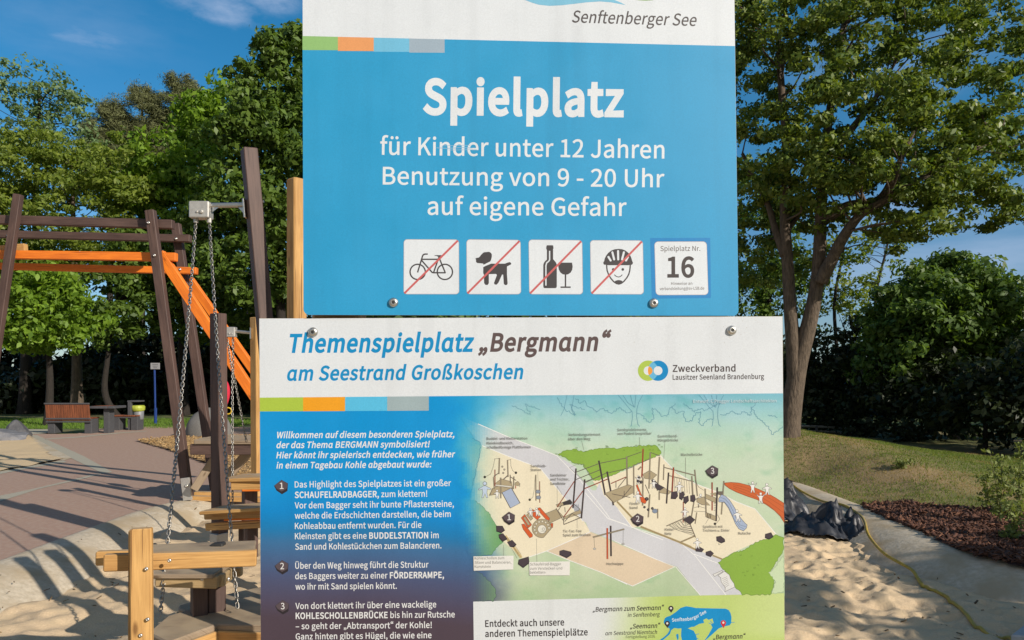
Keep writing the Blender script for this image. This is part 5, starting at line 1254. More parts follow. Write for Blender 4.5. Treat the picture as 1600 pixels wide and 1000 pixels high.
s_ = MB(); s_.box(P(242.5, 572, pc.y - .05), (1, 0, 0), (0, 1, 0), (0, 0, 1), .32, .02, .22, .004); s_.build('plate', mat('pale_plate', (.30, .30, .31), (.25, .25, .26), 10, .5, 0), ps, root=ps)
s_ = MB()
for k in range(3): s_.box(P(242.5, 569.4 + k * 2.6, pc.y - .063), (1, 0, 0), (0, 1, 0), (0, 0, 1), .2 - .03 * k, .004, .014)
s_.build('lettering', M_ANTH, ps, root=ps)

# --- low rail behind the mound
Yr = 20.5
rr = thing('low_rail', 'low dark metal rail running behind the mound', 'rail', gb(1300, Yr))
s_ = MB(); s_.tube([P(1226, 665, Yr), P(1290, 667, Yr + .3), P(1350, 671, Yr + .6)], .03, 8); s_.build('rail', M_ZINC, rr, root=rr)
s_ = MB(); s_.tube([P(1226, 672, Yr), P(1290, 674, Yr + .3), P(1350, 678, Yr + .6)], .02, 8); s_.build('lower_rail', M_ZINC, rr, root=rr)
for px in (1232, 1276, 1325):
    MB().bar(V((P(px, 690, Yr + .2).x, Yr + .2, 0)), P(px, 666, Yr + .2), .06, .06).build('rail_post', M_ANTH, rr, root=rr)

# --- hose and the black sheet at the right
hp = [(1236, 757, .03), (1249, 767, .02), (1268, 779, .0), (1290, 789, -.01), (1318, 797, -.02), (1342, 812, -.03), (1351, 824, -.05), (1355, 838, -.07), (1364, 852, -.09), (1382, 868, -.10), (1408, 884, -.11), (1429, 897, -.12), (1444, 914, -.13), (1481, 931, -.12), (1512, 953, -.11), (1535, 970, -.10), (1572, 974, -.07), (1600, 990, -.04), (1650, 1010, -.02)]
hpts = []
for a, b_, z in hp:
    p_ = G(a, b_, z)
    hpts.append(p_)
hq = curve_pts(hpts, 8)
for p_ in hq:
    d_ = float(pit_dist(np.array(p_.x), np.array(p_.y)))
    zk = float(np.interp(d_ / 1.18, [t[0] for t in prof], [t[1] + .03 for t in prof]))
    zs = float(sand_z(np.array(p_.x), np.array(p_.y)))
    p_.z = max(zk, zs) + .012
o = MB(); o.tube(hq, .0145, 10); o = o.build('garden_hose', mat('yellow_hose', (.52, .36, .045), (.38, .25, .03), 14, .45, .1, c3=(.36, .28, .10)), smooth=True)
rebase(o); tag(o, 'dusty yellow garden hose winding along the concrete kerb', 'hose')
M_SHEET = mat('black_plastic_sheet', (.042, .044, .050), (.018, .019, .024), 5, .46, .5, .02)


def crumple(name, lumps, label, seed):
    """A crumpled sheet thrown over something: broad lumps broken into sharp creases and loose folds at the hem."""
    lm = [(P(a, b, Y), r, k) for a, b, Y, r, k in lumps]
    x0 = min(p.x - r for p, r, k in lm); x1 = max(p.x + r for p, r, k in lm)
    y0 = min(p.y - r for p, r, k in lm) - .1; y1 = max(p.y + r for p, r, k in lm) + .1

    def dist(x, y):
        e = np.full(x.shape, 9.)
        for p, r, k in lm:
            e = np.minimum(e, np.hypot(x - p.x, (y - p.y) * k) / r)
        return e + .14 * vnoise(x * 4, y * 4, seed) + .07 * vnoise(x * 9, y * 9, seed + 1)

    def fz(x, y):
        base = np.maximum(sand_z(x, y), -.25) + .01
        z = base.copy()
        for p, r, k in lm:
            e = np.hypot(x - p.x, (y - p.y) * k) / r
            z = np.maximum(z, base + (p.z - base) * .92 * np.clip(1 - e ** 1.3, 0, 1))
        wx, wy = x + .25 * vnoise(x * 2.1, y * 2.1, seed + 5), y + .25 * vnoise(x * 2.3, y * 2.3, seed + 6)
        h = np.clip((z - base) * 4, .12, 1)
        c1 = np.abs(vnoise(wx * 4.2 + seed, wy * 3.4, seed)); c2 = np.abs(vnoise(wx * 8.5 + 3, wy * 7.1, seed + 2)); c3 = np.abs(vnoise(wx * 17, wy * 15, seed + 3))
        return z + h * (.15 - .20 * c1 - .22 * c2 ** .8 - .12 * c3 ** .8) + .02 + .03 * np.abs(vnoise(wx * 6, wy * 6, seed + 8))
    o = grid(name, x0, x1, y0, y1, .016, fz, M_SHEET, keep=lambda x, y: dist(x, y) < 1.0, smooth=False)
    sm = o.modifiers.new('thickness', 'SOLIDIFY'); sm.thickness = .006
    rebase(o)
    return tag(o, label, 'plastic sheet')


crumple('plastic_sheet', [(1304, 778, 8.75, .42, 1.1), (1322, 783, 8.9, .26, 1.2), (1268, 804, 8.5, .34, 1.0), (1332, 808, 8.35, .22, 1.2), (1296, 815, 8.3, .26, 1.2)], 'crumpled black plastic sheet heaped beside the yellow hose', 2)
crumple('plastic_sheet', [(1228, 752, 9.7, .30, 1.0), (1243, 770, 9.6, .20, 1.0), (1200, 770, 9.4, .35, 1.0)], 'smaller crumpled black sheet half hidden by the map sign\'s right edge', 5)

# --- weeds on the mound and by the right edge
def weed(px, py, hpx, seed, label, Y=None, n=5, spread=.14, m=None):
    b_ = G(px, py, .05) if Y is None else P(px, py, Y)
    b_.z = float(mound_z(np.array(b_.x), np.array(b_.y)))
    rnd = random.Random(seed); rng = np.random.default_rng(seed)
    r = thing('weed', label, 'weed', b_, None)
    H = hpx * b_.y / FPX
    st_ = MB(); cl_ = []
    for k in range(n):
        h = H * rnd.uniform(.55, 1); dx, dy = rnd.gauss(0, spread * H), rnd.gauss(0, spread * H)
        pts_ = [b_ + V((rnd.uniform(-.03, .03), rnd.uniform(-.03, .03), 0)), b_ + V((dx * .3, dy * .3, h * .5)), b_ + V((dx, dy, h))]
        qs = limb(st_, pts_, .006, .002, 5)
        for q_ in qs[3:]:
            for _ in range(2):
                c = q_ + V((rnd.gauss(0, .035), rnd.gauss(0, .035), rnd.gauss(0, .02)))
                cl_.append((*c, .045, .045, .035))
    st_.build('stem', mat_stem, r, root=r)
    co, f = leaf_cloud(cl_, 5, .045, rng, .6, .2, .5)
    o = np_mesh('leaves', co - np.array(b_), f, m or L_WEED); o.parent = r
    return r


L_WEED = leaf_mat('weed_leaf', (.24, .28, .09), (.14, .18, .05), .35, .6)
mat_stem = mat('weed_stem', (.16, .15, .06), (.11, .10, .04), 20, .8, 0)
weed(1562, 822, 158, 1, 'tall leafy weed with reddish tips at the edge of the mulch', n=5, spread=.06)
weed(1592, 812, 125, 2, 'tall thin weed at the photo\'s right edge behind the mulch', n=4, spread=.06)
weed(1545, 800, 80, 3, 'middling weed left of the tall leafy one', n=3, spread=.08)
weed(1583, 845, 100, 4, 'lanky weed growing out of the dark mulch at the right', n=4, spread=.08)
weed(1405, 756, 20, 7, 'small spreading weed low on the mound', n=3, spread=.4)

# pale kerb stone in the bottom right corner
kc = [G(1580, 1003, -.1), G(1606, 980, -.1), G(1660, 960, -.1), G(1680, 1010, -.1)]
o = MB().prism([(p_.x, p_.y) for p_ in kc], -.25, -.055, .01).build('kerb_stone', mat('kerb_stone', (.40, .41, .42), (.33, .34, .35), 30, .8, .2)); rebase(o)
tag(o, 'pale grey kerb stone in the bottom right corner', 'kerb stone')
# ------------------------------------------------------------------ the two signs
def plane(d, yaw, tilt, pz):
    """A board's plane: depth d on the axis, turned by yaw, leaning back by tilt about photo row pz."""
    ty, tt = math.tan(math.radians(yaw)), math.tan(math.radians(tilt))
    zr = EYE - (pz - HOR) * d / FPX
    nrm = Vector((ty, -1, tt)).normalized()

    def S(px, py, off=0.0):
        rx, rz = (px - 800) / FPX, -(py - HOR) / FPX
        t = (d + tt * (EYE - zr)) / (1 - rx * ty - rz * tt)
        return Vector((rx * t, t, EYE + rz * t)) + nrm * off
    S.n = nrm
    return S


UP = plane(1.47, 3.2, 1.17, 492)
LO = plane(1.47, 1.9, .1, 496)


INK_K = .75      # white film and inks reflect this share of full white


def print_mat(name, rough=.42, spec=.38):
    """Printed film: the ink colour of each face, a faint weave and gloss."""
    m, nt, N, L, B = new_mat(name)
    at = N.new('ShaderNodeAttribute'); at.attribute_name = 'Col'
    tc = N.new('ShaderNodeTexCoord')
    nz = N.new('ShaderNodeTexNoise'); nz.inputs['Scale'].default_value = 420; nz.inputs['Detail'].default_value = 2
    L.new(tc.outputs['Object'], nz.inputs['Vector'])
    mr = N.new('ShaderNodeMapRange'); mr.inputs[1].default_value = .3; mr.inputs[2].default_value = .7; mr.inputs[3].default_value = INK_K * .95; mr.inputs[4].default_value = INK_K * 1.05
    L.new(nz.outputs[0], mr.inputs[0])
    n2 = N.new('ShaderNodeTexNoise'); n2.inputs['Scale'].default_value = 9; n2.inputs['Detail'].default_value = 5
    L.new(tc.outputs['Object'], n2.inputs['Vector'])
    m2 = N.new('ShaderNodeMapRange'); m2.inputs[1].default_value = .3; m2.inputs[2].default_value = .7; m2.inputs[3].default_value = .97; m2.inputs[4].default_value = 1.02
    L.new(n2.outputs[0], m2.inputs[0])
    mp = N.new('ShaderNodeMapping'); mp.inputs['Scale'].default_value = (30, 30, 1.6); L.new(tc.outputs['Object'], mp.inputs[0])
    n3 = N.new('ShaderNodeTexNoise'); n3.inputs['Scale'].default_value = 1.0; n3.inputs['Detail'].default_value = 4; L.new(mp.outputs[0], n3.inputs['Vector'])
    m3 = N.new('ShaderNodeMapRange'); m3.inputs[1].default_value = .5; m3.inputs[2].default_value = .75; m3.inputs[3].default_value = 1.0; m3.inputs[4].default_value = .93; L.new(n3.outputs[0], m3.inputs[0])
    m_ = N.new('ShaderNodeMath'); m_.operation = 'MULTIPLY'; L.new(m2.outputs[0], m_.inputs[0]); L.new(m3.outputs[0], m_.inputs[1])
    rg = N.new('ShaderNodeMapRange'); rg.inputs[1].default_value = .3; rg.inputs[2].default_value = .7; rg.inputs[3].default_value = rough - .06; rg.inputs[4].default_value = rough + .10; L.new(n2.outputs[0], rg.inputs[0]); L.new(rg.outputs[0], B.inputs['Roughness'])
    ml = N.new('ShaderNodeMath'); ml.operation = 'MULTIPLY'; L.new(mr.outputs[0], ml.inputs[0]); L.new(m_.outputs[0], ml.inputs[1])
    mx = N.new('ShaderNodeMix'); mx.data_type = 'RGBA'; mx.blend_type = 'MULTIPLY'; mx.inputs[0].default_value = 1
    L.new(at.outputs['Color'], mx.inputs[6]); L.new(ml.outputs[0], mx.inputs[7])
    L.new(mx.outputs[2], B.inputs['Base Color'])
    B.inputs['Roughness'].default_value = rough; B.inputs['Specular IOR Level'].default_value = spec
    bm = N.new('ShaderNodeBump'); bm.inputs['Strength'].default_value = .05; bm.inputs['Distance'].default_value = .0004
    L.new(nz.outputs[0], bm.inputs['Height']); L.new(bm.outputs[0], B.inputs['Normal'])
    return m


M_PRINT = print_mat('printed_film')
M_PRINT_UP = print_mat('glossy_printed_film', .48, .5)
M_ALU = mat('aluminium_panel', (.50, .49, .46), (.44, .43, .40), 40, .45, .05, metal=.7)


class Art:
    """Flat print on a board's plane, drawn in photo pixels; every shape lies a hair above the last."""
    STEP = 4e-6

    def __init__(s, S, off=.0004):
        s.S, s.mb, s.off, s.boxes = S, MB(), off * .25, []

    def up(s, pts, pad=0.0):
        """The next free layer above everything these points could cover."""
        b = (min(p[0] for p in pts) - pad, max(p[0] for p in pts) + pad, min(p[1] for p in pts) - pad, max(p[1] for p in pts) + pad)
        k = 1 + max((q[4] for q in s.boxes if q[0] < b[1] and b[0] < q[1] and q[2] < b[3] and b[2] < q[3]), default=0)
        s.boxes.append((*b, k))
        return s.off + k * s.STEP

    def poly(s, pts, col):
        o = s.up(pts); c = lin(col)
        v = [s.S(x, y, o) for x, y in pts]
        tri = tessellate_polygon([[Vector((x, y, 0)) for x, y in pts]])
        fs = []
        for t in tri:
            a, b, e = (v[i] for i in t)
            fs.append(list(t) if (b - a).cross(e - a).dot(s.S.n) > 0 else list(t)[::-1])
        s.mb.add(v, fs, col=c)
        return s

    def rrect(s, a, b, c, d, r, col):
        """Rounded quad through four corners (clockwise from top left)."""
        P4 = [Vector((*p, 0)) for p in (a, b, c, d)]; out = []
        for i in range(4):
            p, q_, n = P4[i], P4[i - 1], P4[(i + 1) % 4]
            u, w = (q_ - p).normalized(), (n - p).normalized()
            for k in range(7):
                t = k / 6 * math.pi / 2
                out.append(p + u * r * (1 - math.sin(t)) + w * r * (1 - math.cos(t)))
        return s.poly([(p.x, p.y) for p in out], col)

    def line(s, pts, w, col, closed=False):
        o = s.up(pts, w); c = lin(col)
        p = [Vector(q_) for q_ in pts]; p = [p[i] for i in range(len(p)) if i == 0 or (p[i] - p[i - 1]).length > 1e-4]
        n = len(p); L_, R_ = [], []
        for i in range(n):
            a = p[i - 1] if (i or closed) else None; b = p[(i + 1) % n] if (i < n - 1 or closed) else None
            d0 = (p[i] - a).normalized() if a is not None else (b - p[i]).normalized()
            d1 = (b - p[i]).normalized() if b is not None else d0
            t = d0 + d1
            t = t.normalized() if t.length > 1e-3 else d0
            m = Vector((-t.y, t.x)); k = min(1.8, 1 / max(.3, m.dot(Vector((-d0.y, d0.x)))))
            L_.append(p[i] + m * w / 2 * k); R_.append(p[i] - m * w / 2 * k)
        v = [s.S(q_.x, q_.y, o) for q_ in L_ + R_]
        fs = []
        for i in range(n if closed else n - 1):
            j = (i + 1) % n
            fs.append([i, j, n + j, n + i])
        s.mb.add(v, fs, col=c)
        return s

    def disc(s, x, y, r, col, ry=None, n=28):
        return s.poly([(x + r * math.cos(2 * math.pi * k / n), y + (ry or r) * math.sin(2 * math.pi * k / n)) for k in range(n)], col)

    def ring(s, x, y, r, w, col, n=40, a0=0, a1=2 * math.pi):
        full = abs(a1 - a0 - 2 * math.pi) < 1e-6
        pts = [(x + r * math.cos(a0 + (a1 - a0) * k / n), y + r * math.sin(a0 + (a1 - a0) * k / n)) for k in range(n if full else n + 1)]
        return s.line(pts, w, col, closed=full)

    def field(s, a, b, c, d, nx, ny, f):
        """A quad of print whose ink changes over it; f(px, py) -> sRGB."""
        o = s.up((a, b, c, d)); vs, cs, fs = [], [], []
        for j in range(ny + 1):
            for i in range(nx + 1):
                u, v = i / nx, j / ny
                x = (a[0] * (1 - u) + b[0] * u) * (1 - v) + (d[0] * (1 - u) + c[0] * u) * v
                y = (a[1] * (1 - u) + b[1] * u) * (1 - v) + (d[1] * (1 - u) + c[1] * u) * v
                vs.append(s.S(x, y, o)); cs.append(lin(f(x, y)))
        base = len(s.mb.v); s.mb.v += [tuple(v) for v in vs]
        for j in range(ny):
            for i in range(nx):
                k = j * (nx + 1) + i
                q_ = [k, k + nx + 1, k + nx + 2, k + 1]
                s.mb.f.append([base + t for t in q_]); s.mb.uv.append([(0, 0)] * 4); s.mb.c.append([cs[t] for t in q_])
        return s

    def text(s, t, x0, y0, x1, y1, cap, col, bold=0.0, shear=0.0, path=None, italic_forms=False):
        """One line of lettering from baseline point (x0, y0) to (x1, y1) with capitals cap px high."""
        c = lin(col); bx_ = list(path or []) + [(x0, y0), (x1, y1), (x0, y0 - cap * 1.3), (x1, y1 + cap * .4)]; o = s.up(bx_); o2 = s.up(bx_)
        if italic_forms: t = t.replace('a', '\u0251')
        sc = cap / 1000.0
        # bold passages are marked *like this*
        runs, b_ = [], bold
        for ch in t:
            if ch == '*':
                b_ = bold + 22 if b_ == bold else bold
                continue
            runs.append((ch, b_))
        pen = 0; place = []
        for ch, bb in runs:
            adv = glyph_adv(ch) + bb * 1.25
            place.append((ch, bb, pen + bb * .6)); pen += adv
        lo = min((glyph_mesh(ch, bb)[2] + p for ch, bb, p in place if ch != ' '), default=0)
        hi = max((glyph_mesh(ch, bb)[3] + p for ch, bb, p in place if ch != ' '), default=1)
        base = Vector((x1 - x0, y1 - y0)); W = base.length; d = base / W; nrm = Vector((d.y, -d.x))
        ex = shear * 1000 * .5
        k = W / (hi - lo + shear * 700)
        for n_, (ch, bb, p) in enumerate(place):
            vs, fs, _, _ = glyph_mesh(ch, bb)
            if not fs: continue
            out = []
            for gx, gy in vs:
                u = (gx + p - lo + gy * shear) * k; v = gy * sc
                if path:
                    q_ = path_at(path, u / W); pt, dr = q_
                    out.append(s.S(pt.x + dr.y * v, pt.y - dr.x * v, o)); continue
                w = Vector((x0, y0)) + d * u + nrm * v
                out.append(s.S(w.x, w.y, o if n_ % 2 else o2))
            f2 = []
            for f in fs:
                a, b, e = out[f[0]], out[f[1]], out[f[2]]
                f2.append(list(f) if (b - a).cross(e - a).dot(s.S.n) > 0 else list(f)[::-1])
            s.mb.add(out, f2, col=c)
        return s

    def build(s, name, parent, root, m=None):
        return s.mb.build(name, m or M_PRINT, parent, root=root)


def path_at(path, t):
    p = [Vector(q_) for q_ in path]
    L = [0]
    for i in range(1, len(p)): L.append(L[-1] + (p[i] - p[i - 1]).length)
    u = max(0, min(1, t)) * L[-1]
    for i in range(1, len(p)):
        if u <= L[i] or i == len(p) - 1:
            d = (p[i] - p[i - 1]).normalized()
            return p[i - 1] + d * (u - L[i - 1]), d


GIDX = {c: i for i, c in enumerate(GA)}
QUOTE = '\u201c'


def gnum(s): return GIDX[s[0]] * 90 + GIDX[s[1]] - 800


def glyph_adv(ch):
    if ch == QUOTE: return glyph_mesh(ch, 0)[3] + 60
    return gnum(GLYPHS[ch][:2])


GCACHE = {}


def glyph_mesh(ch, bold):
    """Filled outline of a character; capitals are 1000 units high."""
    key = (ch, round(bold))
    if key in GCACHE: return GCACHE[key]
    parts = GLYPHS[ch].split(' ')[1:]
    if not parts:
        GCACHE[key] = ([], [], 0, 0); return GCACHE[key]
    loops = []
    for q_ in parts:
        n = len(q_) // 12
        P6 = [[gnum(q_[i * 12 + 2 * j:i * 12 + 2 * j + 2]) for j in range(6)] for i in range(n)]
        lp = []
        for i in range(n):
            p, w = P6[i], P6[(i + 1) % n]
            p0, p1, p2, p3 = Vector(p[2:4]), Vector(p[4:6]), Vector(w[0:2]), Vector(w[2:4])
            ch_ = (p3 - p0).length
            if ch_ < 3: continue
            bend = (p1 - p0).cross(p3 - p0) if False else abs((p1 - p0).x * (p3 - p0).y - (p1 - p0).y * (p3 - p0).x) / ch_ + abs((p2 - p0).x * (p3 - p0).y - (p2 - p0).y * (p3 - p0).x) / ch_
            k = 1 if bend < 4 else 6
            for j in range(k):
                t = j / k
                lp.append(p0 * (1 - t) ** 3 + p1 * 3 * t * (1 - t) ** 2 + p2 * 3 * t * t * (1 - t) + p3 * t ** 3)
        cl = []
        for p in lp:
            if not cl or (p - cl[-1]).length > 2: cl.append(p)
        while len(cl) > 3 and (cl[0] - cl[-1]).length <= 2: cl.pop()
        if len(cl) >= 3: loops.append(cl)
    ar = [sum(l[i].x * l[(i + 1) % len(l)].y - l[(i + 1) % len(l)].x * l[i].y for i in range(len(l))) for l in loops]
    sg = 1 if ar[max(range(len(ar)), key=lambda i: abs(ar[i]))] > 0 else -1      # outer outlines turn this way, counters the other
    if bold:
        nl = []
        for l in loops:
            o = []
            ins = ar[loops.index(l)] * sg < 0
            w_ = min(max(p.x for p in l) - min(p.x for p in l), max(p.y for p in l) - min(p.y for p in l))
            ofs = min(bold, .28 * w_) if ins else bold
            for i in range(len(l)):
                d0 = (l[i] - l[i - 1]).normalized(); d1 = (l[(i + 1) % len(l)] - l[i]).normalized()
                n0, n1 = Vector((d0.y, -d0.x)), Vector((d1.y, -d1.x))
                m = n0 + n1
                m = m.normalized() if m.length > .05 else n0
                o.append(l[i] + m * (sg * ofs / max(.6, m.dot(n0))))
            dd = []
            for p in o:
                if not dd or (p - dd[-1]).length > 1.5: dd.append(p)
            while len(dd) > 3 and (dd[0] - dd[-1]).length <= 1.5: dd.pop()
            nl.append(dd)
        loops = nl
    if ch == QUOTE:                 # set full width in the source face: bring it back to the pen
        mn = min(p.x for l in loops for p in l) - 60
        for l in loops:
            for p in l: p.x -= mn
    vs = [(p.x, p.y) for l in loops for p in l]
    ed, k = [], 0
    for l in loops:
        ed += [(k + i, k + (i + 1) % len(l)) for i in range(len(l))]; k += len(l)
    cv, _, cf = delaunay_2d_cdt([Vector(v) for v in vs], ed, [], 1, .01)[:3]
    segs = [(l[i], l[(i + 1) % len(l)]) for l in loops for i in range(len(l))]
    fs = []
    for f in cf:
        x, y = sum(cv[i].x for i in f) / 3, sum(cv[i].y for i in f) / 3
        w_ = 0
        for p, q_ in segs:                                      # winding number of the outline round this triangle
            if (p.y <= y) != (q_.y <= y):
                side = (q_.x - p.x) * (y - p.y) - (x - p.x) * (q_.y - p.y)
                if q_.y > p.y and side > 0: w_ += 1
                elif q_.y <= p.y and side < 0: w_ -= 1
        if w_ * sg > 0: fs.append(list(f))
    vs = [(p.x, p.y) for p in cv]
    xs = [v[0] for v in vs] or [0]
    GCACHE[key] = (vs, fs, min(xs), max(xs))
    return GCACHE[key]


def crop(x0, y0, k):
    return lambda *pp: [(x0 + a / k, y0 + b / k) for a, b in pp]


def board(name, S, pts, th, root, rim):
    """The aluminium board itself: outline extruded backwards."""
    mb = MB(); n = len(pts)
    f = [S(x, y, 0) for x, y in pts]; b = [S(x, y, -th) for x, y in pts]
    tr = tessellate_polygon([[Vector((x, y, 0)) for x, y in pts]])
    fs = []
    for t in tr:
        u = list(t) if (f[t[1]] - f[t[0]]).cross(f[t[2]] - f[t[0]]).dot(S.n) > 0 else list(t)[::-1]
        fs.append(u); fs.append([i + n for i in u[::-1]])
    for i in range(n):
        j = (i + 1) % n; fs.append([i, j, n + j, n + i])
    mb.add(f + b, fs)
    return mb.build(name, rim, root, root=root)


def rounded(a, b, c, d, r, sharp=()):
    P4 = [Vector((*p, 0)) for p in (a, b, c, d)]; out = []
    for i in range(4):
        p, q_, n = P4[i], P4[i - 1], P4[(i + 1) % 4]
        if i in sharp: out.append((p.x, p.y)); continue
        u, w = (q_ - p).normalized(), (n - p).normalized()
        for k in range(8):
            t = k / 7 * math.pi / 2
            v = p + u * r * (1 - math.sin(t)) + w * r * (1 - math.cos(t)); out.append((v.x, v.y))
    return out


def sign_bolt(S, px, py, root, name='bolt'):
    b = MB(); c = S(px, py, .0005)
    b.lathe(c, S.n, [(.0094, 0), (.0094, .0012), (.0088, .003), (.0066, .0052), (.0038, .0060), (.0034, .0058)], 24)
    o = b.build(name, M_STEEL, root, smooth=True, root=root)
    h = MB(); h.lathe(c, S.n, [(.0034, .0056), (.0033, .0061), (.0001, .0060)], 6); h.build('hex_socket', M_BLACKRUBBER, o, root=root)
    return o


DK = (68, 64, 66)
WHITE = (229, 236, 243)
# ======== upper sign
us = thing('rules_sign', 'blue and white playground rules sign with four pictograms, upper of the two boards', 'sign', UP(812, 492))
TL, TR, BR, BL = (472.5, -120), (1146, -117), (1154, 493.5), (474.3, 492)
board('panel', UP, rounded(TL, TR, BR, BL, 9), .003, us, M_ALU)
a = Art(UP)
edge = rounded(TL, TR, BR, BL, 9)
a.poly(edge, WHITE)
a.build('white_film', us, us, M_PRINT_UP)
a = Art(UP, .0006)
bl = rounded((472.7, 56.3), (1148.2, 72), BR, BL, 9, sharp=(0, 1))
a.poly([(x, y) for x, y in bl], (38, 161, 215))
a.build('blue_film', us, us, M_PRINT_UP)
for k, (x0, x1, c) in enumerate(((472.7, 528, (150, 197, 122)), (528, 584, (238, 164, 104)), (584, 639.5, (117, 196, 232)), (639.5, 694.7, (163, 183, 200)))):
    a = Art(UP, .0008)
    y = lambda x: 56.3 + (x - 472.7) / 675.5 * 15.7
    a.poly([(x0, y(x0)), (x1, y(x1)), (x1, y(x1) + 21), (x0, y(x0) + 22)], c)
    a.build('colour_swatch', us, us, M_PRINT_UP)
C1 = crop(440, 0, 2.162)
a = Art(UP, .0008)
a.poly(C1((780, -14), (822, 0), (845, 9), (868, 16), (905, 20), (945, 18), (990, 13), (1030, 8), (1075, 5), (1112, 8), (1162, 17), (1140, 6), (1120, -2), (1060, -12), (980, -22), (860, -24)), (128, 198, 230))
a.poly(C1((1178, -4), (1205, 1), (1230, 2.5), (1252, 1), (1275, -6), (1240, -22), (1190, -16)), (150, 196, 120))
a.build('emblem', us, us, M_PRINT_UP)
a = Art(UP, .001)
a.text('Senftenberger See', 893, 34.9, 1089, 40.6, 18.3, (82, 76, 76), 14, .19, italic_forms=True)
a.text('Spielplatz', 660.5, 176.8, 974.5, 180.6, 51.5, WHITE, 58)
a.text('für Kinder unter 12 Jahren', 594, 241.4, 1038, 247.4, 27.2, WHITE, 17)
a.text('Benutzung von 9 - 20 Uhr', 598, 287.9, 1038, 292.4, 26.8, WHITE, 17)
a.text('auf eigene Gefahr', 668, 335.3, 979, 337.2, 27.0, WHITE, 17)
a.line([(682, 231), (700, 232), (722, 230.5), (738, 231.5)], 1.2, (140, 190, 225)); a.line([(690, 228), (735, 227)], .8, (150, 195, 228)); a.line([(700, 234.5), (745, 234)], .8, (150, 195, 228))
a.build('lettering', us, us, M_PRINT_UP)


def picto(corners, draw, label):
    t = Art(UP, .001); t.rrect(*corners, 5.5, (190, 178, 178)); c_ = [(x + (.7 if i in (0, 3) else -.7), y + (.7 if i < 2 else -.7)) for i, (x, y) in enumerate(corners)]
    t.rrect(*c_, 5, WHITE)
    o = t.build('pictogram', us, us, M_PRINT_UP); o['label'] = label
    s_ = Art(UP, .0013); draw(s_); s_.build('symbol', o, us, M_PRINT_UP)
    b = Art(UP, .0018); (x0, y0), (x1, y1) = corners[3], corners[1]
    b.line([(x0 + 1.5, y0 - 1.5), (x1 - 1.8, y1 + 1.8)], 3.1, (206, 100, 101)); b.build('prohibition_bar', o, us, M_PRINT_UP)


CB = crop(620, 360, 9.094)
CD = crop(600, 350, 2.857)
CS = crop(820, 360, 5.161)


def bicycle(s):
    for cx in (297, 683):
        x, y = CB((cx, 590))[0]; s.ring(x, y, 11.9, 2.2, DK)
    for pts in (((440, 337), (400, 337), (378, 345), (366, 365), (352, 412), (295, 598)), ((357, 411), (602, 411)), ((352, 425), (502, 597), (522, 602), (695, 602)), ((602, 375), (525, 592)), ((600, 385), (690, 604))):
        s.line(CB(*pts), 2.2, DK)
    s.poly(CB((538, 352), (642, 352), (640, 365), (614, 376), (588, 376), (562, 362), (538, 362)), DK)


def dog(s):
    s.poly(CB((1118, 395), (1140, 391), (1165, 385), (1180, 372), (1200, 345), (1225, 320), (1245, 310), (1275, 308), (1300, 304), (1322, 308), (1340, 322), (1350, 345), (1350, 375), (1342, 410), (1330, 440), (1280, 465), (1232, 489), (1228, 472), (1190, 468), (1140, 463), (1125, 445), (1127, 425)), DK)
    s.poly(CD((443, 193), (452, 188), (478, 177), (540, 177), (550, 173), (560, 170), (567, 173), (568, 180), (560, 184), (549, 190), (549, 225), (552, 265), (549, 272), (541, 273), (535, 268), (532, 226), (527, 226), (511, 262), (503, 271), (494, 270), (491, 263), (504, 228), (500, 223), (468, 224), (468, 264), (463, 272), (453, 272), (447, 264), (446, 226), (443, 220)), DK)


def wine(s):
    s.poly(CS((178, 120), (226, 120), (230, 128), (232, 145), (227, 152), (228, 158), (228, 232), (240, 245), (252, 260), (258, 278), (258, 452), (254, 462), (246, 466), (161, 466), (152, 462), (149, 452), (149, 278), (155, 260), (166, 246), (178, 236), (178, 158), (173, 150), (173, 132)), DK)
    s.line(CS((200, 165), (200, 238), (192, 250), (176, 262), (170, 285), (170, 445)), 2.0, WHITE)
    s.poly(CS((275, 260), (381, 260), (386, 292), (382, 318), (370, 340), (350, 354), (328, 358), (306, 354), (287, 340), (274, 316), (270, 292)), DK)
    s.line(CS((328, 355), (328, 456)), 2.3, DK); s.line(CS((288, 458), (370, 458)), 2.3, DK)


def helmet(s):
    face = CS((660, 276), (661, 300), (664, 325), (675, 355), (692, 385), (715, 412), (738, 428), (757, 433), (776, 428), (798, 412), (822, 383), (838, 355), (846, 325), (849, 300), (850, 276))
    s.line(face, 2.1, DK)
    s.poly(CS((640, 248), (644, 228), (655, 205), (672, 182), (697, 163), (725, 152), (755, 149), (785, 152), (812, 163), (836, 182), (852, 205), (861, 228), (865, 246), (872, 258), (870, 270), (862, 278), (850, 277), (835, 281), (672, 281), (655, 277), (643, 278), (634, 270), (632, 259)), DK)
    for p0, p1 in (((674, 214), (692, 243)), ((706, 177), (720, 234)), ((752, 167), (753, 234)), ((799, 177), (784, 234)), ((831, 216), (816, 243))):
        (x0, y0), (x1, y1) = CS(p0, p1); s.line([(x0, y0), (x1, y1)], 3.1, WHITE); s.disc(x0, y0, 1.55, WHITE, n=12); s.disc(x1, y1, 1.55, WHITE, n=12)
    for e in ((713, 315), (790, 315)):
        x, y = CS(e)[0]; s.disc(x, y, 2.1, DK)
    s.line(CS((722, 357), (733, 368), (745, 374), (758, 376), (770, 372), (780, 364), (786, 357)), 1.3, DK)
    s.poly(CS((722, 414), (735, 404), (757, 400), (778, 404), (792, 414), (776, 431), (757, 437), (738, 431)), DK)


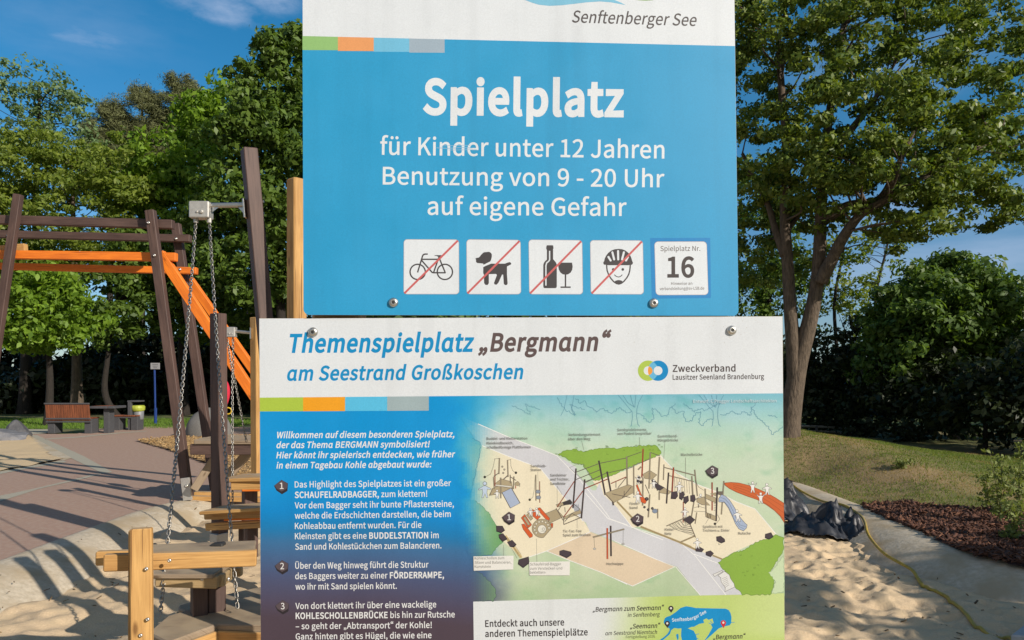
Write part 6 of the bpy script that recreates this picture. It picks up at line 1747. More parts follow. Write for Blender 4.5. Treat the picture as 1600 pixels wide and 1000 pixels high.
for cs, fn, lb_ in ((((630.8, 373.8), (717.2, 374.2), (717.6, 459.8), (630.5, 459.8)), bicycle, 'white tile with a crossed out bicycle'), (((728.8, 373.9), (813.5, 374.8), (814.3, 459.9), (729, 459.8)), dog, 'white tile with a crossed out dog'),
                   (((825.8, 374.3), (909.8, 375.2), (911, 460), (826.8, 459.9)), wine, 'white tile with a crossed out bottle and wine glass'), (((921.9, 375.2), (1004.6, 375.6), (1006, 460), (923, 459.9)), helmet, 'white tile with a crossed out face in a cycle helmet')):
    picto(cs, fn, lb_)
t = Art(UP, .001)
t.poly([(1016, 372), (1109.7, 371.6), (1110.8, 465.6), (1018.5, 466.6)], (4, 136, 206))
t.rrect((1022.3, 377.3), (1104.3, 377.2), (1106.9, 460.9), (1024.5, 461.3), 6, (190, 178, 178)); t.rrect((1023, 378), (1103.6, 377.9), (1106.2, 460.2), (1025.2, 460.6), 5.5, WHITE)
o_ = t.build('number_sticker', us, us, M_PRINT_UP)
t = Art(UP, .0013)
t.text('Spielplatz Nr.', 1031.8, 392.3, 1094.2, 392, 7.6, (95, 84, 80), 6)
t.build('lettering', o_, us, M_PRINT_UP); t = Art(UP, .0013)
t.text('16', 1042.6, 432.7, 1084.7, 432.6, 30.5, (66, 58, 58), 40)
t.build('lettering', o_, us, M_PRINT_UP); t = Art(UP, .0013)
t.text('Hinweise an', 1048.6, 445.2, 1081.6, 444.9, 4.3, (95, 84, 80), 8)
t.build('lettering', o_, us, M_PRINT_UP); t = Art(UP, .0013)
t.text('verbandsleitung@zv-LSB.de', 1030.6, 453.4, 1100.2, 452.6, 4.5, (95, 84, 80), 8)
t.build('lettering', o_, us, M_PRINT_UP)
for x, y in ((614.8, 472.8), (1021.2, 473.8)): sign_bolt(UP, x, y, us)

# ======== lower sign
ls = thing('theme_sign', 'large playground theme sign with a printed map, lower of the two boards', 'sign', LO(815, 1100))
TL, TR, BR, BL = (405, 497.5), (1222.8, 494.2), (1226.8, 1120), (408, 1120)
board('panel', LO, [TL, (478, 497.6), TR, BR, BL], .003, ls, mat('panel_edge', (.55, .48, .33), (.46, .40, .27), 40, .6, .05))
a = Art(LO, .0003)
a.poly([(405.3, 497.8), (1222.4, 494.5), (1223.4, 614.6), (406, 621.3)], (229, 235, 241))
a.build('white_film', ls, ls)
MS = random.Random(4)


def lerp3(tab, y):
    ys = [t[0] for t in tab]
    return tuple(float(np.interp(y, ys, [t[1][k] for t in tab])) for k in range(3))


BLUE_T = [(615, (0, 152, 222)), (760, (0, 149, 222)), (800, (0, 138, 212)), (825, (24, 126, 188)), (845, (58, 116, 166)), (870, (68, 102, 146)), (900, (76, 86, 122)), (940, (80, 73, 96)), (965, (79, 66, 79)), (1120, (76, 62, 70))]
ILL_T = [(612, (120, 188, 212)), (640, (156, 206, 214)), (665, (184, 218, 210)), (700, (198, 222, 198)), (760, (201, 219, 192)), (830, (203, 219, 190)), (890, (196, 214, 180)), (930, (182, 203, 166)), (950, (182, 203, 166))]


def ssm(a, b, x):
    t = max(0, min(1, (x - a) / (b - a))); return t * t * (3 - 2 * t)


def nz2(x, y, s_):
    return float(fbm(np.array(x), np.array(y), s_, 4))


def ink(x, y):
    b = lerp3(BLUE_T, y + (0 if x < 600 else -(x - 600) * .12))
    i = lerp3(ILL_T, y)
    n = nz2(x / 46, y / 26, 5)
    g_ = .35 * n
    i = tuple(v + g_ * k for v, k in zip(i, (-18, -6, -16)))
    n3 = nz2(x / 26 + 9, y / 18, 15)
    i = tuple(v - max(0, n3 - .4) * k for v, k in zip(i, (26, 12, 16)))
    lo = float(np.interp(y, [615, 660, 700, 760, 830, 880, 940], [690, 692, 700, 712, 722, 738, 740]))
    hi = float(np.interp(y, [615, 660, 700, 760, 830, 880, 940], [830, 800, 775, 765, 790, 812, 822]))
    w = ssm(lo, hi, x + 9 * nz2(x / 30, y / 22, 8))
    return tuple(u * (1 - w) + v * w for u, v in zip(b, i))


a = Art(LO, .0003)
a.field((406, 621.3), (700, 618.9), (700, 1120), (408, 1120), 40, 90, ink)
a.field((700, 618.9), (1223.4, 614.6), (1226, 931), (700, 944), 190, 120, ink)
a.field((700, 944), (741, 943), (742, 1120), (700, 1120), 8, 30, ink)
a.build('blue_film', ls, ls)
a = Art(LO, .0006)


def inset(x, y):
    w = ssm(930, 1045, x + (y - 960) * .15); e = ssm(1090, 1230, x)
    g_ = tuple(u * (1 - e) + v * e for u, v in zip((192, 214, 122), (205, 222, 150)))
    k = ssm(985, 1000, y) * ssm(950, 1000, x) * .5
    c = tuple(u * (1 - w) + v * w for u, v in zip((226, 231, 234), g_))
    return tuple(u * (1 - k) + v * k for u, v in zip(c, (186, 210, 112)))


a.field((739.4, 940), (1225.3, 926.8), (1226.6, 1120), (742, 1120), 60, 24, inset)
inset_o = a.build('map_inset', ls, ls)
for x0, x1, c in ((406, 473.6, (176, 203, 74)), (473.6, 539.2, (243, 166, 34)), (539.2, 605, (92, 196, 238)), (605, 670, (164, 184, 190))):
    a = Art(LO, .0006); y = lambda x: 621.3 - (x - 406) / 817 * 6.7
    a.poly([(x0, y(x0)), (x1, y(x1)), (x1, 642.9 - (x1 - 406) * .0052), (x0, 642.9 - (x0 - 406) * .0052)], c); a.build('colour_swatch', ls, ls)

a = Art(LO, .0006)
BLU, GRB, WH = (4, 146, 208), (98, 82, 82), (234, 236, 238)
a.text('Themenspielplatz', 449, 550.2, 741, 548.6, 27.3, BLU, 50, .19, italic_forms=True)
a.text('„Bergmann“', 747.5, 548.6, 954, 547.4, 27.0, GRB, 50, .19, italic_forms=True)
a.build('heading_lettering', ls, ls); a = Art(LO, .0006)
a.text('am Seestrand Großkoschen', 447.5, 594.2, 818.5, 591.6, 21.5, BLU, 44, .19, italic_forms=True); a.build('heading_lettering', ls, ls); a = Art(LO, .0006)
a.text('Zweckverband', 1051, 580.9, 1149.3, 580.3, 10.3, (80, 70, 70), 34)
a.text('Lausitzer Seenland Brandenburg', 1051, 593.3, 1193.8, 591.9, 7.5, (80, 70, 70), 32)
a.build('heading_lettering', ls, ls)
a = Art(LO, .0006)
gx_, bx_, cy_ = 1012.6, 1028.2, 579.2
a.ring(gx_, cy_, 11.4, 9.0, (181, 207, 88), 60); a.ring(bx_, cy_, 11.4, 9.0, (0, 142, 207), 60)


def arcpts(cx, r, a0, a1, n=14): return [(cx + r * math.cos(math.radians(a0 + (a1 - a0) * k / n)), cy_ + r * math.sin(math.radians(a0 + (a1 - a0) * k / n))) for k in range(n + 1)]


ang = math.degrees(math.acos(7.8 / 15.9))
a.poly(arcpts(bx_, 15.9, 180 + ang, 180 - ang) + arcpts(gx_, 15.9, ang, -ang), (108, 190, 230))
a.disc(bx_, cy_, 6.9, (229, 235, 241)); a.disc(gx_, cy_, 6.9, (229, 235, 241))
al = math.degrees(math.acos((15.6 ** 2 + 6.9 ** 2 - 15.9 ** 2) / (2 * 15.6 * 6.9)))
be = math.degrees(math.acos((15.6 ** 2 + 15.9 ** 2 - 6.9 ** 2) / (2 * 15.6 * 15.9)))
a.poly(arcpts(gx_, 6.9, -al, al) + arcpts(bx_, 15.9, 180 - be, 180 + be), (246, 164, 66))
a.build('emblem', ls, ls)
a = Art(LO, .0006)
IT = dict(bold=34, shear=.19, italic_forms=True)
for t_, x0, y0, x1, y1 in (('Willkommen auf diesem besonderen Spielplatz,', 431.5, 684.4, 711, 682.9), ('der das Thema BERGMANN symbolisiert!', 431.5, 700, 671.5, 698.6),
                           ('Hier könnt ihr spielerisch entdecken, wie früher', 431.7, 715.9, 711.3, 714.2), ('in einem Tagebau Kohle abgebaut wurde:', 431.8, 731.8, 674.5, 730)):
    a.text(t_, x0, y0, x1, y1, 9.4, WH, **IT)
a.build('body_lettering', ls, ls); a = Art(LO, .0006)
for t_, x0, y0, x1, y1 in (('Das Highlight des Spielplatzes ist ein großer', 460.5, 761.6, 704.8, 759.2), ('*SCHAUFELRADBAGGER,* zum klettern!', 460.5, 777.9, 667.5, 775.9), ('Vor dem Bagger seht ihr bunte Pflastersteine,', 460.5, 794.3, 709.2, 791.6),
                           ('welche die Erdschichten darstellen, die beim', 460.6, 810.3, 704.4, 807.6), ('Kohleabbau entfernt wurden. Für die', 460.8, 826.5, 658.5, 824.6), ('Kleinsten gibt es eine *BUDDELSTATION* im', 460.8, 842.4, 685.5, 840.7),
                           ('Sand und Kohlestückchen zum Balancieren.', 461.3, 858.8, 689.8, 856.7), ('Über den Weg hinweg führt die Struktur', 461.3, 888.5, 669.6, 886.6), ('des Baggers weiter zu einer *FÖRDERRAMPE,*', 461.3, 904.8, 693.8, 902.8),
                           ('wo ihr mit Sand spielen könnt.', 461.6, 921.2, 620, 919.8), ('Von dort klettert ihr über eine wackelige', 461.6, 951.5, 681.7, 948.8), ('*KOHLESCHOLLENBRÜCKE* bis hin zur Rutsche', 462, 966.9, 710.6, 964.5),
                           ('– so geht der „Abtransport“ der Kohle!', 462, 983, 674.7, 981), ('Ganz hinten gibt es Hügel, die wie eine', 462, 999.2, 674.3, 996.9)):
    if t_[:4] in ('Über', 'Von '): a.build('body_lettering', ls, ls); a = Art(LO, .0006)
    a.text(t_, x0, y0, x1, y1, 9.3, WH, 20)
a.build('body_lettering', ls, ls)


def badge(cx, cy, r, digit, parent, seed):
    """A five sided lump of coal with a number."""
    t = Art(LO, .005 if parent is not ls else .0007); dk = (46, 40, 46)
    sh = [(-1.1, -.06), (.02, -.95), (1.0, -.42), (.92, .72), (.1, 1.22), (-.72, .66)]
    t.poly([(cx + x * r, cy + y * r) for x, y in sh], dk)
    fc = [(-1.0, -.1), (.02, -.9), (.95, -.42), (.86, .34), (.04, .82), (-.72, .34)]
    t.poly([(cx + x * r, cy + y * r) for x, y in fc], (90, 78, 84))
    t.text(digit, cx - r * .22, cy + r * .42, cx + r * .34, cy + r * .40, r * .92, (232, 232, 232), 14)
    t.build('number_badge', parent, ls)


for cx, cy, d in ((439.6, 759.6, '1'), (440.4, 885, '2'), (441.2, 947.5, '3')): badge(cx, cy, 10.4, d, ls, 1)

# ---- the illustration
a = Art(LO, .0009)
C6 = crop(720, 640, 5.554); C7 = crop(960, 660, 5.557); C8 = crop(720, 780, 4.546); C9 = crop(700, 730, 5.881); C10 = crop(860, 690, 6.25); C11 = crop(960, 790, 4.761); C5 = crop(900, 490, 4.706)
INK = (88, 84, 78); THIN = (120, 118, 112)
PATHC, SANDC, FIELD = (213, 215, 222), (240, 231, 205), (226, 208, 182)


def clip(pts, ax, v, keep_less):
    """Cuts a polygon by the line x = v or y = v."""
    out = []
    for p, q in zip(pts, pts[1:] + pts[:1]):
        i0 = (p[ax] <= v) == keep_less; i1 = (q[ax] <= v) == keep_less
        if i0: out.append(p)
        if i0 != i1:
            t = (v - p[ax]) / (q[ax] - p[ax]); out.append((p[0] + (q[0] - p[0]) * t, p[1] + (q[1] - p[1]) * t))
    return out


def fadepoly(pts, col, x0=718, x1=795):
    """Watercolour wash that thins out into the blue ground to the left."""
    o = a.up(pts); xr = max(p[0] for p in pts); xl = min(p[0] for p in pts)
    xs = [xl] + [x for x in np.arange(x0, x1, 4.0) if x > xl] + [x1, xr]
    for u, v in zip(xs[:-1], xs[1:]):
        if v <= xl or u >= xr or v <= x0: continue
        st = clip(clip(pts, 0, u, False), 0, v, True) if u > xl else clip(pts, 0, v, True)
        if len(st) < 3: continue
        ys = [p[1] for p in st]; n = 1 if u >= x1 else max(1, int((max(ys) - min(ys)) / 6))
        y_ = np.linspace(min(ys), max(ys), n + 1)
        for c, d in zip(y_[:-1], y_[1:]):
            cell = st if n == 1 else clip(clip(st, 1, c, False), 1, d, True)
            if len(cell) < 3: continue
            w = 1 if u >= x1 else ssm(x0, x1, (u + v) / 2) * .97
            bg = ink((u + v) / 2, (c + d) / 2)
            cc = lin(tuple(i * (1 - w) + j * w for i, j in zip(bg, col)))
            vs = [a.S(x, y, o) for x, y in cell]; fs = []
            for t in tessellate_polygon([[Vector((x, y, 0)) for x, y in cell]]):
                A_, B_, E_ = (vs[i] for i in t)
                fs.append(list(t) if (B_ - A_).cross(E_ - A_).dot(a.S.n) > 0 else list(t)[::-1])
            a.mb.add(vs, fs, col=cc)


# far trees drawn in thin blue line
TL_ = (88, 146, 172)


def jag(pts, amp, seed, n=3):
    """Leafy scalloped version of an outline."""
    r = random.Random(seed); out = []
    for (x0, y0), (x1, y1) in zip(pts[:-1], pts[1:]):
        L = math.hypot(x1 - x0, y1 - y0); k = max(1, int(L / n))
        nx, ny = -(y1 - y0) / (L + 1e-9), (x1 - x0) / (L + 1e-9)
        for i in range(k):
            t = i / k; s_ = r.uniform(-amp, amp)
            out.append((x0 + (x1 - x0) * t + nx * s_, y0 + (y1 - y0) * t + ny * s_))
    out.append(pts[-1]); return out


for dx in (0, 126.5):
    for pts in (((310, 600), (345, 640), (385, 690), (412, 720), (415, 760), (408, 820), (402, 830)), ((345, 600), (380, 655), (425, 685)), ((400, 600), (412, 650), (428, 690)), ((440, 600), (432, 690)), ((490, 600), (462, 650), (448, 700), (446, 760), (455, 815), (468, 830))):
        a.line([(x + dx, y) for x, y in C5(*pts)], .7, TL_)
for pts, sd in ((((790, 660), (830, 690), (870, 722), (905, 700), (960, 712), (1000, 690), (1060, 660)), 1), (((0, 620), (30, 660), (60, 640), (100, 690), (150, 720), (200, 700), (260, 730), (320, 690), (380, 730), (410, 715)), 2), (((450, 735), (480, 740), (500, 770), (545, 800), (570, 770), (560, 700), (590, 700), (640, 760), (680, 740), (690, 690), (730, 660)), 3),
                (((700, 690), (740, 730), (790, 720), (805, 790), (850, 790), (880, 730), (920, 720), (900, 800), (925, 825), (970, 780), (1010, 770)), 4), (((1060, 740), (1110, 740), (1140, 715), (1190, 745), (1230, 720), (1280, 750), (1290, 690), (1330, 650)), 5), (((1290, 690), (1330, 760), (1380, 800), (1420, 840), (1440, 890), (1480, 860), (1520, 830)), 6), (((1410, 750), (1450, 755), (1480, 765)), 7)):
    a.line(jag([(x, y) for x, y in C5(*pts)], 1.6, sd, 1.7), .7, TL_)
for x0 in (870, 800):
    a.line(jag([(x0, 621 if x0 > 850 else 633), (x0 + 14, 641), (x0 + 30, 648), (x0 + 20, 632), (x0 + 44, 640)], 1.5, x0, 2.4), .65, TL_)
a.line([(886, 617), (881, 640), (876, 650)], .6, TL_); a.line([(897, 617), (893, 640), (898, 650)], .6, TL_)
# soft sand and path surfaces
fadepoly(C6((0, 55), (120, 110), (420, 240), (700, 345), (835, 400), (905, 440), (1000, 500), (1010, 560), (1140, 700), (1240, 700), (1330, 830), (1444, 990), (1444, 1090), (1300, 1060), (1060, 970), (880, 740), (690, 510), (590, 470), (400, 400), (185, 310), (120, 250), (30, 120)), PATHC)
fadepoly(C6((185, 312), (400, 400), (590, 470), (690, 510), (880, 740), (1060, 970)) + C8((870, 150), (920, 230), (610, 368), (480, 412), (440, 420), (300, 300), (270, 215), (180, 120), (90, 30)) + C6((85, 790), (85, 730), (110, 660), (140, 520), (165, 400)), SANDC)
a.poly(C10((410, 385), (600, 330), (740, 280), (1020, 150), (1080, 130), (1180, 260), (1260, 340)) + C7((545, 440), (700, 530), (900, 600), (1060, 690), (1220, 750), (1330, 880), (1420, 990)) + C11((1200, 210), (1130, 250), (1060, 270), (870, 355), (800, 400), (600, 330), (500, 275), (200, 155)) + C10((800, 840), (620, 620), (510, 510)), SANDC)
a.poly(C8((1444 * .0 + 860, 100), (870, 20), (930, 0)) + C10((480, 400), (520, 520), (650, 640), (800, 840)) + C11((130, 170), (490, 275), (800, 405), (960, 662), (640, 668), (465, 455), (300, 395), (0, 262)) + C8((1180, 335), (1000, 260), (915, 228)), PATHC)
a.poly(C8((610, 368), (920, 232), (1182, 345)) + C11((300, 395), (450, 452), (135, 595), (0, 535)) + C8((900, 485), (760, 430)), FIELD)
for pts in (C6((150, 124), (420, 240), (700, 345), (835, 400), (1000, 570), (1180, 790), (1300, 950), (1444, 1000)), C6((185, 312), (400, 400), (590, 470), (690, 510), (880, 740), (1060, 970)), C8((480, 412), (610, 368), (920, 232)), C8((610, 368), (760, 430), (1000, 520), (1182, 605)),
            C11((0, 540), (135, 598), (450, 455), (300, 395), (0, 262)), C11((455, 455), (640, 668)), C11((30, 30), (130, 160), (490, 275), (590, 365)), C11((590, 360), (830, 665)), C11((590, 360), (800, 440)), C10((340, 500), (560, 750), (700, 800), (1100, 960)),
            C7((400, 290), (545, 440), (700, 530), (900, 610), (1060, 690), (1220, 750), (1330, 880), (1420, 990))):
    a.line(pts, 1.1, (243, 244, 243))
# hedges
HG, HL = (143, 181, 74), (96, 130, 52)


def hedge(pts, seed, col, ln, n=2.4):
    q_ = jag(pts + [pts[0]], 1.2, seed, n)[:-1]
    a.poly(q_, col); a.line(q_, .6, ln, closed=True)


hedge(C10((75, 125), (130, 90), (240, 75), (300, 95), (400, 85), (540, 60), (640, 65), (740, 55), (880, 40), (1010, 35), (1060, 60), (1080, 110), (1020, 150), (930, 180), (820, 230), (700, 280), (600, 330), (440, 385), (400, 350), (320, 225), (240, 215), (170, 170)), 11, HG, HL)
hedge(C11((770, 425), (880, 352), (960, 335), (1060, 268), (1130, 250), (1200, 215), (1258, 240), (1258, 330), (1190, 440), (1160, 490), (1190, 540), (1180, 600), (1165, 662), (955, 662), (890, 600), (840, 510)), 12, HG, HL)
rr_ = random.Random(3)
for cx_, cy2, sx_, sy_ in ((930, 705, 80, 10), (1165, 885, 30, 22), (1010, 700, 30, 6)):
    for _ in range(9):
        x, y = cx_ + rr_.uniform(-sx_, sx_) * .8, cy2 + rr_.uniform(-sy_, sy_) * .8
        a.line([(x, y), (x + .8, y - 2.4), (x + 1.6, y), (x + 2.6, y - 2.2), (x + 3.2, y - .2)], .4, HL)
hedge(C11((1185, 470), (1258, 370), (1262, 640), (1170, 655), (1200, 560), (1150, 500)), 14, (205, 224, 186), (165, 190, 150))
q_ = C9((235, 305), (330, 370), (400, 450), (480, 560), (515, 640), (500, 700), (420, 760), (330, 770), (250, 720), (225, 560))
a2 = [(220, 320)]
for pts, c, ln, sd, x0, x1 in ((C9((150, 320), (232, 300), (290, 340), (350, 395), (395, 450), (440, 520), (480, 590), (512, 645), (500, 700), (440, 745), (400, 800), (300, 812), (200, 820), (120, 700)), (112, 168, 110), (70, 122, 86), 13, 728, 786),
                               (C6((-40, 200), (60, 235), (110, 255), (175, 290), (160, 400), (135, 520), (100, 660), (60, 720), (-40, 740)), (92, 172, 176), (44, 120, 158), 15, 722, 785),
                               (C8((0, 520), (95, 510), (150, 530), (200, 580), (245, 640), (250, 690), (235, 722), (0, 722)), (112, 150, 112), (70, 92, 84), 16, 728, 790)):
    q_ = jag(pts, 1.2, sd, 2.4)
    fadepoly(q_, c, x0, x1); k_ = [p for p in q_ if p[0] > x0 + 14]
    a.line(k_, .55, ln)
# running track
trk = C7((955, 525), (1010, 520), (1080, 525), (1160, 545), (1240, 575), (1320, 610), (1400, 655), (1470, 700), (1474, 870), (1440, 815), (1390, 765), (1320, 715), (1240, 670), (1150, 640), (1060, 605), (1000, 575), (960, 545))
a.poly(trk, (208, 104, 54)); a.line(trk, .7, (150, 74, 40), closed=True)
for k in (0, 1, 2):
    a.line(C7((1030, 540 + k * 14), (1130, 562 + k * 24), (1240, 605 + k * 26), (1340, 655 + k * 32), (1472, 735 + k * 52)), .55, (160, 80, 44))
# timber edging
ED = (178, 160, 118)
for pts, w, c in ((C10((650, 585), (800, 745)), 3.0, ED), (C10((880, 830), (1270, 985), (1375, 1030)), 3.2, ED), (C11((205, 160), (480, 270), (610, 330)), 3.2, ED), (C11((730, 370), (800, 398)), 2.6, ED), (C11((490, 272), (600, 225)), 2.4, (160, 146, 116)), (C8((315, 260), (430, 415)), 4.5, (214, 192, 140))):
    a.line(pts, w, c); a.line(pts, .5, (120, 106, 80))
for k in range(3): a.line(C8((318 + k * 14, 268 + k * 2), (400 + k * 14, 420 - k * 14)), .4, INK)
# coal lumps
COAL, COALD = (74, 64, 72), (50, 44, 52)


def lump(pts):
    a.poly(pts, COAL); n = len(pts); cx = sum(p[0] for p in pts) / n; cy = sum(p[1] for p in pts) / n
    lo_ = [p for p in pts if p[1] >= cy]
    a.line(pts, .6, (36, 32, 36), closed=True)
    if len(lo_) > 1:
        lo_.sort(); a.line([(p[0] * .92 + cx * .08, p[1] * .9 + cy * .1 - .6) for p in lo_], .8, COALD)


for f_, pts in ((C9, ((443, 540), (500, 540), (522, 580), (490, 605), (445, 590))), (C9, ((465, 620), (505, 608), (545, 660), (500, 685), (470, 650))), (C9, ((545, 688), (590, 670), (628, 710), (605, 735), (570, 730))), (C9, ((650, 850), (740, 822), (747, 880), (690, 925), (643, 890))), (C9, ((1025, 770), (1060, 760), (1130, 778), (1135, 805), (1090, 835), (1025, 805))),
                (C11, ((758, 232), (790, 226), (820, 250), (822, 268), (795, 280), (760, 262))), (C11, ((1122, 212), (1165, 200), (1182, 232), (1150, 252), (1120, 240))), (C11, ((680, 345), (715, 335), (738, 355), (715, 382), (680, 368))), (C11, ((602, 320), (630, 305), (665, 325), (650, 345), (605, 340)))):
    lump(f_(*pts))
a.line(C11((778, 275), (775, 290), (788, 290)), .6, INK)
# timbers of the drawing
GW, GD, BK, RD, TAN = (150, 140, 120), (116, 106, 96), (66, 56, 58), (168, 70, 44), (178, 164, 134)


def beam(f_, p0, p1, w, c):
    p = f_(p0, p1); a.line(p, w * .85 + .35, (92, 84, 76)); a.line(p, w * .85 - .3, c)


def quad(f_, pts, c, w=.55): q_ = f_(*pts); a.poly(q_, c); a.line(q_, w, INK, closed=True)


# toddler tower
quad(C6, ((300, 640), (350, 600), (440, 625), (450, 690), (400, 700), (300, 668)), TAN)
quad(C6, ((270, 685), (330, 660), (440, 690), (360, 725), (255, 745)), TAN)
for p0, p1, w, c in (((335, 420), (330, 560), 2.2, GW), ((405, 437), (410, 585), 2, GW), ((296, 520), (297, 665), 1.5, RD), ((283, 585), (290, 690), 1.7, GW), ((345, 590), (347, 770), 2.2, GW), ((428, 565), (430, 640), 1.4, GD), ((460, 580), (456, 690), 2.2, GW), ((330, 550), (285, 580), 1.2, GD), ((410, 570), (370, 605), 1.6, GD), ((300, 655), (440, 670), 2.4, (226, 224, 214)), ((425, 580), (480, 615), 1, GD), ((275, 690), (245, 748), 1.0, GW)):
    beam(C6, p0, p1, w, c)
quad(C6, ((358, 720), (440, 680), (515, 810), (430, 855)), (172, 186, 212)); a.line(C6((358, 722), (430, 856)), 1.1, INK); a.line(C6((440, 682), (515, 812)), 1.1, INK)
quad(C6, ((470, 635), (495, 622), (515, 645), (500, 662), (468, 655)), TAN); a.line(C6((476, 660), (476, 685)), 1.4, RD); a.line(C6((510, 650), (512, 672)), .7, INK)
for pts in (((295, 425), (280, 500), (258, 560), (210, 585)), ((432, 435), (435, 490), (450, 530), (478, 548)), ((290, 428), (335, 424)), ((403, 440), (435, 432))): a.line(C6(*pts), .55, INK)
for c in ((208, 585), (478, 548)):
    x, y = C6(c)[0]; a.disc(x, y, 2.0, (52, 52, 46))
for c in ((360, 495), (378, 520), (368, 550)):
    x, y = C6(c)[0]; a.disc(x, y, 1.6, (110, 106, 98)); a.disc(x, y, .8, (190, 182, 160))
# sieve station
beam(C6, (650, 565), (652, 790), 1.9, GW); beam(C6, (684, 622), (685, 808), 1.3, (150, 84, 60))
for c in ((670, 712), (674, 762)):
    x, y = C6(c)[0]; a.disc(x, y, 4.0, INK, 3.0); a.disc(x, y, 3.5, (142, 152, 168), 2.5)
a.line(C6((645, 575), (638, 690), (625, 760), (600, 782)), .5, INK); x, y = C6((598, 782))[0]; a.disc(x, y, 2, (66, 64, 52))


def figure(f_, x, y, h, lean=0.0, arms=1, col=(240, 240, 238)):
    """A plain white paper figure with a round head."""
    (cx, cy) = f_((x, y))[0]
    q_ = [(-.06, -.72), (.06, -.72), (.16, -.66), (.36, -.56), (.36, -.49), (.15, -.52), (.13, -.30), (.19, 0), (.10, 0), (.01, -.26), (-.09, 0), (-.18, 0), (-.12, -.30), (-.15, -.52), (-.36, -.46), (-.38, -.52), (-.16, -.66)]
    if arms == 2: q_ = [(x_, y_ if abs(x_) < .3 else y_ - .3) for x_, y_ in q_]
    q_ = [(cx + (x_ + lean * -y_) * h, cy + y_ * h) for x_, y_ in q_]
    a.poly(q_, col); a.line(q_, .5, INK, closed=True)
    hx, hy = cx + lean * .86 * h, cy - .86 * h
    a.disc(hx, hy, h * .125, INK, n=16); a.disc(hx, hy, h * .10, col, n=16)


figure(C6, 208, 765, 26, 0, col=(196, 214, 236)); figure(C6, 315, 770, 14, 0)
# bucket wheel digger
OR, ORD = (214, 96, 48), (170, 72, 38)
quad(C9, ((885, 430), (995, 385), (1062, 455), (935, 515)), TAN)
for pts, c in ((((675, 525), (700, 520), (778, 620), (775, 640), (750, 650), (690, 570)), OR), (((672, 465), (705, 432), (770, 530), (735, 560)), OR), (((690, 465), (708, 452), (755, 525), (735, 535)), TAN), (((825, 375), (845, 370), (935, 470), (930, 490), (900, 480), (830, 400)), OR), (((775, 385), (800, 400), (850, 455), (820, 485), (780, 450)), OR), (((945, 515), (965, 515), (962, 555), (940, 555)), OR), (((720, 440), (740, 420), (780, 470), (760, 490)), TAN)):
    quad(C9, pts, c)
figure(C9, 760, 455, 14, -.05); figure(C9, 822, 450, 14, -.12)
xw, yw = C9((862, 562))[0]
qw = [(xw + 15.2 * math.cos(t * .1745), yw + 14.6 * math.sin(t * .1745)) for t in range(36) if not (1 <= t <= 7)] 
a.poly(qw, TAN); a.line(qw, .6, INK, closed=True)
for k in range(9):
    an = math.radians(140 + k * 27); a.disc(xw + 11.3 * math.cos(an), yw + 10.9 * math.sin(an), 2.0, INK, n=12); a.disc(xw + 11.3 * math.cos(an), yw + 10.9 * math.sin(an), 1.5, (226, 220, 200), n=12)
a.disc(xw + .2, yw + 1.3, 6.9, INK); a.disc(xw + .2, yw + 1.3, 6.4, (232, 230, 218)); a.ring(xw + 2.4, yw + 1, 1.9, .5, INK, 20); a.line([(xw - 1, yw + 4.4), (xw + 6, yw + 4.2)], .5, INK)
# tower over the path
quad(C10, ((55, 615), (180, 570), (215, 600), (70, 640)), TAN); quad(C10, ((120, 595), (190, 565), (212, 590), (205, 612), (130, 620)), (64, 60, 62))
quad(C10, ((125, 740), (290, 660), (300, 700), (130, 760)), TAN)
for p0, p1, w, c in (((55, 650), (125, 770), 1, GD), ((130, 730), (130, 810), 1.2, GD), ((130, 810), (300, 740), 1.2, GD), ((140, 780), (210, 700), .9, GD), ((210, 700), (290, 745), .9, GD), ((230, 610), (290, 660), .9, GD), ((110, 620), (70, 680), .9, GD), ((140, 640), (145, 690), .8, GD),
                     ((245, 300), (480, 212), 1.0, GD), ((245, 372), (485, 275), 1.0, GD), ((340, 400), (560, 300), 1.0, GD), ((340, 390), (480, 340), .7, GD), ((480, 212), (740, 160), .9, GD), ((565, 305), (800, 250), .8, GD), ((810, 235), (970, 170), .9, GD), ((750, 150), (890, 100), .8, GD), ((975, 105), (1070, 140), .9, GD),
                     ((65, 640), (245, 370), 1.4, RD), ((130, 735), (330, 465), 1.5, RD), ((330, 460), (560, 365), 1.6, RD), ((590, 410), (740, 345), 1.4, RD),
                     ((250, 262), (220, 650), 2.6, BK), ((335, 368), (302, 750), 2.6, BK), ((472, 185), (535, 520), 2.8, BK), ((553, 292), (615, 622), 2.8, BK)):
    beam(C10, p0, p1, w, c)
for k in range(5): a.line(C10((232 + k * 10, 610 + (k % 2) * 12), (236 + k * 10, 680)), .7, (130, 138, 156))
# climbing ramp
quad(C10, ((530, 505), (760, 420), (820, 440), (810, 500), (620, 595)), TAN); quad(C10, ((900, 320), (970, 280), (1040, 325), (990, 370), (920, 360)), TAN)
for p0, p1, w, c in (((535, 510), (620, 600), 1.2, GD), ((600, 510), (780, 545), .8, GD), ((640, 390), (640, 450), .8, GD), ((720, 480), (720, 540), .8, GD), ((660, 450), (740, 350), .9, GD), ((700, 550), (790, 440), .9, GD), ((745, 145), (750, 430), 2.3, GW), ((812, 225), (815, 520), 2.2, GW), ((905, 70), (893, 350), 2.4, RD), ((975, 105), (962, 460), 2.2, GW), ((1065, 150), (1045, 480), 2.5, GW), ((1062, 485), (1062, 570), 2.2, GW),
                     ((903, 350), (900, 625), 2.4, GW), ((970, 515), (955, 740), 2.4, GW), ((1047, 655), (1047, 750), 2, GW), ((925, 420), (965, 510), 1.0, GD), ((855, 275), (885, 245), 2.2, GW)):
    beam(C10, p0, p1, w, c)
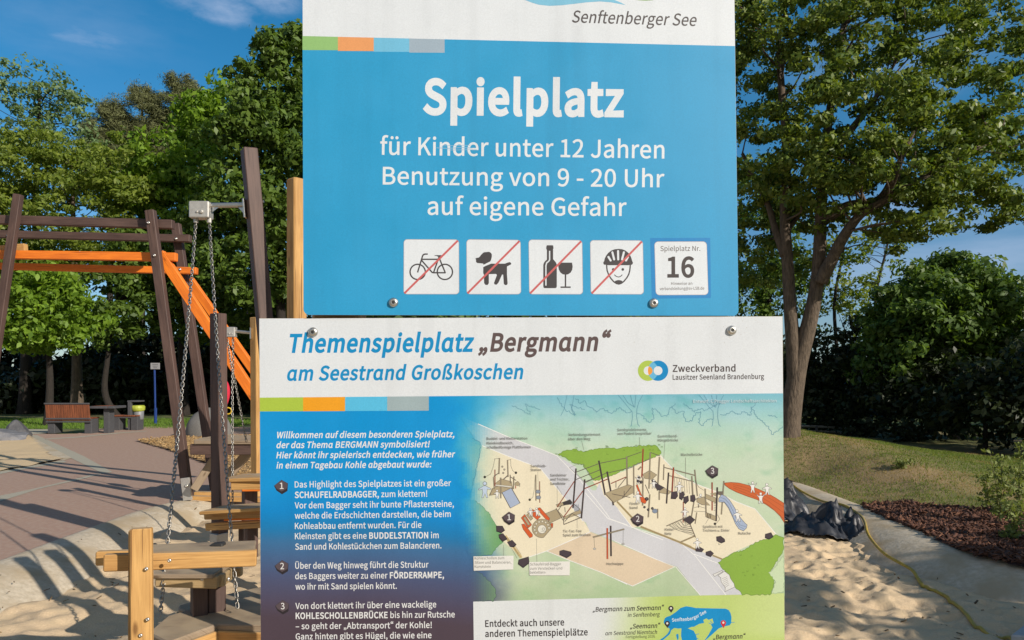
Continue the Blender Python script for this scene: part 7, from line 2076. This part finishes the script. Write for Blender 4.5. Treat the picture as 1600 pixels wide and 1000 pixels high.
quad(C10, ((835, 425), (850, 420), (890, 520), (940, 580), (925, 608), (885, 590), (870, 520)), OR)
figure(C10, 852, 600, 19, .02); figure(C10, 858, 415, 14, 0, 2)
for c, r in (((865, 350), 2.0), ((855, 385), 2.4), ((885, 395), 2.6), ((940, 560), 3), ((918, 640), 2), ((955, 665), 2.2), ((995, 652), 2.2)):
    x, y = C10(c)[0]; a.disc(x, y, r, (52, 48, 50), n=14); a.disc(x + .3, y - .2, r * .5, (104, 98, 100), n=10)
x, y = C10((1020, 678))[0]; a.disc(x, y, 4.4, INK, 3.6); a.disc(x, y, 3.9, (136, 150, 172), 3.1)
quad(C10, ((985, 380), (1005, 365), (1060, 420), (1115, 450), (1080, 480), (1040, 470)), (72, 64, 70)); figure(C10, 1008, 455, 14, .03)
quad(C10, ((1065, 480), (1110, 450), (1180, 490), (1150, 515), (1070, 500)), TAN)
# swinging bridge, net and slide
for p0, p1, w, c in (((430, 365), (425, 500), 1.8, GW), ((430, 390), (700, 460), 1.6, GW), ((475, 462), (690, 515), 1.4, GW), ((470, 435), (452, 705), 2.6, BK), ((513, 390), (497, 665), 2.6, RD), ((697, 410), (720, 640), 2, GW), ((672, 465), (685, 690), 2, GW), ((598, 690), (596, 870), 1.6, RD), ((695, 660), (665, 840), 2, GW), ((715, 780), (700, 880), 1.6, GW)):
    beam(C7, p0, p1, w, c)
for k in range(9): a.line(C7((500 + k * 21, 475 + k * 5), (506 + k * 21, 610 + (k % 3) * 10)), .45, INK)
for pts in (((495, 605), (545, 598), (550, 640), (530, 665), (490, 662)), ((565, 610), (600, 600), (608, 630), (585, 675), (562, 660)), ((600, 650), (640, 637), (645, 680), (615, 708), (600, 690)), ((660, 635), (695, 628), (705, 670), (690, 692), (660, 685))): lump(C7(*pts))
figure(C7, 562, 612, 18, .03); figure(C7, 742, 712, 17, .08)
quad(C7, ((715, 660), (780, 645), (790, 680), (830, 720), (760, 715), (715, 690)), TAN)
for p0, p1, w, c in (((848, 520), (848, 765), 2.2, RD), ((787, 575), (797, 820), 2.2, GW), ((893, 563), (882, 858), 2.8, BK), ((950, 508), (928, 800), 2.2, GW), ((730, 715), (730, 740), 1.6, GW)):
    beam(C7, p0, p1, w, c)
quad(C7, ((790, 620), (880, 655), (880, 700), (792, 660)), TAN); quad(C7, ((795, 780), (880, 815), (878, 855), (795, 820)), TAN); quad(C7, ((900, 600), (940, 600), (935, 635), (900, 625)), GD); quad(C7, ((830, 620), (880, 610), (885, 640)), TAN)
for k in range(5): a.line(C7((862, 705 + k * 15), (880, 708 + k * 15)), .6, INK)
for k in range(3): a.line(C7((810 + k * 14, 790), (805 + k * 14, 830)), 1, (52, 48, 50))
sl = C7((905, 660), (930, 625), (965, 640), (1000, 675), (1030, 720), (1060, 770), (1095, 830), (1130, 870), (1152, 890), (1148, 915), (1120, 942), (1080, 925), (1050, 880), (1025, 820), (990, 745), (955, 695), (905, 690))
a.poly(sl, (170, 186, 214)); a.line(sl, .65, INK, closed=True)
a.line(C7((920, 650), (960, 665), (1000, 710), (1030, 770), (1060, 840), (1090, 890), (1140, 905)), .5, (92, 104, 130)); a.line(C7((912, 676), (950, 684), (985, 725), (1015, 785), (1045, 850), (1085, 905), (1125, 925)), .5, (92, 104, 130))
figure(C7, 1075, 860, 19, -.12); figure(C7, 1200, 610, 18, 0, 2); figure(C7, 1328, 630, 19, -.05); figure(C7, 1270, 705, 18, 0, 2); figure(C7, 612, 825, 16, 0)
figure(C11, 618, 320, 17, -.02)
quad(C7, ((595, 845), (655, 808), (700, 845), (655, 888)), (72, 64, 70))
beam(C7, (450, 900), (620, 825), 1.4, GW); beam(C7, (655, 880), (705, 1000), 1.4, GW)
for k in range(6):
    t_ = k / 5; a.line(C7((470 + 130 * t_, 890 - 55 * t_), (520 + 100 * t_, 925 - 30 * t_), (700 - 45 * t_, 985 - 105 * t_)), .5, INK)
for k in range(5):
    t_ = k / 4; a.line(C7((480 + 115 * t_, 890 - 48 * t_), (560 + 70 * t_, 940 - 55 * t_)), .5, INK); a.line(C7((560 + 70 * t_, 940 - 55 * t_), (690 - 25 * t_, 965 - 80 * t_)), .5, INK)
a.line(C7((700, 500), (730, 560), (775, 590)), .5, INK); a.line(C7((895, 800), (915, 840), (890, 870), (875, 880)), .5, INK); x, y = C7((873, 880))[0]; a.disc(x, y, 2, (48, 46, 44))
a.line(C7((690, 740), (740, 730), (790, 745)), .5, INK); a.line(C7((690, 770), (790, 775)), .5, INK)
# see-saw
beam(C8, (1040, 205), (1041, 425), 3.0, (196, 88, 54)); beam(C8, (1064, 188), (1067, 405), 3.0, BK)
beam(C8, (937, 270), (1162, 212), 2.6, GW); beam(C8, (1040, 205), (1041, 425), 3.0, (196, 88, 54))
a.line(C8((946, 275), (950, 345)), .5, INK); a.line(C8((1153, 222), (1152, 312)), .5, INK)
for c in ((950, 352), (1152, 318)):
    x, y = C8(c)[0]; a.disc(x, y, 2.4, INK, 1.6); a.disc(x, y, 2.0, (190, 190, 186), 1.2)
# folded path panels
q_ = C11((770, 520), (820, 488), (855, 515), (865, 545), (890, 580), (895, 605), (822, 640), (825, 610), (795, 570), (790, 535)); a.poly(q_, (232, 233, 232)); a.line(q_, .55, INK, closed=True)
for k in range(6): a.line(C11((800 + k * 4, 545 + k * 13), (838 + k * 3, 528 + k * 12)), .45, THIN)
q_ = C11((732, 512), (800, 482), (806, 490), (745, 528)); a.poly(q_, (226, 227, 226)); a.line(q_, .5, INK, closed=True)
q_ = C10((185, 255), (270, 215), (330, 225), (365, 300), (410, 370), (330, 400), (300, 360), (260, 320)); a.line(q_, .45, THIN, closed=True)
# pointer lines
for pts in (C6((1048, 270), (1068, 350)), C6((668, 540), (672, 700)), C6((836, 665), (836, 815)), C6((836, 665), (880, 740)), C7((218, 130), (218, 220)), C7((437, 180), (428, 320)), C7((617, 305), (617, 480)), C7((820, 830), (790, 880)), C8((537, 280), (540, 445)), C8((826, 130), (826, 205)), C8((303, 325), (303, 402))):
    a.line(pts, .45, (128, 126, 118))
ill = a.build('illustration', ls, ls)
a = Art(LO, .0045)
lx_ = ly_ = 0
for f_, q_ in ((C8, ((90, 405), (375, 400), (373, 498), (92, 507))), (C8, ((485, 445), (775, 440), (773, 540), (488, 540)))): a.poly(f_(*q_), (236, 235, 230))
a.build('caption_box', ill, ls); a = Art(LO, .0047)
LT = (116, 114, 110)
for t_, x0, y0, x1 in (('Buddel- und Kletterstation', 760.5, 687.2, 824), ('Kleinkindbereich,', 760.5, 694.3, 802), ('schollenförmige Plattformen', 760.5, 700.9, 829), ('Verbindungselement', 888, 681.1, 938.2), ('über den Weg', 888, 687.8, 922.5), ('Sandsieb-', 829.1, 730, 853.8), ('Station', 829.1, 736, 845.5),
                       ('Sandeimer', 859.7, 744.4, 885.3), ('und Trichter,', 859.7, 750.8, 889.6), ('Sandkiste', 859.7, 757.5, 883.5), ('Sandspielelemente,', 964.5, 673.5, 1011), ('von Podest bespielbar', 964.5, 679.4, 1018), ('Gummiband-', 1027.8, 683.4, 1058.6), ('Hängebrücke', 1027.8, 689.7, 1059.5),
                       ('Wackelbrücke', 1063.8, 712.2, 1097.3), ('Förder-', 984, 788.8, 999.2), ('band', 984, 795.1, 996), ('Kletter-', 1038.6, 829.2, 1054), ('Netz', 1038.6, 835.6, 1049), ('Spieltisch mit', 1098, 824.8, 1129), ('Trichtern u. Eimer', 1098, 830.7, 1140), ('Rutsche', 1153.5, 835.1, 1172.7),
                       ('Tic-Tac-Toe', 879.7, 831.7, 908.7), ('Spiel zum Drehen', 879.7, 837.9, 922.8), ('Hochwippe', 947.7, 882.7, 974), ('Kohleschollen zum', 741.6, 874, 787.8), ('Sitzen und Balancieren,', 741.6, 880.8, 798.8), ('Kunststein', 741.6, 887.2, 766.9), ('Schaufelrad-Bagger', 828.2, 883.4, 876.6), ('zum Verstecken und', 828.2, 890, 878.4), ('beklettern', 828.2, 896.2, 852)):
    if a.mb.f and (abs(x0 - lx_) > 1 or y0 - ly_ > 9): a.build('caption_lettering', ill, ls); a = Art(LO, .0047)
    lx_, ly_ = x0, y0
    a.text(t_, x0, y0, x1, y0 - (x1 - x0) * .009, 4.0, LT, 6)
a.build('caption_lettering', ill, ls); a = Art(LO, .0047)
a.text('Entwurf: C.Prugger Landschaftsarchitekten', 1083, 629.4, 1213, 628.4, 4.8, (206, 226, 234), 16)
a.build('caption_lettering', ill, ls)
for cx, cy, d in ((795, 808.5, '1'), (995.8, 811, '2'), (1112.5, 736, '3')): badge(cx, cy, 9.6, d, ill, 2)

# ---- the lake map
CL = crop(900, 900, 4.706)
a = Art(LO, .0009)
a.poly(CL((645, 345), (647, 325), (655, 308), (672, 298), (690, 294), (712, 280), (735, 264), (770, 234), (810, 222), (850, 228), (880, 235), (1000, 238), (1100, 240), (1122, 250), (1135, 270), (1143, 300), (1141, 345), (1130, 362), (1090, 370), (1050, 385), (1000, 430), (950, 475), (925, 500), (600, 520), (588, 470), (612, 472), (650, 446), (672, 425), (685, 405), (690, 388), (665, 372)), (2, 146, 210))
GL = (190, 212, 118)
a.poly(CL((822, 385), (850, 374), (868, 373), (905, 352), (942, 345), (936, 322), (958, 312), (975, 322), (1003, 312), (1012, 345), (992, 356), (1003, 378), (975, 430), (940, 480), (920, 500), (885, 500), (890, 470), (885, 440), (865, 402)), GL)
a.poly(CL((700, 398), (722, 382), (748, 386), (775, 385), (772, 440), (785, 500), (640, 500), (640, 470), (690, 428)), GL)
a.poly(CL((735, 430), (752, 424), (755, 450), (748, 478), (740, 455)), (2, 146, 210)); a.line(CL((1140, 342), (1166, 340)), .8, (2, 146, 210))
for pts in (((985, 330), (1010, 352)), ((975, 345), (1000, 355)), ((880, 430), (905, 425)), ((880, 455), (900, 462))): a.line(CL(*pts), .9, (2, 146, 210))
a.build('lake', inset_o, ls)
a = Art(LO, .0013)
pth = CL((706, 336), (735, 333), (780, 330), (820, 328), (860, 320), (905, 300), (960, 268))
a.text('Senftenberger See', pth[0][0], pth[0][1], pth[0][0] + 55.5, pth[0][1], 5.0, (225, 238, 246), 30, 0, path=curve_pts([Vector((*p, 0)) for p in pth], 4) and [(v.x, v.y) for v in curve_pts([Vector((*p, 0)) for p in pth], 4)])
a.build('map_lettering', inset_o, ls); a = Art(LO, .0013)
DT = (62, 56, 58)
a.text('Entdeckt auch unsere', 758.2, 979.4, 881.6, 977, 10.0, DT, 32)
a.text('anderen Themenspielplätze', 758.2, 995.1, 918.4, 992.4, 10.0, DT, 32)
a.build('map_lettering', inset_o, ls); a = Art(LO, .0013)
I2 = dict(bold=26, shear=.19, italic_forms=True); I3 = dict(bold=10, shear=.19, italic_forms=True)
a.text('„Bergmann zum Seemann“', 926, 955.8, 1037.3, 952.7, 7.0, DT, **I2); a.text('in Senftenberg', 980.8, 963.9, 1031.2, 962.7, 6.0, DT, **I3)
a.build('map_lettering', inset_o, ls); a = Art(LO, .0013)
a.text('„Seemann“', 984.4, 982, 1031.6, 980.8, 7.0, DT, **I2); a.text('am Seestrand Niemtsch', 945.6, 992.5, 1027, 990.3, 6.1, DT, **I3)
a.text('Fertigstellung 2026', 978, 997.3, 1023.3, 996.2, 4.2, (104, 110, 80), 6); a.build('map_lettering', inset_o, ls); a = Art(LO, .0013); a.text('„Bergmann“', 1114, 999, 1164.8, 997.3, 7.0, DT, **I2)
a.build('map_lettering', inset_o, ls)
for x, y, ty, c in ((698, 238, 270, (58, 50, 54)), (671, 349, 382, (58, 50, 54)), (1083, 344, 383, (206, 44, 58))):
    a = Art(LO, .0012); (px, py), (_, py2) = CL((x, y), (x, ty)); r = 4.1
    q_ = [(px + r * math.cos(math.radians(t)), py + r * math.sin(math.radians(t))) for t in range(150, 391, 15)] + [(px + .4, py2)]
    a.poly(q_, c); a.disc(px, py - .3, 1.7, (236, 236, 232)); a.build('map_pin', inset_o, ls)
for x, y in ((489.2, 519), (1143, 516.2)): sign_bolt(LO, x, y, ls)
# specks of dirt and rain spatter on the white field
a = Art(LO, .0006); r_ = random.Random(9)
for _ in range(40):
    x, y = r_.uniform(960, 1215), r_.uniform(500, 560); w = r_.uniform(.3, .7); a.disc(x, y, w, (196, 188, 178), w * .7, 8)
for _ in range(14):
    x, y = r_.uniform(420, 960), r_.uniform(502, 612); w = r_.uniform(.3, .5); a.disc(x, y, w, (205, 200, 192), w * .7, 8)
a.build('dirt_specks', ls, ls)
# the posts that carry both boards
for px in (520, 1110):
    p0 = LO(px, 1000, -.058); p1 = UP(px, 300, -.075)
    MB().bar(V((p0.x, p0.y, -.3)), V((p0.x, p0.y + .012, p1.z)), .09, .09, up=(0, 1, 0)).build('post', M_PINE, ls, root=ls)
